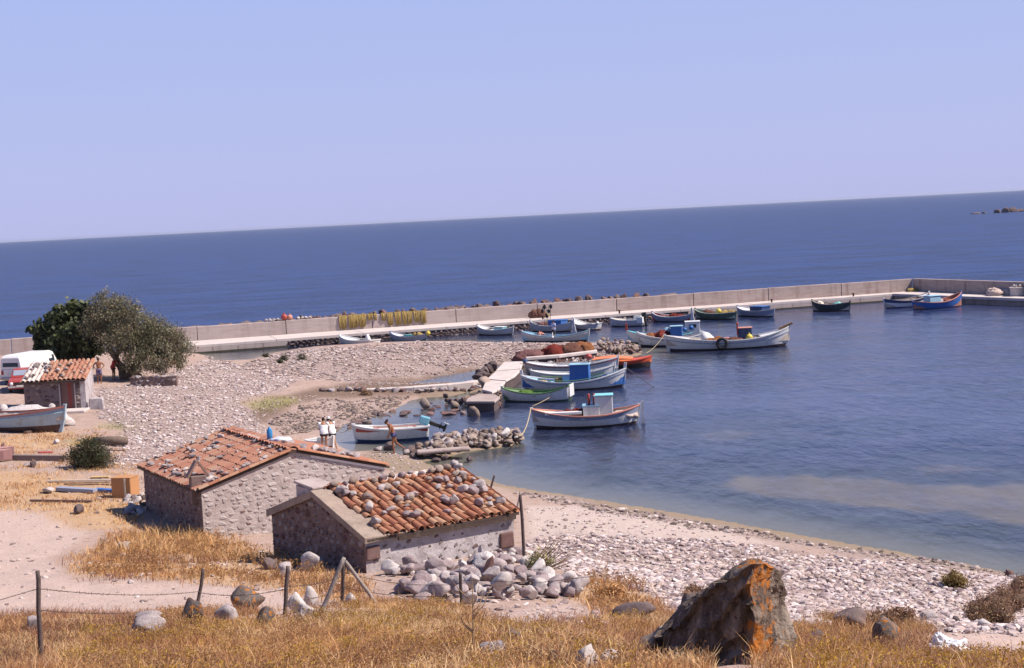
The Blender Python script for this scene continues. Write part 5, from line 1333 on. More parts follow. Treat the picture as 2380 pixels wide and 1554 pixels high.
mb = MB(); mb.box((0, 0, .14), (.6, .5, .28), .3); b.cargo('fish_box', mb, P('blue_box', (.08, .13, .35)), 'dark blue fish box behind the tyre of the largest boat', 'box', (b.x(.5), sd * .85, .45), False)
mb = MB(); mb.loft([[(-.7, -.4, 0), (.7, -.4, 0), (.7, .4, 0), (-.7, .4, 0)], [(.1, -.05, .75), (.75, -.05, 1.0), (.75, .05, 1.0), (.1, .05, .75)]]); b.cargo('tarpaulin', mb, WHITE, 'white tarpaulin rigged up to a peak in the largest white boat', 'tarpaulin', (b.x(.63), -sd * .45, .5))
BIG = b
# second and third behind it
b = Boat('white boat loaded with reddish nets, blue wheelhouse, bow towards the spit', (1495, 806), (1625, 801), 1482, 1640, 'L', B=2.1, fb=.62, fbb=1.15, fbs=.9, hull=WHITE, inside=PALEWOOD, rim=WHITE, floor=.35, strake=GREYB)
b.deck(.84, .99, CREAM).cabin(.42, (.95, .9, 1.1), BLUE, LBLUE, z0=.45)
b.cargo('net_heap', heap_mb(1.5, 1.2, .85, 7, 7), N_RED, 'tall heap of red nets on the boat with the blue wheelhouse', 'net', (b.x(.66), 0, .42))
b.cargo('net_heap', heap_mb(.9, .9, .6, 9), N_ORNG, 'orange net heap in the bow of the boat with the blue wheelhouse', 'net', (b.x(.80), 0, .55))
mb = MB(); mb.lathe([(.0, -.06), (.32, -.06), (.36, 0), (.32, .06), (.1, .07), (.1, .16), (.02, .16)], 14, M=Matrix.Rotation(pi / 2, 3, 'X')); b.cargo('net_hauler', mb, LBLUE, 'light blue net hauler drum beside the red nets', 'winch', (b.x(.56), -.5, 1.1))
b3 = Boat('white boat with a red stem head half hidden behind two others', (1475, 800), (1612, 794), 1457, 1628, 'L', B=2.1, fb=.6, fbb=1.15, fbs=.9, hull=WHITE, rim=TURQ, inside=LBLUE, floor=.35, post=.05)
mb = MB(); mb.loft([[(b3.L / 2 - .14, -.07, 1.1), (b3.L / 2 + .08, -.07, 1.1), (b3.L / 2 + .08, .07, 1.1), (b3.L / 2 - .14, .07, 1.1)], [(b3.L / 2 - .1, -.06, 1.75), (b3.L / 2 + .08, -.06, 1.75), (b3.L / 2 + .08, .06, 1.75), (b3.L / 2 - .1, .06, 1.75)]]); mb.build('stem_head', REDP, b3.T, bevel=.02)
b3.cabin(.10, (1.2, 1.1, 1.15), WHITE, WHITE, z0=.5, window=True)
for k, (dx, dz) in enumerate(((-.55, 1.15), (.0, 1.3))):
    b3.cargo('float', buoy_mb(.2), BLUE, ('blue round float by the white wheelhouse, left one', 'blue round float by the white wheelhouse, right one')[k], 'float', (b3.x(.12) - dx, .55, dz - .3))
# along the breakwater, from left to right
b = Boat('white rowing boat with a covered bow, leftmost along the breakwater', (799, 800), (870, 804), 790, 873, 'L', B=1.5, fb=.45, fbb=.85, fbs=.55, stern='transom', hull=WHITE, inside=PALEWOOD, rim=WHITE, boot=GREYB); b.deck(.58, .98, WHITE).thwarts([.2, .42])
mb = MB(); mb.loft([[(-.3, -.25, 0), (.3, -.25, 0), (.3, .25, 0), (-.3, .25, 0)], [(-.05, -.05, .75), (.15, -.05, .75), (.15, .05, .75), (-.05, .05, .75)]]); b.cargo('sail_bundle', mb, WHITE, 'white peaked bundle in the stern of the leftmost boat', 'bundle', (b.x(.2), 0, .3))
b = Boat('grey blue boat with a white bow and turquoise cloth inside, second along the breakwater', (918, 794), (990, 794), 908, 993, 'L', B=1.6, fb=.48, fbb=.9, fbs=.72, hull=GREYB, rim=GREYB, inside=DGREEN, boot=GREYB); b.deck(.72, .98, WHITE).thwarts([.3, .5], DGREEN)
mb = MB(); mb.box((0, 0, .1), (.9, .7, .16), .1); b.cargo('cloth', mb, TEAL, 'turquoise cloth folded in the grey blue boat', 'cloth', (b.x(.52), -.3, .42), False)
b.cargo('net_heap', heap_mb(.8, .7, .5, 13), N_YEL, 'small tan net heap in the grey blue boat', 'net', (b.x(.24), 0, .35))
b.cargo('buoy', buoy_mb(.21), YEL, 'yellow buoy hanging off the stern of the grey blue boat', 'buoy', (b.x(.0) - .15, 0, .55))
b = Boat('white boat with a pale engine box, lying off the dark stones of the quay', (1124, 778.5), (1190, 778.5), 1110, 1194, 'L', B=1.7, fb=.5, fbb=.95, fbs=.75, hull=GREYW, rim=WHITE, inside=PALEWOOD, boot=DARKB); b.deck(.76, .98, WHITE).cabin(.36, (1.0, .8, .62), TURQ, WHITE, name='engine_box').thwarts([.55, .68])
b = Boat('grey boat under a blue tarpaulin with dark flags, close to the quay', (1244, 771), (1327, 771), 1233, 1331, 'L', B=1.9, fb=.58, fbb=1.05, fbs=.95, hull=GREYW, rim=GREYW, inside=PALEWOOD, boot=DARKB); b.rudder(WHITE, 1.0)
b.cabin(.34, (1.5, 1.2, .62), BLUE, BLUE, z0=.45, name='tarpaulin_cover').thwarts([.6, .74], REDP)
b.cargo('net_heap', heap_mb(1.0, .8, .5, 15), N_PURP, 'brown nets in the bow of the boat with the blue tarpaulin', 'net', (b.x(.68), 0, .42))
fl = MB()
for i in range(5): fl.tube([(i * .13 - .3, 0, 0), (i * .13 - .42 + .1 * i, .05, 2.0 + .1 * (i % 2))], .022, 5)
for i in range(5): fl.blob((i * .13 - .42 + .1 * i, .04, 2.0 - .45 * (i % 3)), (.2, .05, .24), i, 1, .4)
b.cargo('marker_poles', fl, P('black_cloth', (.03, .03, .03)), 'bunch of marker poles with dark flags in the boat with the blue tarpaulin', 'poles', (b.x(.55), .2, .4), False)
b = Boat('light blue rowing boat with a fisherman standing in it', (1226, 795), (1368, 793), 1213, 1371, 'L', B=1.75, fb=.5, fbb=.95, fbs=.98, hull=GREYW, band=GREYW, rim=LBLUE, inside=LBLUE, floor=.15, boot=DARKB, strake=WHITE)
b.deck(.84, .98, LBLUE).deck(.02, .14, LBLUE, name='afterdeck').thwarts([.3, .42, .62, .72], WHITE); ROWB = b
b.cargo('float_heap', heap_mb(.8, .6, .55, 17), SALMON, 'salmon pink floats heaped in the bow of the light blue rowing boat', 'floats', (b.x(.72), 0, .25))
mb = MB(); mb.tube([(0, 0, 0), (0, 0, 2.7)], .028, 6); mb.box((0, 0, 2.95), (.16, .03, .6)); o = b.cargo('oar', mb, WHITE, 'white oar slanting from the light blue rowing boat to the spit', 'oar', (b.x(.55), 0, .8)); 
q = at(1351 - 0 if False else 1352 / 1.0 * 1.0 if False else 1284 + 2, 800, .3); p0 = b.world(b.x(.56), -.3, .85); dd = (at(1352 * 0 + 1286, 803, .25) - p0)
o.location = p0; o.rotation_euler = dd.to_track_quat('Z', 'Y').to_euler()
b = Boat('short white boat with a peaked white bow, right of the blue tarpaulin', (1340, 765), (1383, 767.5), 1332, 1388, 'L', B=1.5, fb=.48, fbb=1.0, fbs=.65, stern='transom', hull=GREYW, rim=WHITE, inside=PALEWOOD, boot=DARKB); b.deck(.62, .98, WHITE).thwarts([.25, .45])
b.cargo('buoy', buoy_mb(.16), WHITE, 'small white buoy on the stern of the short white boat', 'buoy', (b.x(0) - .1, 0, .5))
b = Boat('white motorboat with a cream bow and a black outboard', (1432, 759.5), (1494, 758), 1419, 1497, 'L', B=1.9, fb=.62, fbb=.85, fbs=.62, stern='transom', hull=GREYW, rim=WHITE, inside=WHITE, floor=.3, boot=DARKB, full=2.8); b.deck(.6, .98, CREAM).thwarts([.3, .5])
mb = MB(); mb.box((0, 0, .32), (.75, .6, .62), taper=.92); b.cargo('cooler', mb, WHITE, 'white box on the stern of the motorboat with the black outboard, left one', 'box', (b.x(.22), -.55, .32), False)
mb = MB(); mb.box((0, 0, .28), (.6, .55, .55), taper=.92); b.cargo('cooler', mb, WHITE, 'white box right of the black outboard', 'box', (b.x(.06), .6, .35), False)
def outboard(b, mat_cowl, x=0.0, tilt=0.0, s_=1.0, leg=None):
    T = thing('outboard_motor', '', 'outboard motor'); w = b.world(-b.L / 2 - .05, 0, b.zs(0) + .05); T.location = w; T.rotation_euler = (0, tilt, b.rz); T.scale = (s_,) * 3
    mb = MB(); mb.box((-.05, 0, .3), (.46, .32, .5), taper=.8); mb.build('cowl', mat_cowl, T, bevel=.06)
    mb = MB(); mb.loft([[(-.14, -.07, .06), (.06, -.07, .06), (.06, .07, .06), (-.14, .07, .06)], [(-.14, -.05, -.75), (.02, -.05, -.75), (.02, .05, -.75), (-.14, .05, -.75)]]); mb.build('leg', leg or BLACK, T, bevel=.015)
    mb = MB(); mb.box((-.08, 0, -.55), (.34, .2, .03)); mb.lathe([(.0, -.22), (.06, -.15), (.07, .1), (.03, .2)], 10, (-.06, 0, -.78), M=Matrix.Rotation(pi / 2, 3, 'Y')); mb.build('gearcase', leg or BLACK, T)
    mb = MB()
    for k in range(3): mb.box((.18, 0, -.78), (.02, .07, .26), M=Matrix.Rotation(k * 2 * pi / 3, 3, 'X'))
    for k in range(3):
        a = k * 2 * pi / 3; mb.box((-.30, .1 * cos(a), -.78 + .1 * sin(a)), (.02, .12, .16), M=Matrix.Rotation(a, 3, 'X'))
    mb.build('propeller', P('alloy', (.6, .6, .6), rough=.3), T); return T
o = outboard(b, BLACK, tilt=.15, s_=1.15); tag(o, 'black outboard motor on the motorboat with the cream bow')
b = Boat('boat with a red inside and a tall pale rudder along the breakwater', (1529, 748), (1604, 748), 1516, 1606, 'L', B=1.8, fb=.5, fbb=.95, fbs=.7, hull=GREYB, rim=WHITE, inside=REDP, boot=DARKB); b.rudder(WHITE, 2.2, .55).thwarts([.3, .45, .6, .74], SALMON)
b.cargo('net_heap', heap_mb(1.6, .9, .5, 19), N_RED, 'red nets lying in the boat with the pale rudder', 'net', (b.x(.36), 0, .3)); b.cargo('net_heap', heap_mb(1.2, .9, .4, 20), N_PURP, 'pinkish nets in the bow half of the boat with the pale rudder', 'net', (b.x(.65), 0, .3))
b = Boat('green boat with a yellow buoy amidships', (1623, 741), (1708, 743), 1616, 1712, 'L', B=1.9, fb=.6, fbb=.98, fbs=.72, hull=DGREEN, rim=P('pale_green_paint', (.42, .46, .36)), inside=P('pale_green_paint', (.42, .46, .36)), boot=DARKB); b.thwarts([.25, .42, .6, .75], PALEWOOD)
b.cargo('buoy', buoy_mb(.27), YEL, 'yellow buoy standing in the green boat', 'buoy', (b.x(.42), 0, .5)); b.cargo('net_heap', heap_mb(1.2, .9, .55, 23), N_YEL, 'tan nets in the green boat behind the buoy', 'net', (b.x(.2), 0, .35)); b.cargo('net_heap', heap_mb(1.3, .9, .5, 24), N_BROWN, 'brown nets in the bow half of the green boat', 'net', (b.x(.68), 0, .4))
b = Boat('grey blue boat with a dark blue tarpaulin, right of the green one', (1723, 735), (1789, 737), 1714, 1800, 'L', B=1.8, fb=.6, fbb=1.0, fbs=.75, hull=GREYB, rim=GREYW, inside=GREYW, boot=DARKB); b.cabin(.38, (1.7, 1.2, .55), NAVY, BLUE, z0=.45, name='tarpaulin_cover').deck(.66, .95, WHITE)
b = Boat('dark hulled boat lying alone along the right half of the breakwater', (1892, 723.5), (1975, 723.5), 1888, 1977, 'L', B=1.8, fb=.72, fbb=1.1, fbs=.95, hull=P('black_green_paint', (.03, .05, .05)), rim=PALEWOOD, inside=PALEWOOD, boot=DARKB); b.thwarts([.3, .5, .7], PALEWOOD)
b.cargo('cloth', heap_mb(.9, .8, .35, 26), TEAL, 'pale green cloth in the dark hulled boat', 'cloth', (b.x(.3), 0, .55)); b.cargo('cloth', heap_mb(.7, .7, .4, 27), CREAM, 'cream cloth in the bow of the dark hulled boat', 'cloth', (b.x(.78), 0, .6))
b = Boat('striped white and navy boat near the bend of the breakwater', (2060, 718), (2150, 711), 2054, 2161, 'R', B=1.9, fb=.72, fbb=1.35, fbs=1.0, hull=WHITE, band=NAVY, rim=P('grey_brown_paint', (.36, .30, .28)), inside=PALEWOOD, boot=NAVY, bandw=.35); b.thwarts([.3, .5, .7], PALEWOOD).deck(.82, .98, WHITE)
b = Boat('blue boat with a light blue box, rightmost in the harbour', (2124, 721.5), (2228, 713), 2121, 2236, 'R', B=2.0, fb=.65, fbb=1.45, fbs=.85, hull=BLUE, rim=SALMON, inside=P('rust_paint', (.38, .16, .10)), boot=NAVY); b.cabin(.40, (1.3, 1.1, .85), LBLUE, LBLUE, z0=.4, name='engine_box').thwarts([.62, .75], SALMON)
mb = MB(); mb.box((0, 0, .2), (.6, .5, .4)); b.cargo('box', mb, WHITE, 'white box behind the light blue box of the rightmost boat', 'box', (b.x(.54), 0, .5), False)
# at the jetty
b = Boat('long white boat nearest to the stone faced wharf', (1227, 869), (1434, 864.5), 1220, 1439, 'R', B=2.1, fb=.55, fbb=1.05, fbs=.85, hull=WHITE, rim=WHITE, inside=WHITE, boot=DARKB, floor=.25, strake=REDP, bandw=.12); b.deck(.78, .98, WHITE).deck(.02, .3, WHITE, name='afterdeck').thwarts([.4, .55, .68])
mb = MB(); mb.lathe([(.12, .0), (.2, .1), (.2, .25), (.1, .3)], 10, (-b.L / 2 + .05, 0, .75)); mb.build('stern_cap', NAVY, b.T, True)
for k in range(2):
    mb = MB(); mb.bar((-1.5, 0, 0), (1.5, .1, .05), .09, .05); b.cargo('oar', mb, (P('pinkish_wood', (.42, .26, .22)), PALEWOOD)[k], ('pinkish oar lying in the bow of the long white boat', 'bleached oar lying across the middle of the long white boat')[k], 'oar', (b.x((.72, .5)[k]), (-.3, .4)[k], .68), False)
b = Boat('narrow white boat squeezed between two others at the jetty', (1240, 888), (1424, 883), 1233, 1430, 'R', B=1.7, fb=.5, fbb=1.0, fbs=.78, hull=WHITE, rim=WHITE, inside=WHITE, boot=DARKB, floor=.25); b.deck(.76, .98, WHITE).deck(.02, .42, WHITE, name='afterdeck').thwarts([.5, .62])
b = Boat('white boat with a blue inside, green rail and blue wheelhouse at the jetty', (1219, 908), (1455, 900), 1212, 1457, 'R', B=2.35, fb=.5, fbb=1.2, fbs=.98, hull=WHITE, rim=WHITE, inside=BLUE, boot=DARKB, floor=.22, strake=GREYB, bandw=.18, post=.35)
b.deck(.82, .98, LBLUE).deck(.02, .16, LBLUE, name='afterdeck').cabin(.565, (1.25, 1.1, 1.25), BLUE, LBLUE, z0=.3).thwarts([.28, .40, .74], LBLUE)
mb = MB(); mb.box((b.x(.47), 0, .55), (.9, 1.0, .6)); mb.build('engine_box', LBLUE, b.T, bevel=.03)
mb = MB()
for sd in (1, -1):
    pts = [(b.x(.18 + .6 * i / 10), sd * (b.hb(.18 + .6 * i / 10) - .04), b.zs(.18 + .6 * i / 10) + .13) for i in range(11)]; mb.tube(pts, .03, 6)
    for p in pts[::2]: mb.tube([p, (p[0], p[1], p[2] - .13)], .02, 5)
mb.build('rail', GREEN, b.T)
mb = MB(); mb.lathe([(.24, 0), (.28, .1), (.28, .35), (.2, .4)], 14); b.cargo('basket', mb, P('wicker', (.30, .19, .10), rough=.9), 'round wicker basket in the blue and white boat', 'basket', (b.x(.37), -.3, .35))
mb = MB(); mb.tube([(0, 0, 0), (0, 0, 1.75)], .03, 6); b.cargo('flag_pole', mb, WOOD, 'short pole with a red cloth behind the blue wheelhouse', 'pole', (b.x(.65), .2, .3)); 
mb = MB(); mb.blob((0, 0, 0), (.26, .2, .2), 3, 2, .3); b.cargo('cloth', mb, REDP, 'red cloth on top of the pole behind the blue wheelhouse', 'cloth', (b.x(.65), .2, 2.0)); BW_BOAT = b
b.cargo('cloth', heap_mb(.6, .5, .3, 29), P('tan_cloth', (.5, .36, .22)), 'tan cloth bundle in the stern of the blue and white boat', 'cloth', (b.x(.2), -.2, .4))
b = Boat('white dinghy with a green inside and a square white transom', (1178, 933.5), (1312, 931), 1167, 1328, 'L', B=1.75, fb=.52, fbb=.85, fbs=.95, stern='transom', hull=WHITE, rim=GREEN, inside=GREEN, boot=DGREEN, floor=.15); b.deck(.76, .98, P('moss_paint', (.24, .33, .16))).thwarts([.25, .48], GREEN); DING = b
b.cargo('green_net', heap_mb(.9, .7, .3, 33), net_mat('green_net', (.10, .20, .05), (.22, .34, .09)), 'green net bundled in the bow of the white dinghy', 'net', (b.x(.64), .0, .35))
mb = MB(); mb.box((-b.L / 2 - .035, 0, .62), (.06, 1.15, .72), taper=.9); mb.build('transom', WHITE, b.T, bevel=.02)
b = Boat('white fishing boat with a turquoise roofed wheelhouse, off the rubble groyne', (1247, 995), (1485, 985), 1236, 1489, 'L', B=2.3, fb=.62, fbb=1.0, fbs=1.0, hull=WHITE, band=GREYB, rim=SALMON, inside=PALEWOOD, boot=DARKB, floor=.35, bandw=.34, post=.08)
b.deck(.78, .98, CREAM).thwarts([.52, .66], WHITE).cabin(.33, (.95, .9, 1.18), WHITE, TURQ, z0=.4, taper=.98).rudder(WHITE, .6, .3); CABB = b
mb = MB(); mb.box((b.x(.445), 0, .72), (.85, .95, .66)); o = mb.build('engine_box', WHITE, b.T, bevel=.02); mb = MB(); mb.box((b.x(.445), 0, 1.08), (.92, 1.02, .06)); mb.build('lid', LBLUE, o)
for k in range(2): mb = MB(); mb.lathe([(.07, 1.1), (.07, 1.65), (.05, 1.7)], 8, (b.x(.465 - .05 * k), .12, 0)); mb.build('exhaust_pipe', REDP, b.T, True)
b.cargo('net_heap', heap_mb(1.7, 1.0, .5, 35), N_RED, 'dark red nets in front of the white wheelhouse', 'net', (b.x(.58), -.1, .4)); b.cargo('net_heap', heap_mb(1.2, .8, .3, 36), P('pale_net', (.55, .42, .36), rough=1), 'pale nets spread in the stern behind the white wheelhouse', 'net', (b.x(.17), 0, .42))
mb = MB(); mb.box((0, 0, .1), (1.9, .5, .12)); b.cargo('plank', mb, WHITE, 'white plank lying on the side of the boat with the turquoise roof', 'plank', (b.x(.7), .5, .68), False)
# orange boat at the tip of the wharf
b = Boat('flat dark rubber boat with red orange sides at the end of the wharf', (1392, 857), (1500, 853), 1386, 1516, 'R', B=2.1, fb=.52, fbb=.78, fbs=.6, stern='transom', hull=DARKB, band=ORED, rim=ORED, inside=ORANGE, boot=DARKB, floor=.35, bandw=.42, full=3.2, post=0, name='rubber_boat'); b.deck(.66, .97, ORED, dz=.02)
mb = MB(); mb.loft([[(-b.L / 2 - .2, -1.0, .72), (-b.L / 2 - .2, 1.0, .72), (-b.L / 2 - .2, 1.0, .67), (-b.L / 2 - .2, -1.0, .67)], [(b.x(.28), -1.0, .82), (b.x(.28), 1.0, .82), (b.x(.28), 1.0, .77), (b.x(.28), -1.0, .77)], [(b.x(.66), -.75, .68), (b.x(.66), .75, .68), (b.x(.66), .75, .63), (b.x(.66), -.75, .63)]]); mb.build('cover', ORANGE, b.T)
# white motorboat before the walking man
b = Boat('white motorboat with red stripes and a tilted blue outboard, behind the walking man', (841, 1026.5), (992, 1017), 822, 998, 'L', B=1.75, fb=.62, fbb=.86, fbs=.66, stern='transom', hull=WHITE, rim=WHITE, inside=WHITE, boot=NAVY, floor=.25, full=2.6, bandw=.3, name='motorboat'); b.thwarts([.25, .5], WHITE).deck(.74, .98, WHITE)
for t0, t1 in ((.02, .2), (.66, .97)):
    mb = MB()
    for sd in (1, -1):
        ring = []
        for i in range(9):
            t = t0 + (t1 - t0) * i / 8; z1, z0 = b.zs(t) * .86, b.zs(t) * (.62 + (.18 * (1 - i / 8) if t0 > .5 else .18 * i / 8)); w1 = b.hb(t) * (.70 + .30 * .86 ** .75) + .012; w0 = b.hb(t) * (.70 + .30 * .62 ** .75) + .014
            xx = b.x(t) * (1 - .075 * .2) if t > .5 else b.x(t); ring.append([(xx, sd * w1, z1), (xx, sd * w0, z0), (xx, sd * (w0 - .06), z0), (xx, sd * (w1 - .06), z1)])
        mb.loft(ring)
    mb.build('stripe', REDP, b.T)
mb = MB(); mb.box((b.x(.5), -.55, b.zs(.5) - .03), (2.6, .12, .05)); mb.build('side_bench', SALMON, b.T); MOTB = b
o = outboard(b, P('blue_cowl', (.22, .50, .60), rough=.4), tilt=1.15, s_=1.05); tag(o, 'pale blue outboard motor tilted up on the red striped motorboat')
# skiff beside the two people in white
b = Boat('small white skiff drawn up beside the two people in white shirts', (728, 1037), (772, 1040), 725, 776, 'R', B=1.15, fb=.32, fbb=.55, fbs=.35, stern='transom', hull=WHITE, rim=WHITE, inside=WHITE, z=.3, name='skiff', group='boats on the shore', post=.05); b.deck(.45, .97, WHITE)
# beached blue boat
bz = ground_at(60, 995).z + .05
b = Boat('weathered light blue wooden boat with a red rail drawn up on the dirt', (-150, 994), (134, 994), -165, 155, 'R', B=2.2, fb=.68, fbb=1.08, fbs=.95, hull=P('chalky_blue_paint', (.40, .53, .62), rough=.8, wear=.9, scale=3.0, dirt=(.30, .26, .24)), band=P('dull_blue_paint', (.28, .33, .46), rough=.8, wear=.8), rim=P('chalky_red_paint', (.42, .13, .10), rough=.8, wear=.7), inside=PALEWOOD, boot=P('rotten_bottom', (.10, .06, .05), rough=.9), floor=.4, z=bz + .12, bandw=.24, name='beached_boat', group='boats on the shore', post=.12, strake=LBLUE); b.thwarts([.4, .6, .75], PALEWOOD); BEACHED = b
for k in range(3):
    w = b.world(b.x((.3, .55, .8)[k]), 0, -.3); mb = MB(); mb.bar((-1.1, 0, 0), (1.1, 0, 0), .22, .22); o = mb.build('chock', P('dark_timber', (.10, .06, .05), rough=.9), None, bevel=.02); o.location = (w.x, w.y, gz(w.x, w.y) + .08); o.rotation_euler = (0, 0, b.rz + pi / 2)
    tag(o, 'dark timber baulk under the beached light blue boat', 'timber', 'baulks under the beached boat')
for k in range(26):
    random.uniform(0, 1)
# ropes
def bowpt(b, z=.05): return b.world(b.L / 2, 0, b.fbb + z)
def sternpt(b): return b.world(-b.L / 2, 0, b.fbs)
rope(bowpt(CABB), at(1206, 1014, .6), .35, 'slack pale rope from the bow with the turquoise roof to the groyne', .03, group=None)
rope(DING.world(DING.x(.12), -.6, .75), at(1236, 945, 0), .1, 'pale rope slanting into the water along the side of the green lined dinghy', .022, group=None)
rope(bowpt(MOTB), at(790, 1006, .5), .12, 'thin rope from the red striped motorboat to the shore', .018, group=None)
rope(bowpt(BIG), at(1500, 822, .1), .2, 'rope from the bow of the largest white boat into the water', .025, group=None)
rope(at(1140, 935, .25), at(1165, 918, .5), .05, 'pale rope hanging from the jetty end into the water', .025, group=None)
rope(sternpt(BW_BOAT) if False else bowpt(BW_BOAT), at(1520, 900, 0), .05, 'dark rope from the bow of the blue and white boat', .02, P('dark_rope', (.12, .09, .08)), None)
# ------------------------------------------------------------------ nets on the parapet and heaped on the spit
NY = thing('hung_net', 'long yellow fishing net hung in hanks over the parapet of the breakwater', 'fishing net')
rg = random.Random(77)
def parapt(px, z): # point on the harbour face of the parapet
    lo, hi = -.2, 1.05
    for _ in range(40):
        mid = (lo + hi) / 2; q = lerp(MA, MC, mid)
        if proj(np.array([[q.x, q.y, PAR]]))[0][0] < px: lo = mid
        else: hi = mid
    q = lerp(MA, MC, lo); return Vector((q.x, q.y, z))
hanks = [(787, 806, 1.0, 1), (810, 831, .98, .8), (832, 850, .95, .8), (853, 866, .42, .4), (868, 874, .5, .4), (886, 897, .55, .5), (898, 913, 1.0, .8), (916, 932, 1.0, .8), (934, 958, 1.0, .7), (960, 975, .85, .6), (976, 990, .98, .8)]
for x0, x1, ln, tp in hanks:
    mb = MB(); n = max(4, int((x1 - x0) / 1.5))
    for i in range(n):
        xx = x0 + (x1 - x0) * (i + rg.random()) / n; xm = (x0 + x1) / 2 + 3; p = parapt(xx, PAR + .06); le = ln * rg.uniform(.85, 1.0) * 1.27; xb = xx + (xm - xx) * .35 * rg.random()
        q = parapt(xb, PAR - le); o_ = -MN * -.09
        path = [p - MN * .45 + Vector((0, 0, .02)), p + MN * .07, lerp(p, q, .5) + MN * (.08 + rg.uniform(0, .06)) + mdir * rg.uniform(-.05, .05), q + MN * (.08 + rg.uniform(0, .05))]
        mb.tube(path, [.035, .045, rg.uniform(.035, .06), rg.uniform(.02, .05)], 5)
    mb.build('hank', N_YEL, NY, True)
def net_pile(px, py, lx, ly, h, mat, label, seed):
    p = ground_at(px, py); mb = heap_mb(lx, ly, h, seed, 6); mb.blob((0, 0, h * .25), (lx * .48, ly * .5, h * .78), seed, 3, .25, 2.0)
    o = mb.build('net_heap', mat, None, True); o.location = p; tag(o, label, 'net', None)
net_pile(1235, 836, 2.0, 1.5, .75, N_PURP, 'leftmost purplish brown net heap on the spit above the jetty', 101)
net_pile(1286, 833, 1.7, 1.5, 1.05, N_RED, 'deep red domed net heap on the spit', 102)
net_pile(1330, 829, 1.7, 1.4, 1.05, N_BROWN, 'tall brown and tan net heap between the deep red and the rust ones', 103)
net_pile(1352, 826, 1.6, 1.4, 1.0, N_ORNG, 'rust orange net heap nearest the stone heap of the spit', 104)
p = parapt(1238, DECK) + MN * 1.0; mb = heap_mb(1.5, .9, .85, 105); o = mb.build('net_heap', N_BROWN, None, True); o.location = p; tag(o, 'dark brown net heap against the parapet, left of its smaller neighbour', 'net')
p = parapt(1254, DECK) + MN * 1.0; mb = heap_mb(1.0, .8, .55, 106); o = mb.build('net_heap', N_YEL, None, True); o.location = p; tag(o, 'small tan net heap against the parapet beside the dark one', 'net')
for k, (px, c_, lab) in enumerate(((662, REDP, 'red buoy lying on the parapet, left one of the pair'), (675, SALMON, 'orange buoy lying on the parapet, right one of the pair'))):
    p = parapt(px, PAR) - MN * .3; o = buoy_mb(.32 - .05 * k).build('buoy', c_, None, True); o.location = p; tag(o, lab, 'buoy')
for k in range(9):
    p = parapt(620 + k * 9 + (30 if k > 4 else 0), PAR) - MN * .3; put_rock('parapet_stone', ROCKS_PALE, (p.x, p.y, PAR), (.5, .4, .3), 'pale stone lying on top of the parapet near the two buoys', 'stones on top of the parapet', 'stone', sink=.05)
# heap and bollard-like basket on the far arm
p = lerp(FC, FE1, .235) + n2_ * 2.6; mb = heap_mb(2.6, 1.6, .75, 107); o = mb.build('net_heap', P('pale_net', (.55, .42, .36), rough=1), None, True); o.location = (p.x, p.y, DECK); tag(o, 'pale heap of nets on the far arm of the breakwater', 'net')
p = lerp(FC, FE1, .275) + n2_ * 2.4; T = thing('cable_drum', 'pale round drum with stones on top on the far arm of the breakwater', 'drum', (p.x, p.y, DECK))
mb = MB(); mb.lathe([(.75, 0), (.8, .08), (.72, .12), (.72, .72), (.8, .78), (.8, .86), (.1, .88)], 18); mb.build('barrel', M_CONC_PALE, T, False)
for k in range(5): link('stone', ROCKS_PALE[k % 4], T, (.35 * cos(k * 1.3), .35 * sin(k * 1.3), .98), (0, 0, k), (.2, .18, .14))
p = parapt(2109, DECK) + MN * .7 + edir * .3; mb = heap_mb(1.0, .7, .45, 108); o = mb.build('net_heap', N_YEL, None, True); o.location = p; tag(o, 'small yellow net heap in the corner of the breakwater', 'net')
p = at(1218, 834, 1.0); o = buoy_mb(.25).build('jerrycan', WHITE, None, True); p = at(1196, 833, 1.05)
bpy.data.objects.remove(o); mb = MB(); mb.box((0, 0, .3), (.85, .5, .6), .3, taper=.85); mb.tube([(-.15, 0, .6), (0, 0, .72), (.15, 0, .6)], .05, 6); o = mb.build('plastic_drum', WHITE, None, bevel=.08); o.location = (p.x, p.y, gz(p.x, p.y)); tag(o, 'white plastic container at the head of the jetty', 'container')

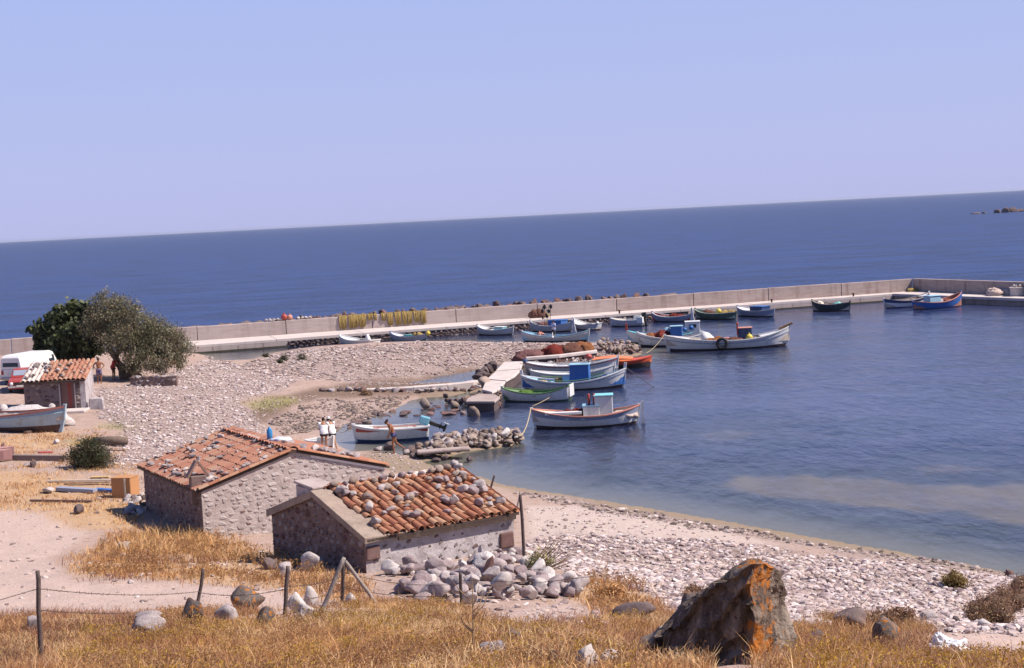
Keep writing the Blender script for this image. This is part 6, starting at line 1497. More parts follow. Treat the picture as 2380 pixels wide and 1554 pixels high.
# ------------------------------------------------------------------ trees and shrubs
def foliage(name, T, centers, nleaf, ls, pal, seed, mat, asp=.35, up=0.0, shell=.55, droop=0.0):
    """leaf-sized faces in clumps through the crown: centers = [(x,y,z,rx,ry,rz)]"""
    rg = np.random.default_rng(seed); vol = np.array([c[3] * c[4] * c[5] for c in centers]); cnt = (nleaf * vol ** .7 / (vol ** .7).sum()).astype(int)
    Pn = []; Cn = []
    for c, k in zip(centers, cnt):
        ncl = max(6, k // 45); d = rg.normal(size=(ncl, 3)); d /= np.linalg.norm(d, axis=1)[:, None]
        r = (shell + (1 - shell) * rg.random((ncl, 1)) ** .6) * (0.8 + .35 * rg.random((ncl, 1)))
        cc = d * r * np.array(c[3:6]) + np.array(c[:3])
        ci = rg.integers(0, ncl, k); s = .155 * min(c[3:6]) + .05
        q = cc[ci] + rg.normal(size=(k, 3)) * s; Pn.append(q); tone = rg.uniform(.75, 1.2, ncl)
        base = pal[rg.integers(0, len(pal), ncl)]
        Cn.append(np.clip(base[ci] * tone[ci][:, None] * rg.uniform(.85, 1.2, (k, 1)), 0, 1))
    Pn = np.concatenate(Pn); Cn = np.concatenate(Cn); n = len(Pn)
    d = rg.normal(size=(n, 3)); d[:, 2] += up; d /= np.linalg.norm(d, axis=1)[:, None]
    e = np.cross(d, rg.normal(size=(n, 3))); e /= np.linalg.norm(e, axis=1)[:, None] + 1e-6
    L = ls * rg.uniform(.6, 1.4, (n, 1)); w = L * asp
    V = np.stack([Pn - d * L * .5, Pn + e * w * .5, Pn + d * L * .5, Pn - e * w * .5], 1).reshape(-1, 3)
    F = np.arange(n * 4).reshape(-1, 4)
    me = np_mesh(name, V, F, [mat], False, colors=np.repeat(Cn, 4, 0)); return link(name, me, T)
M_LEAF = leaf_mat('leaf', .2)
M_BARK = stone_mat('bark', [(0.0, (.10, .07, .055)), (.5, (.17, .12, .09)), (1.0, (.27, .20, .15))], 6.0)
def branchy(T, trunk, limbs, name='trunk'):
    mb = MB()
    for path, r0, r1 in [trunk] + limbs:
        n = len(path); pts = []
        for i in range(n - 1):
            for k in range(4): pts.append(Vector(path[i]).lerp(Vector(path[i + 1]), k / 4) + Vector((random.gauss(0, .03), random.gauss(0, .03), 0)))
        pts.append(Vector(path[-1])); mb.tube(pts, [r0 + (r1 - r0) * i / (len(pts) - 1) for i in range(len(pts))], 8)
    return mb.build(name, M_BARK, T, True)
PAL_OLIVE = np.array([(.13, .125, .065), (.18, .165, .09), (.235, .21, .125), (.10, .095, .05), (.27, .24, .155), (.19, .14, .08)])
PAL_FIG = np.array([(.055, .065, .025), (.085, .10, .038), (.04, .05, .02), (.14, .15, .065), (.075, .085, .035)])
tb = ground_at(292, 882); k = tb.length / FPX   # metres to one picture unit at the tree
OT = thing('olive_tree', 'big spreading grey green olive tree with twisted leaning trunks', 'tree', tb)
def tl(px, py, dy=0): # picture offset to metres around the foot of the tree
    return ((px - 292) * k, dy, (882 - py) * k)
branchy(OT, ([(0, 0, -.2), (-.3, 0, .9), (-.9, .1, 2.0), (-1.2, .2, 3.2)], .30, .14),
        [([(.1, 0, -.1), (.6, -.2, .8), (1.5, -.3, 1.5), (2.4, 0, 2.2)], .24, .10), ([(-.6, .1, 1.4), (-.2, .3, 2.5), (.6, .4, 3.6)], .16, .07), ([(.6, -.2, .8), (1.0, .5, 2.0), (1.4, .6, 3.2)], .14, .06), ([(-1.0, .1, 2.2), (-1.8, .0, 3.2), (-2.2, .2, 4.2)], .12, .05), ([(1.5, -.3, 1.5), (2.9, -.6, 1.9), (3.8, -.3, 2.2)], .12, .04),
         ([(-.1, 0, .2), (.5, -.5, .45), (1.2, -.6, .3)], .16, .09)])
cent = []
for px, py, rx, rz, dy in ((262, 728, 45, 34, .6), (250, 705, 32, 24, .8), (300, 730, 42, 34, .2), (330, 765, 48, 42, -.2), (300, 785, 55, 38, -.7), (370, 790, 46, 42, 0), (400, 805, 40, 40, .2), (425, 825, 26, 36, .3), (370, 835, 48, 32, -.8), (330, 835, 40, 30, -1.0), (275, 760, 40, 34, 1.4), (390, 850, 40, 24, -.4), (280, 800, 34, 24, -.9), (345, 800, 45, 40, 1.2), (225, 735, 24, 24, .5), (230, 760, 36, 30, .4), (310, 860, 26, 14, -1.1)):
    x, y, z = tl(px, py, dy); cent.append((x, y, z, rx * k, rx * k * .9, rz * k))
foliage('crown', OT, cent, 44000, .17, PAL_OLIVE, 201, M_LEAF, .28, .7, .45)
tb2 = ground_at(178, 872)
FT = thing('fig_tree', 'dark green broad leaved fig tree against the olive, shading a shelter', 'tree', (tb2.x, tb2.y + .8, tb2.z))
k2 = tb2.length / FPX
branchy(FT, ([(0, 0, -.2), (.1, 0, 1.2), (.2, .1, 2.4)], .2, .12), [([(0, 0, .3), (-.7, 0, 1.5), (-1.5, .1, 2.6)], .14, .06), ([(.1, 0, .8), (.8, .2, 2.0), (1.2, .2, 3.0)], .12, .05), ([(0, 0, 1.0), (-.2, .5, 2.4), (-.6, .6, 3.2)], .12, .05)])
cent = []
for px, py, rx, rz, dy in ((128, 768, 30, 24, -.2), (160, 752, 38, 30, 0), (200, 745, 36, 32, .2), (178, 780, 46, 28, -.6), (115, 800, 24, 20, -.2), (150, 808, 40, 22, -.5), (210, 790, 36, 28, -.6), (222, 815, 26, 20, -.5), (100, 765, 16, 10, -.1), (150, 735, 20, 14, .2), (180, 725, 22, 18, .6), (132, 830, 18, 16, -.3), (240, 770, 24, 30, -.3)):
    cent.append(((px - 178) * k2, dy - .8, (872 - py) * k2, rx * k2, rx * k2 * .9, rz * k2))
foliage('crown', FT, cent, 15000, .30, PAL_FIG, 202, M_LEAF, .75, .3, .5)
def shrub(px, py, w, h, pal, label, seed, n=6000, name='shrub', ls=.10, cat='shrub', group=None, asp=.3):
    p = ground_at(px, py); T = thing(name, label, cat, p, 0, group)
    cs = [(0, 0, h * .4, w * .42, w * .42, h * .42), (-w * .22, .1, h * .3, w * .26, w * .3, h * .32), (w * .24, -.1, h * .32, w * .27, w * .3, h * .33), (.05, 0, h * .66, w * .26, w * .26, h * .3)]
    foliage('leaves', T, cs, n, ls, pal, seed, M_LEAF, asp, .5, .35)
    mb = MB(); rg = random.Random(seed)
    for i in range(9):
        a = rg.uniform(0, 6.28); mb.tube([(0, 0, -.05), (cos(a) * w * .18, sin(a) * w * .18, h * .35), (cos(a) * w * .36, sin(a) * w * .36, h * .75)], [.03, .018, .008], 5)
    mb.build('stems', M_BARK, T); return T
PAL_BUSH = np.array([(.055, .06, .028), (.075, .08, .035), (.10, .10, .05), (.04, .045, .02), (.11, .085, .04)])
shrub(212, 1088, 2.05, 1.35, PAL_BUSH, 'round dark green bush standing alone on the dirt left of the huts', 211, 11000, ls=.10)
PAL_BROWN = np.array([(.24, .14, .08), (.30, .18, .10), (.20, .11, .07), (.34, .22, .12)]); PAL_CUSH = np.array([(.30, .17, .10), (.36, .21, .125), (.25, .14, .085), (.28, .16, .10)])
for px, py, w, h, lab, sd in ((618, 833, .8, .45, 'small dark tuft on the spit, left one of the near pair', 221), (661, 838, .8, .5, 'small dark tuft on the spit, right one of the near pair', 222), (702, 838, .9, .55, 'dark round tuft on the spit below the yellow net', 223), (650, 845, .5, .3, 'tiny brown tuft between the dark ones on the spit', 224), (850, 919, .8, .4, 'brown tuft beside the low kerb', 225)):
    shrub(px, py, w, h, PAL_BUSH if 'dark' in lab else PAL_BROWN, lab, sd, 900, ls=.09)
shrub(2218, 1366, .62, .42, np.array([(.28, .19, .06), (.34, .24, .08), (.22, .14, .05)]), 'ochre tuft among the cobbles near the water on the right', 231, 2500, ls=.09)
shrub(1420, 1395, .7, .3, PAL_STRAW[:4], 'low straw coloured bush between the stone pile and the big rock', 232, 2500, ls=.08)
# cushion thorn bushes at the right edge
for px, py, w, h, lab, sd in ((2330, 1432, 1.35, .75, 'largest brown cushion thorn bush at the right edge', 241), (2385, 1400, 1.3, .8, 'brown cushion thorn bush cut by the right edge', 242), (2295, 1440, .8, .5, 'lower brown cushion bush on the left of the clump', 243), (2300, 1455, .8, .42, 'ochre cushion bush at the foot of the clump', 244), (2060, 1462, .9, .3, 'flat tan cushion bush behind the dark rock right of the big rock', 245), (1632, 1395, .7, .3, 'tan cushion bush behind the left shoulder of the big rock', 246)):
    p = ground_at(px, py); T = thing('thorn_bush', lab, 'bush', p); rg = random.Random(sd); cs = []
    for i in range(9): cs.append((rg.uniform(-.36, .36) * w, rg.uniform(-.3, .3) * w, rg.uniform(.2, .6) * h, w * .2, w * .2, h * .28))
    foliage('twigs', T, cs, 7000, .055, PAL_CUSH if 'ochre' not in lab else PAL_BROWN, sd, M_LEAF, .35, .4, .8)
    mb = MB()
    for c_ in cs: mb.blob(c_[:3], (c_[3] * .82, c_[4] * .82, c_[5] * .82), sd, 2, .2, 2)
    mb.build('core', P('thorn_wood', (.12, .07, .045), rough=1), T, True)
# dry broom with bare stalks
p = ground_at(1218, 1345); T = thing('dry_broom', 'dry broom bush with long brown stalks leaning right, behind the stone pile', 'bush', p); rg = random.Random(8); mb = MB(); mg = MB()
for i in range(46):
    x0 = rg.uniform(-.1, .25); ln = rg.uniform(.8, 1.35); a = rg.uniform(.35, 1.05); y1 = rg.gauss(0, .18); e = (x0 + ln * cos(a) * 1.0, y1, ln * sin(a) * .9)
    mb.tube([(x0 * .3, 0, 0), (x0 + (e[0] - x0) * .5, y1 * .4, e[2] * .55), e], [.014, .010, .004], 4)
mb.build('stalks', P('dry_stalk', (.30, .19, .10), rough=1), T)
foliage('green_sprigs', T, [(.25, 0, .3, .3, .25, .25), (.5, 0, .45, .3, .2, .25)], 900, .07, PAL_GRN, 9, M_LEAF, .3)
# bare twigs in the grass by the big rock and in the middle
for px, py, h, lab, sd in ((1625, 1560, .62, 'bare forked twig plant in front of the big rock', 3), (1100, 1540, .75, 'thin dry branching weed standing in the grass right of the middle', 4), (2000, 1458, .6, 'thin dry branching weed among the cobbles right of the big rock', 5)):
    if py > 1550: p = ground_at(px, 1545)
    else: p = ground_at(px, py)
    rg = random.Random(sd); mb = MB(); mb.tube([(0, 0, 0), (.02, 0, h * .5), (.03, .02, h)], [.010, .008, .003], 5)
    for i in range(9):
        z0 = h * rg.uniform(.2, .85); a = rg.choice((-1, 1)) * rg.uniform(.3, .9); l_ = h * rg.uniform(.15, .4); mb.tube([(.015, 0, z0), (.015 + sin(a) * l_ * .6, rg.gauss(0, .04), z0 + l_ * .4), (.015 + sin(a) * l_, rg.gauss(0, .05), z0 + l_)], [.006, .005, .002], 4)
    o = mb.build('dry_weed', P('weed_stem', (.34, .22, .13), rough=1), None); o.location = p; tag(o, lab, 'weed')

# ------------------------------------------------------------------ rocks in the foreground
def big_rock():
    # a leaning wedge with its sharp edge towards the viewer: long dark face to the left, narrow sunny face to the right
    c = ground_at(1660, 1548); k = c.length / FPX
    T = Vector((c.x, c.y, c.z)); mb = MB()
    def at_depth(px, py, y):
        r = ray(px, py); q = (T.y + y) / r.y; return Vector((r.x * q - T.x, y, EYE + r.z * q - T.z))
    prof = [(1720, 1400, 1735, 1895), (1640, 1432, 1740, 1880), (1600, 1448, 1742, 1870), (1554, 1468, 1745, 1856), (1520, 1494, 1748, 1853), (1490, 1524, 1750, 1850), (1470, 1548, 1752, 1847), (1440, 1566, 1752, 1842), (1415, 1584, 1750, 1838), (1400, 1612, 1748, 1833),
            (1380, 1640, 1747, 1830), (1362, 1664, 1746, 1824), (1348, 1684, 1745, 1818), (1335, 1694, 1746, 1810), (1324, 1704, 1749, 1801), (1316, 1720, 1754, 1792), (1310, 1742, 1760, 1780)]
    rings = []
    for i_, (py, xl, xc, xr) in enumerate(prof):
        yl = -.48 + (xc - xl) * k * 1.0; yr = -.48 + (xr - xc) * k * 1.7; dp = max(.12, .62 * (1 - i_ / len(prof)) + .1)
        C, L, R = at_depth(xc, py, -.48), at_depth(xl, py, yl), at_depth(xr, py, yr); z = C.z
        B1 = R + Vector((-.05, dp, 0)); B2 = L + Vector((.12, dp, 0)); ML = (C + L) / 2 + Vector((-.02, -.03, 0))
        poly = [C, R, B1, B2, L, ML]; r = []
        for i in range(6):
            a_, b_ = poly[i], poly[(i + 1) % 6]
            for j in range(26): r.append(a_.lerp(b_, j / 26))
        rings.append(r)
    fine = []
    for i in range(len(rings) - 1):
        for s_ in range(7): fine.append([a.lerp(b, s_ / 7) for a, b in zip(rings[i], rings[i + 1])])
    fine.append(rings[-1]); out = []; n_ = len(fine[0])
    for ri, r in enumerate(fine):
        q = []; fade = min(1, (len(fine) - ri) / 22)
        for j, p in enumerate(r):
            tg = r[(j + 2) % n_] - r[j - 2]; nm = Vector((tg.y, -tg.x, 0)).normalized()
            n1 = mnoise.fractal(p * 2.6, .9, 2.2, 6); rd = mnoise.ridged_multi_fractal(Vector((p.x * 1.5, p.y * 1.5, p.z * 1.2)), .9, 2.1, 5, 1.0, 2.0) - 1.2
            w = (p.x - p.z * .70) * 6.0 + .9 * mnoise.noise(p * 1.8) + .25 * mnoise.noise(p * 7); st = (w % 1.0) ** 1.5
            left = 1.0 if (j > 80 or j < 2) else .35
            d_ = .055 * n1 + .040 * rd + .095 * (st - .5) * left
            q.append(p + nm * d_ * fade + Vector((.02, 0, .05)) * mnoise.noise(p * 4.3 + Vector((5, 1, 2))))
        out.append(q)
    mb.loft(out)
    t = NT('lichen_boulder'); v = t.coord()
    mp = t.n('ShaderNodeMapping'); t.l(v, mp.inputs[0]); mp.inputs['Rotation'].default_value = (0, radians(-38), 0); mp.inputs['Scale'].default_value = (6.0, 3.5, 1.2)
    n1 = t.noise(1.0, 7, .7, mp.outputs[0], .3); n2 = t.noise(9, 6, .72, v); n3 = t.noise(2.4, 5, .62, v); n4 = t.noise(28, 4, .7, v)
    c_ = t.ramp(n1, [(.28, (.05, .036, .03)), (.45, (.115, .082, .066)), (.58, (.23, .175, .14)), (.8, (.48, .40, .33))])
    c_ = t.mix(t.ramp(n2, [(.56, 0.0), (.66, 1.0)]), c_, (.05, .038, .034)); c_ = t.mix(t.math('MULTIPLY', t.ramp(t.math('ADD', t.math('MULTIPLY', t.n('ShaderNodeSeparateXYZ').outputs[0], 0.0), n3), [(.48, 0.0), (.60, 1.0)]), .5), c_, (.42, .35, .29)); c_ = t.mix(t.math('MULTIPLY', t.ramp(n4, [(.56, 0.0), (.7, 1.0)]), .35), c_, (.42, .36, .30))
    sp = t.n('ShaderNodeSeparateXYZ'); t.l(v, sp.inputs[0])
    # orange lichen grows on the right hand face
    band = t.ramp(t.math('ADD', t.math('MULTIPLY', sp.outputs[0], 1 / (400 * k)), .5), [(.56, 0.0), (.70, 1.0), (.80, 1.0), (.90, .0)])
    lf = t.math('ADD', t.math('MULTIPLY', band, .17), t.math('ADD', t.math('MULTIPLY', n3, .5), t.math('MULTIPLY', n2, .5)))
    c_ = t.mix(t.ramp(lf, [(.635, 0.0), (.685, 1.0)]), c_, t.mix(n4, (.34, .10, .018), (.48, .19, .045)))
    t.col(c_); t.b.inputs['Roughness'].default_value = .95; t.b.inputs['Specular IOR Level'].default_value = .1
    t.bump(t.math('ADD', n1, t.math('ADD', t.math('MULTIPLY', n2, .6), t.math('MULTIPLY', n4, .3))), 1.0, .06)
    o = mb.build('lichen_rock', t.m, None, False); o.location = T; return tag(o, 'big jagged rock with orange lichen in the right foreground', 'rock')
big_rock()
for px, py, wpx, hpx, lab, ms, asp in (
    (1465, 1450, 105, 52, 'low dark wedge shaped rock left of the big lichen rock', ROCKS_DARK, .8), (1620, 1470, 150, 90, 'dark mossy rock shoulder against the left side of the big rock', ROCKS_LICH, .8),
    (1980, 1462, 95, 48, 'dark pyramid rock right of the big rock', ROCKS_DARK, .8), (2065, 1500, 90, 55, 'brown lichened rock beside the dark pyramid rock', ROCKS_LICH, .8), (1900, 1510, 50, 45, 'small dark rock close to the right foot of the big rock', ROCKS_DARK, .8),
    (560, 1425, 105, 62, 'dark rock with orange lichen behind the second fence post', ROCKS_LICH, .8), (445, 1450, 80, 55, 'grey lichened rock at the foot of the leaning post', ROCKS_LICH, .8), (520, 1450, 70, 36, 'small pale rock right of the leaning post', ROCKS, .8), (615, 1455, 60, 42, 'small lichened rock in front of the third post', ROCKS_LICH, .8),
    (75, 1470, 50, 40, 'grey pointed rock left of the first fence post', ROCKS, .8), (340, 1450, 75, 30, 'flat grey rock at the edge of the track', ROCKS, .8), (345, 1478, 80, 45, 'flat pale rock in the rust coloured grass', ROCKS, .8),
    (722, 1415, 48, 46, 'white upright stone beside the third post', ROCKS_PALE, .9), (690, 1425, 50, 42, 'grey white stone just left of the upright white one', ROCKS_PALE, .9), (708, 1440, 60, 34, 'low white stone below the upright one', ROCKS_PALE, .9), (815, 1408, 38, 26, 'white stone between the poles of the tripod', ROCKS_PALE, .9),
    (728, 1330, 62, 42, 'round grey boulder before the dark gable of the right hut', ROCKS, .9), (625, 1325, 50, 24, 'dark flat boulder at the left corner of the right hut', ROCKS_DARK, .9), (660, 1340, 60, 30, 'grass grown boulder near the left corner of the right hut', ROCKS, .9),
    (1195, 1510, 60, 36, 'lichened rock in the grass right of the middle', ROCKS_LICH, .9), (1150, 1540, 70, 40, 'pale lichened rock at the bottom right of the grass', ROCKS, .9), (1362, 1553, 62, 42, 'whitish block at the bottom edge left of the big rock', ROCKS_PALE, .9), (1415, 1560, 60, 32, 'pale flat block nearest the foot of the big rock', ROCKS_PALE, .9), (1290, 1556, 45, 30, 'grey orange rock at the bottom edge', ROCKS_LICH, .9),
    (283, 1280, 50, 22, 'low dirt coloured boulder on the grassy bank', ROCKS, .9), (180, 1195, 34, 26, 'dark brown rock at the edge of the track', ROCKS_DARK, .9), (75, 1088, 24, 16, 'dark rock lying on the dirt left of the bush', ROCKS_DARK, .9), (60, 1087, 20, 10, 'grey stone beside the dark rock left of the bush', ROCKS, .9), (130, 1033, 18, 11, 'white boulder below the beached boat', ROCKS_PALE, .9), (110, 1148, 36, 14, 'long pale boulder lying on the straw left of the planks', ROCKS_PALE, .9), (5, 1052, 14, 20, 'pink boulder at the left edge below the beached boat', ROCKS_RED, .9),
    (2338, 1450, 46, 34, 'round reddish boulder in front of the thorn bushes', ROCKS_RED, .9), (2290, 1460, 50, 18, 'flat pale boulder below the thorn bushes', ROCKS_PALE, .9), (2160, 1445, 44, 22, 'grey boulder above the bare path on the right', ROCKS, .9), (2225, 1450, 22, 20, 'small dark boulder above the bare path', ROCKS_DARK, .9), (2350, 1340, 24, 14, 'reddish boulder at the water edge on the far right', ROCKS_RED, .9)):
    p = ground_at(px, min(py, 1552)); k = p.length / FPX; w, h = wpx * k, hpx * k
    put_rock('rock', ms, (p.x, p.y + w * .25, p.z), (w * 1.05, w * asp, h * 1.3), lab, None, 'rock', random.Random(px), sink=.2)
# stone pile in front of the right hut
rg = random.Random(55)
PILE = [(905, 1335), (960, 1318), (1000, 1345), (1080, 1340), (1130, 1322), (1200, 1335), (1260, 1350), (1330, 1352), (1362, 1375), (1330, 1392), (1200, 1398), (1080, 1412), (980, 1400), (930, 1375)]
tones = {'grey': ROCKS + ROCKS_PURP, 'pale': ROCKS_PALE, 'purplish': ROCKS_PURP}
for i in range(170):
    for _ in range(50):
        x, y = rg.uniform(900, 1365), rg.uniform(1318, 1412)
        if in_poly(np.array([x]), np.array([y]), PILE)[0]: break
    p = ground_at(x, y); w = rg.uniform(.22, .50) if i < 110 else rg.uniform(.08, .24); tone = rg.choices(('grey', 'pale', 'purplish'), (3, 2, 5))[0]
    cen = 1 - abs(x - 1130) / 260
    put_rock('pile_stone', tones[tone], (p.x, p.y, p.z + rg.uniform(0, .42) * max(cen, .15)), (w * rg.uniform(1.0, 1.5), w, w * rg.uniform(.6, .95)), tone + ' rounded stone in the pile in front of the right hut', tone + ' stones of the pile by the right hut', 'stone', rg, sink=.2)
for px, py, wpx, hpx, lab, ms in ((1278, 1368, 82, 28, 'long white flat stone on the right end of the pile', ROCKS_PALE), (1340, 1388, 50, 42, 'round dark grey boulder closing the right end of the pile', ROCKS), (1290, 1388, 56, 30, 'grey boulder under the long white stone', ROCKS), (1135, 1340, 90, 56, 'big tan rounded boulder behind the middle of the pile', ROCKS_PALE), (1090, 1378, 66, 36, 'big purplish grey boulder in the middle of the pile', ROCKS), (1135, 1365, 36, 62, 'upright pointed stone right of the short post', ROCKS_RED)):
    p = ground_at(px, py); k = p.length / FPX; w, h = wpx * k, hpx * k; put_rock('pile_boulder', ms, (p.x, p.y, p.z + .04), (w, w * .8, h * 1.2), lab, None, 'boulder', random.Random(px), sink=.1)
for i in range(130):
    p = ground_at(rg.uniform(890, 1210), rg.uniform(1280, 1335)); w = rg.uniform(.08, .42) * rg.uniform(.6, 1)
    put_rock('footing_stone', ROCKS + ROCKS_PALE + ROCKS_PALE + ROCKS_PURP, p, (w * 1.3, w, w * .7), 'small stone strewn along the foot of the long wall of the right hut', 'stones along the long wall of the right hut', 'stone', rg)
for i in range(36):
    p = ground_at(rg.uniform(290, 335), rg.uniform(1150, 1200)); w = rg.uniform(.12, .42)
    put_rock('rubble', ROCKS + ROCKS_DARK + ROCKS_PALE, p, (w * 1.3, w, w * .75), 'stone in the rubble at the back left corner of the left hut', 'rubble stones by the left hut', 'stone', rg)
for i in range(26):
    p = BEACHED.world(BEACHED.x(rg.uniform(.40, .78)), 1.6 + rg.uniform(-.4, 1.0), 0); w = rg.uniform(.25, .55)
    put_rock('heap_stone', ROCKS_PALE, (p.x, p.y, gz(p.x, p.y) + rg.uniform(0, .9)), (w * 1.2, w, w * .8), 'pale lump in the heap behind the beached blue boat', 'heap behind the beached boat', 'stone', rg)
mb = MB(); mb.blob((0, 0, .2), (2.2, 1.0, .85), 3, 3, .3); o = mb.build('rubble_mound', M_STONE_PALE, None, True); q = BEACHED.world(BEACHED.x(.6), 1.9, 0); o.location = (q.x, q.y, gz(q.x, q.y)); tag(o, 'pale mound of rubble behind the beached blue boat', 'mound')

# ------------------------------------------------------------------ fence
M_POST = stone_mat('weathered_post', [(0.0, (.06, .045, .045)), (.5, (.11, .08, .075)), (1.0, (.20, .15, .13))], 8.0)
M_POLE = stone_mat('bleached_pole', [(0.0, (.22, .17, .15)), (.5, (.34, .28, .25)), (1.0, (.48, .42, .38))], 8.0)
FEN = thing('barbed_wire_fence', 'old barbed wire fence of dark wooden posts along the dirt track', 'fence')
def post(xb, yb, xt, yt, rpx, parent, name='post', mat=None, z0=None):
    b_ = ground_at(xb, yb); d = math.hypot(b_.x, b_.y)
    r = ray(xt, yt); t = d / hypot(r.x, r.y); tp = Vector((r.x * t, r.y * t, EYE + r.z * t)); k = d / FPX
    path = [b_ - (tp - b_) * .12] + [lerp(b_, tp, f) + Vector((random.gauss(0, .008), random.gauss(0, .008), 0)) for f in (0, .3, .6, .9)] + [tp]
    mb = MB(); R = rpx * k; mb.tube(path, [R, R * 1.02, R * .98, R * .96, R * .95, R * .86], 9); mb.build(name, mat or M_POST, parent, True); return b_, tp
posts = [post(97, 1535, 87, 1327, 5.5, FEN), post(457, 1418, 472, 1323, 4.2, FEN), post(662, 1434, 669, 1316, 5.2, FEN), post(795, 1400, 797, 1300, 4.5, FEN), post(1074, 1418, 1070, 1331, 4.2, FEN)]
M_WIRE = P('rusty_wire', (.09, .06, .05), rough=.8)
def wire(pts, name='wire', r=.006):
    mb = MB(); mb.tube(pts, r, 4); L = 0; rg = random.Random(len(pts))
    for a, b in zip(pts[:-1], pts[1:]):
        n = max(1, int((b - a).length / .13))
        for i in range(n):
            p = lerp(a, b, (i + .5) / n); q = Vector((rg.gauss(0, 1), rg.gauss(0, 1), rg.gauss(0, 1))).normalized() * .022; mb.tube([p - q, p + q], .005, 3, cap=False)
    mb.build(name, M_WIRE, FEN)
def span(i, j, fi, fj, sag, n=8):
    a, b = lerp(posts[i][0], posts[i][1], fi), lerp(posts[j][0], posts[j][1], fj); return [lerp(a, b, k / n) - Vector((0, 0, sag * 4 * (k / n) * (1 - k / n))) for k in range(n + 1)]
wire(span(0, 1, .80, .45, .08)); wire(span(0, 1, .56, .12, .10)); wire(span(1, 2, .42, .55, .08)); wire(span(2, 3, .6, .6, .05)); wire(span(2, 3, .3, .3, .05)); wire(span(3, 4, .7, .7, .12)); wire(span(3, 4, .35, .4, .1))
a0 = lerp(*posts[0], .8); wire([a0, a0 + Vector((-1.2, -.6, -.2)), a0 + Vector((-3, -1.5, -.2))])
a0 = lerp(*posts[4], .8); wire([a0, a0 + Vector((1.5, -1.2, .15)), a0 + Vector((3.2, -2.6, .6))])
TRI = thing('leaning_poles', 'two bleached poles propped against a fence post like a tripod', 'poles')
post(742, 1432, 800, 1297, 5.5, TRI, 'pole', M_POLE); post(878, 1410, 803, 1305, 4.6, TRI, 'pole', M_POLE)
PO = thing('pole_pair', 'dark upright pole with a thin leaning one beside the right end of the right hut', 'poles')
post(1218, 1293, 1209, 1150, 4.0, PO, 'pole'); post(1190, 1222, 1210, 1145, 2.2, PO, 'thin_pole', M_POLE)
p = at(1139, 1137, 1.0); 
SP = thing('stake', 'short leaning stake at the shore behind the right hut', 'stake'); post(1139, 1140, 1149, 1105, 2.6, SP, 'stake_shaft')

# ------------------------------------------------------------------ planks, log, crate and litter on the left
def plank(px0, py0, px1, py1, w, h, mat, label, cat='plank', name='plank', lift=.03):
    a, b = ground_at(px0, py0), ground_at(px1, py1); a.z += h / 2 + lift; b.z += h / 2 + lift
    mb = MB(); mb.bar(a, b, w, h); return tag(mb.build(name, mat, None, bevel=.012), label, cat)
plank(-60, 1071, 152, 1074, .28, .26, P('grey_beam', (.22, .16, .14), rough=.9), 'long dark grey beam lying left of the round bush', 'beam', 'beam')
plank(110, 1123, 272, 1120, .14, .08, PALEWOOD, 'long pale spar lying on the straw, farther of the two'); plank(150, 1128, 272, 1129, .12, .05, WOOD, 'brown plank just below the long pale spar')
plank(135, 1142, 222, 1147, .30, .14, GREYB, 'grey blue plank pointing at the orange crate'); plank(222, 1144, 276, 1147, .26, .12, BLUE, 'blue and white painted plank left of the orange crate'); plank(70, 1168, 215, 1170, .10, .08, P('old_stick', (.16, .10, .085)), 'thin dark branch lying along the track edge')
plank(183, 1053, 292, 1056, .05, .05, WOOD, 'thin pole lying behind the round bush', lift=.15)
plank(212, 1113, 255, 1112, .20, .06, P('yellow_wood', (.62, .42, .18), rough=.8), 'short yellow board on the pale spar')
plank(90, 1054, 122, 1053, .3, .06, REDP, 'red board lying under the beached boat', lift=.0)
a = ground_at(256, 1036); mb = MB(); mb.tube([(-.8, 0, .22), (0, .03, .23), (.85, 0, .2)], [.2, .22, .19], 12); o = mb.build('log', M_BARK, None, True); o.location = a; o.rotation_euler = (0, 0, -.15); tag(o, 'thick cut log lying behind the round bush', 'log')
p = ground_at(293, 1155); CR = thing('wooden_crate', 'orange brown wooden crate against the back corner of the left hut', 'crate', p, -.25)
PW_ = P('orange_wood', (.50, .24, .10), rough=.7)
for k, (c_, s_) in enumerate((((0, -.34, .38), (.78, .03, .74)), ((0, .34, .38), (.78, .03, .74)), ((-.38, 0, .38), (.03, .64, .74)), ((.38, 0, .38), (.03, .64, .74)), ((0, 0, .77), (.82, .72, .03)), ((.18, -.37, .40), (.07, .03, .7)))):
    mb = MB(); mb.box(c_, s_); mb.build('crate_panel' if k < 5 else 'batten', PW_ if k < 5 else CREAM, CR, bevel=.006)
for k, (px, lab) in enumerate(((8, 'pink painted skiff bow at the left edge, farther of two'), (2, 'pink painted skiff bow at the left edge, nearer of two'))):
    p = ground_at(px - 10, 1066 + 6 * k); mb = MB(); r = []
    for i in range(8):
        f = i / 7; w = .5 * (1 - f ** 2.5); x = -1.6 + 2.3 * f; r.append([(x, -w, .42 + .10 * f), (x, w, .42 + .10 * f), (x, w * .6, .02), (x, -w * .6, .02)])
    mb.loft(r); o = mb.build('upturned_skiff', P('dusty_pink', (.48, .26, .24), rough=.8), None, bevel=.03); o.location = p; tag(o, lab, 'boat', None)
p = ground_at(2208, 1530); mb = MB(); mb.blob((0, 0, .11), (.2, .15, .15), 7, 4, .45, 2.0); mb.blob((-.12, .02, .22), (.07, .07, .1), 8, 3, .4, 2); mb.blob((.12, -.05, .07), (.12, .1, .1), 9, 3, .45, 2)
o = mb.build('plastic_bag', P('white_plastic', (.82, .82, .84), rough=.35, wear=.05), None, False); o.location = p; tag(o, 'crumpled white plastic bag in the grass at the lower right', 'bag')
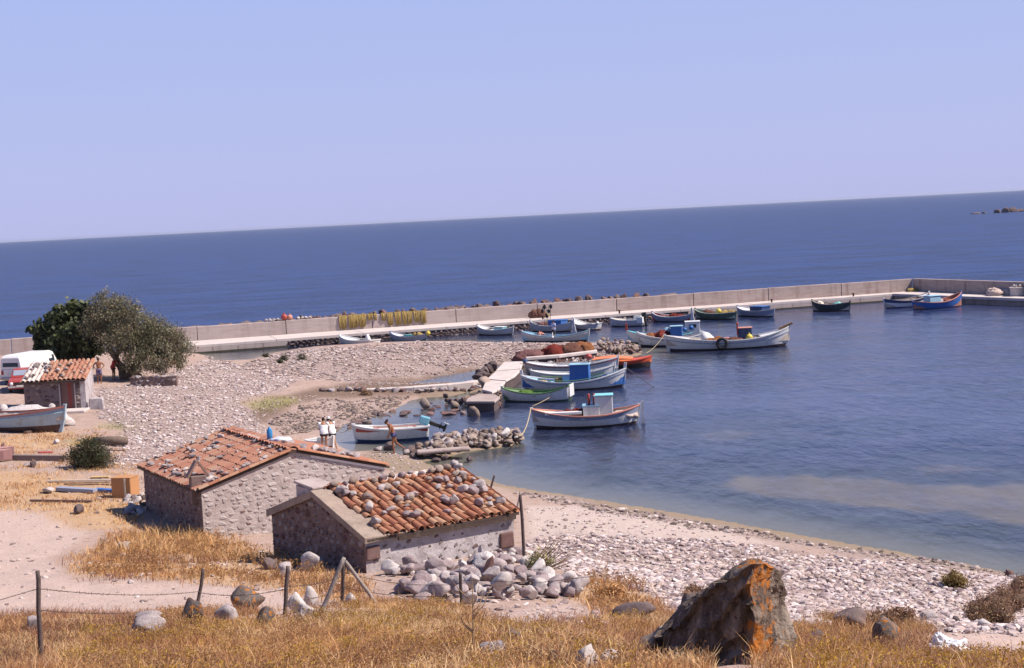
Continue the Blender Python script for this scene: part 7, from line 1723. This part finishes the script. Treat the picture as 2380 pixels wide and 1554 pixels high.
# low planter of stones under the olive
PL = thing('stone_planter', 'low grey stone wall in the shade under the olive tree', 'wall', ground_at(355, 898)); rg = random.Random(61)
for r_ in range(3):
    for c_ in range(7): link('stone', rg.choice(ROCKS_DARK + ROCKS), PL, (-1.3 + c_ * .42 + (.2 if r_ % 2 else 0), rg.uniform(-.05, .05), .12 + r_ * .24), (0, 0, rg.uniform(-.3, .3)), (.25, .26, .15))
mb = MB(); mb.box((.1, .1, .3), (3.0, .5, .62)); mb.build('core', M_MORTAR_D, PL)
# shelter below the fig
p = ground_at(165, 868); SHL = thing('shelter', 'dark open shelter of boards under the fig tree with a red panel', 'shelter', (p.x, p.y + .2, p.z))
kx = p.length / FPX
for sx in (-1, 1):
    for sy in (0, 1): mb = MB(); mb.tube([(sx * 1.0, sy * 1.5, -.1), (sx * 1.0, sy * 1.5, 1.9)], .06, 7); mb.build('post', M_POST, SHL)
DW = P('tarred_board', (.045, .03, .028), rough=.9)
for i in range(9): mb = MB(); mb.box((-1.0 + i * .25, 1.5, .92), (.24, .03, 1.8)); mb.build('board', DW, SHL)
for i in range(6): mb = MB(); mb.box((-1.05, .12 + i * .25, .92), (.03, .24, 1.8)); mb.build('board', DW, SHL)
for i in range(10): mb = MB(); mb.box((-1.1 + i * .245, .72, 1.95 + .01 * (i % 2)), (.24, 1.9, .03)); mb.build('roof_board', DW, SHL)
mb = MB(); mb.box((.95, .0, .85), (.5, .06, 1.6)); mb.build('red_panel', REDP, SHL, bevel=.01)

# ------------------------------------------------------------------ vehicles
def wheel(T, x, y, r=.3, w=.18, name='wheel'):
    o = bpy.data.objects.new(name, None); COL.objects.link(o); o.parent = T; o.location = (x, y, r)
    Mx = Matrix.Rotation(pi / 2, 3, 'X'); mb = MB(); mb.lathe([(r * .6, -w / 2), (r * .94, -w / 2), (r, -w * .3), (r, w * .3), (r * .94, w / 2), (r * .6, w / 2)], 20, M=Mx); mb.build('tyre', BLACK, o, True)
    mb = MB(); mb.lathe([(.02, -w * .42), (r * .58, -w * .42), (r * .6, -w * .3), (r * .6, w * .3), (r * .58, w * .42), (.02, w * .42)], 16, M=Mx); mb.build('rim', P('steel', (.45, .44, .44), rough=.35), o, True)
def body_loft(secs, T, name, mat, bevel=.05):
    """secs: (x, halfwidth bottom, halfwidth top, zb, zt)"""
    mb = MB(); mb.loft([[(x, -wb, zb), (x, wb, zb), (x, (wb + wt) / 2 + .03, (zb * .45 + zt * .55)), (x, wt, zt), (x, -wt, zt), (x, -(wb + wt) / 2 - .03, zb * .45 + zt * .55)] for x, wb, wt, zb, zt in secs]); return mb.build(name, mat, T, bevel=bevel)
CARW = P('van_white', (.80, .79, .77), rough=.35, wear=.08, spec=.5); CARR = P('car_red', (.36, .055, .045), rough=.35, wear=.2, spec=.5)
p = ground_at(27, 897); VAN = thing('parked_van', 'white van parked behind the red car, seen from its rear corner', 'van', (p.x + .68, p.y + 2.1, p.z), radians(72))
body_loft([(-2.2, .80, .78, .35, 1.05), (2.05, .80, .78, .35, 1.05), (2.2, .76, .7, .4, .98)], VAN, 'body', CARW, .06)
body_loft([(-2.18, .78, .66, 1.05, 1.78), (-2.05, .78, .66, 1.05, 1.9), (-1.6, .78, .66, 1.05, 1.96), (1.2, .78, .66, 1.05, 1.96), (1.6, .78, .62, 1.05, 1.86), (2.02, .76, .6, 1.05, 1.15)], VAN, 'cabin', CARW, .06)
mb = MB(); mb.box((-2.16, 0, 1.44), (.05, 1.16, .46), M=Matrix.Rotation(.12, 3, 'Y')); mb.build('rear_window', GLASS, VAN, bevel=.02)
for sy in (-1, 1):
    mb = MB(); mb.box((1.25, sy * .735, 1.45), (.62, .04, .42), M=Matrix.Rotation(sy * .16, 3, 'X')); mb.build('side_window', GLASS, VAN)
    mb = MB(); mb.box((-2.215, sy * .62, .85), (.05, .14, .26)); mb.build('tail_light', REDP, VAN)
    for x in (-1.35, 1.35): wheel(VAN, x, sy * .72, .32)
mb = MB(); mb.box((-2.26, 0, .48), (.12, 1.56, .14)); mb.build('bumper', P('grey_bumper', (.35, .35, .36)), VAN, bevel=.03); mb = MB(); mb.box((-2.225, 0, .78), (.03, .5, .12)); mb.build('number_plate', P('plate', (.7, .68, .62)), VAN)
mb = MB(); mb.bar((1.66, -.58, 1.84), (1.66, .58, 1.84), .1, .02); mb.box((1.84, 0, 1.5), (.04, 1.1, .55), M=Matrix.Rotation(-.55, 3, 'Y')); mb.build('windscreen', GLASS, VAN)
p = ground_at(40, 914); CAR = thing('parked_car', 'dark red saloon car facing the store hut, its bonnet towards the viewer', 'car', (p.x, p.y + 1.6, p.z), radians(-80))
body_loft([(-1.95, .72, .70, .32, .84), (-1.85, .78, .76, .25, .90), (.70, .79, .77, .22, .90), (1.75, .77, .74, .25, .80), (1.9, .72, .70, .32, .72)], CAR, 'body', CARR, .05)
body_loft([(-1.35, .72, .66, .9, .94), (-1.0, .72, .58, .88, 1.36), (.15, .72, .58, .88, 1.38), (.78, .72, .66, .88, .93)], CAR, 'cabin', CARR, .04)
mb = MB(); mb.box((.50, 0, 1.15), (.03, 1.14, .50), M=Matrix.Rotation(-.93, 3, 'Y')); mb.build('windscreen', P('pale_glass', (.30, .33, .40), rough=.08, wear=0, spec=.8), CAR, bevel=.01)
for sy in (-1, 1):
    mb = MB(); mb.box((-.4, sy * .672, 1.13), (1.15, .03, .34), M=Matrix.Rotation(sy * .28, 3, 'X')); mb.build('side_window', GLASS, CAR)
    mb = MB(); mb.lathe([(.02, 0), (.10, 0), (.115, .03), (.10, .06), (.02, .08)], 14, (1.88, sy * .54, .6), M=Matrix.Rotation(pi / 2, 3, 'Y')); mb.build('headlight', P('lamp_glass', (.75, .75, .78), rough=.1, wear=0), CAR, True)
    for x in (-1.2, 1.25): wheel(CAR, x, sy * .68, .29, .16)
mb = MB(); mb.box((1.915, 0, .60), (.03, .84, .16)); mb.build('grille', BLACK, CAR); mb = MB(); mb.box((1.96, 0, .40), (.12, 1.52, .10)); mb.build('bumper', P('steel', (.45, .44, .44), rough=.35), CAR, bevel=.02); mb = MB(); mb.box((2.03, 0, .46), (.02, .46, .11)); mb.build('number_plate', P('plate', (.7, .68, .62)), CAR)
# ------------------------------------------------------------------ people
def skin_mat(name, c):
    t = NT(name); n = t.noise(14, 4, .6, t.coord()); t.col(t.mix(t.math('MULTIPLY', n, .35), c, tuple(x * .65 for x in c))); t.b.inputs['Roughness'].default_value = .5; return t.m
SK_TAN = skin_mat('tanned_skin', (.30, .12, .06)); SK_MID = skin_mat('light_tan_skin', (.40, .20, .12)); HAIR = P('dark_hair', (.035, .02, .015), rough=.8)
def person(label, loc, rz, skin, J, hair=HAIR, h=1.72, shirt=None, shorts=None, hat=None, group='people on the shore', back=False, trunk_long=.34, pose_z=0.0):
    """J: joints (x forward, y left, z up) for a standing height of 1.72, one skinned surface"""
    T = thing('person', label, 'person', loc, rz, group); s = h / 1.72; T.scale = (s, s, s)
    V = []; E = []; R = []
    def v(p, r): V.append(tuple(p)); R.append(r if hasattr(r, '__len__') else (r, r)); return len(V) - 1
    def chain(start, pts):
        k = start
        for p, r in pts: n = v(p, r); E.append((k, n)); k = n
        return k
    pel = v(J['pelvis'], (.115, .145))
    sp = chain(pel, [(J['waist'], (.10, .13)), (J['chest'], (.115, .165)), (J['neckb'], (.07, .085))])
    hd = chain(sp, [(J['neck'], .055), (J['chin'], .07), (J['head'], (.088, .092)), (J['crown'], .062)])
    chest = 2
    for sd in 'lr':
        sh = chain(chest, [(J['sh' + sd], .062), (J['el' + sd], .041), (J['wr' + sd], .028)])
        wr, el = Vector(J['wr' + sd]), Vector(J['el' + sd]); d = (wr - el).normalized(); side = d.cross(Vector((0, 1, 0)) if abs(d.y) < .8 else Vector((1, 0, 0))).normalized(); other = d.cross(side)
        palm = chain(sh, [(wr + d * .05, (.022, .036))])
        for q, (o_, ln) in enumerate(((-.03, .060), (-.010, .072), (.010, .070), (.03, .054))):
            chain(palm, [(wr + d * .085 + side * o_, .010), (wr + d * (.085 + ln * .55) + side * o_ + other * .010, .009), (wr + d * (.085 + ln) + side * o_ + other * .026, .007)])
        chain(palm, [(wr + d * .06 - side * .045, .011), (wr + d * .085 - side * .062 + other * .012, .009)])
        hp = chain(pel, [(J['hip' + sd], .088), (J['kn' + sd], .056), (J['an' + sd], .036), (J['hl' + sd], .036), (J['to' + sd], (.024, .038))])
    me = bpy.data.meshes.new('body'); me.from_pydata(V, E, []); me.materials.append(skin); o = link('body', me, T)
    md = o.modifiers.new('skin', 'SKIN'); md.use_smooth_shade = True
    for i, (a, b) in enumerate(R): me.skin_vertices[0].data[i].radius = (a, b)
    me.skin_vertices[0].data[0].use_root = True
    ss = o.modifiers.new('sub', 'SUBSURF'); ss.levels = 1; ss.render_levels = 1
    hv, ch = Vector(J['head']), Vector(J['chin']); f = Vector(J.get('face', (1, 0, 0))).normalized(); up = (Vector(J['crown']) - ch).normalized(); lf = up.cross(f)
    Mh = Matrix((f, lf, up)).transposed()
    mb = MB(); mb.lathe([(.001, .118), (.05, .108), (.082, .07), (.094, .02), (.092, -.03), (.075, -.07)], 14, hv - f * .016, M=Mh); mb.build('hair', hair, T, True)
    mb = MB(); mb.box(hv + f * .088 - up * .02, (.03, .022, .04), M=Mh, taper=.6); mb.build('nose', skin, T)
    for sd in (1, -1):
        mb = MB(); mb.blob(hv + f * .080 + lf * sd * .032 + up * .008, (.012, .012, .009), 1, 1, 0); mb.build('eye', P('eye', (.03, .02, .02), rough=.2), T)
        mb = MB(); mb.blob(hv + lf * sd * .09 - up * .01, (.02, .012, .03), 1, 1, 0); mb.build('ear', skin, T)
    mb = MB(); mb.box(hv + f * .082 - up * .052, (.012, .042, .010), M=Mh); mb.build('mouth', P('lips', (.22, .07, .05)), T)
    if shirt:
        mb = MB(); pe, wa, cs, nb = (Vector(J[k]) for k in ('pelvis', 'waist', 'chest', 'neckb')); rings = []
        for c_, rx, ry in ((pe - Vector((0, 0, .06)), .16, .205), (pe + Vector((0, 0, .08)), .155, .20), (wa, .145, .19), (lerp(wa, cs, .6), .15, .205), (cs, .15, .215), (lerp(cs, nb, .55), .13, .19), (nb, .07, .09)):
            rings.append([c_ + Vector((rx * cos(a), ry * sin(a), .012 * sin(3 * a + c_.z * 9))) for a in [2 * pi * j / 18 for j in range(18)]])
        mb.loft(rings, cap=False)
        for sd in 'lr':
            a, b = Vector(J['sh' + sd]), Vector(J['el' + sd]); mb.tube([lerp(cs, a, .75), a, lerp(a, b, .45), lerp(a, b, .8)], [.09, .088, .082, .08], 10)
        mb.build('shirt', shirt, T, True)
    if shorts:
        mb = MB(); pe = Vector(J['pelvis']); wa = Vector(J['waist']); rings = []
        for c_, rx, ry in ((lerp(pe, wa, .45), .135, .172), (pe, .145, .182), (pe - Vector((0, 0, .09)), .15, .19)): rings.append([c_ + Vector((rx * cos(a), ry * sin(a), 0)) for a in [2 * pi * j / 16 for j in range(16)]])
        mb.loft(rings)
        for sd in 'lr':
            a, b = Vector(J['hip' + sd]), Vector(J['kn' + sd]); mb.tube([a + Vector((0, 0, .04)), lerp(a, b, trunk_long * .5), lerp(a, b, trunk_long)], [.10, .108, .104], 12)
        mb.build('shorts', shorts, T, True)
    if hat:
        mb = MB(); mb.lathe([(.001, .135), (.06, .125), (.098, .08), (.106, .03), (.108, .015), (.15, .0), (.15, -.008), (.10, .004)], 16, hv + up * .01 - f * .01, M=Mh); mb.build('hat', hat, T, True)
    return T
def stand(**k):
    J = dict(pelvis=(0, 0, .94), waist=(.0, 0, 1.10), chest=(.0, 0, 1.30), neckb=(-.01, 0, 1.45), neck=(0, 0, 1.50), chin=(.03, 0, 1.555), head=(.02, 0, 1.63), crown=(.0, 0, 1.70),
             shl=(0, .19, 1.40), shr=(0, -.19, 1.40), ell=(-.03, .25, 1.12), elr=(-.03, -.25, 1.12), wrl=(.05, .25, .87), wrr=(.05, -.25, .87),
             hipl=(0, .09, .88), hipr=(0, -.09, .88), knl=(.02, .10, .48), knr=(.02, -.10, .48), anl=(-.03, .10, .08), anr=(-.03, -.10, .08), hll=(-.04, .10, .035), hlr=(-.04, -.10, .035), tol=(.15, .11, .025), tor=(.15, -.11, .025))
    J.update(k); return J
WSH = P('white_cotton', (.80, .78, .77), rough=.9, wear=.05); DSH = P('dark_shorts_cloth', (.03, .03, .045), rough=.9); BSH = P('navy_trunks', (.03, .035, .13), rough=.7)
# walking man, facing left, head bowed, trailing leg behind
p = ground_at(917, 1055)
walk = stand(pelvis=(0, 0, .92), waist=(.05, 0, 1.07), chest=(.12, 0, 1.26), neckb=(.20, 0, 1.39), neck=(.25, 0, 1.43), chin=(.32, 0, 1.45), head=(.31, 0, 1.53), crown=(.29, 0, 1.60), face=(1, 0, -.35),
             shl=(.14, .19, 1.36), shr=(.14, -.19, 1.36), ell=(.16, .24, 1.08), elr=(.12, -.24, 1.09), wrl=(.24, .20, .86), wrr=(.22, -.2, .87),
             knl=(.06, .09, .48), anl=(.02, .09, .08), hll=(-.01, .09, .035), tol=(.18, .10, .025), knr=(-.10, -.09, .50), anr=(-.44, -.09, .22), hlr=(-.50, -.09, .20), tor=(-.36, -.10, .06))
person('tanned man in navy trunks walking left past the white motorboat, head bowed', p + Vector((0, 0, .02)), pi + .12, SK_TAN, walk, h=1.76, shorts=BSH, trunk_long=.22)
# two people in white shirts seen from behind, bending over the skiff
def grd(px, py): q = ground_at(px, py); return Vector((q.x, q.y, max(q.z, 0) - .02))
bend = stand(pelvis=(-.02, 0, .92), waist=(.05, 0, 1.08), chest=(.14, 0, 1.25), neckb=(.22, 0, 1.37), neck=(.26, 0, 1.41), chin=(.33, 0, 1.43), head=(.32, 0, 1.51), crown=(.30, 0, 1.58), face=(1, 0, -.4), shl=(.16, .19, 1.34), shr=(.16, -.19, 1.34), ell=(.30, .25, 1.10), elr=(.30, -.25, 1.10), wrl=(.44, .18, .92), wrr=(.44, -.18, .92))
person('dark haired person in a white shirt, left of the pair by the skiff', grd(755, 1048), radians(95), SK_MID, bend, h=1.72, shirt=WSH, shorts=DSH)
person('person in a white shirt and white cap, right of the pair by the skiff', grd(774, 1047), radians(125), SK_MID, dict(bend, knr=(-.06, -.09, .5), anr=(-.22, -.1, .12), hlr=(-.26, -.1, .08), tor=(-.1, -.11, .03)), h=1.74, shirt=WSH, shorts=DSH, hat=WSH)
# fisherman in the light blue boat
w = ROWB.world(ROWB.x(.52), 0, ROWB.floor + .02)
person('fisherman in a pale blue shirt and dark trousers standing in the light blue boat', w, ROWB.rz + radians(60), SK_MID, stand(wrl=(.25, .2, 1.0), wrr=(.25, -.2, 1.0), ell=(.02, .26, 1.13), elr=(.02, -.26, 1.13)), shirt=P('pale_blue_shirt', (.38, .44, .66), rough=.9), shorts=DSH, trunk_long=.95, group='people in boats', h=1.7)
# under the trees
hips = stand(ell=(-.10, .36, 1.17), elr=(-.10, -.36, 1.17), wrl=(.06, .19, 1.0), wrr=(.06, -.19, 1.0))
p = ground_at(232, 893); person('bare chested man in patterned shorts with hands on hips in the tree shade', p, radians(-80), SK_TAN, hips, shorts=P('patterned_shorts', (.16, .12, .22), wear=.8, scale=14, dirt=(.5, .45, .5)), trunk_long=.7)
p = ground_at(265, 884); person('person in a red top bending under the olive branches', p, radians(-20), SK_TAN, bend, shirt=P('red_top', (.42, .04, .04), rough=.9), shorts=DSH, h=1.65)
# ------------------------------------------------------------------ sea haze
mb = MB(); mb.box((0, 6960, 4.6), (48000, 14280 + 200, 18.2)); hz_o = mb.build('haze', None or bpy.data.materials.new('haze_air')); hm = hz_o.data.materials[0]; hm.use_nodes = True
hn = hm.node_tree; hn.nodes.remove(hn.nodes['Principled BSDF']); pv = hn.nodes.new('ShaderNodeVolumePrincipled'); pv.inputs['Color'].default_value = (.80, .84, .95, 1); pv.inputs['Density'].default_value = 5e-5; pv.inputs['Anisotropy'].default_value = 0.3
hn.links.new(pv.outputs[0], hn.nodes['Material Output'].inputs['Volume']); tag(hz_o, kind='stuff')
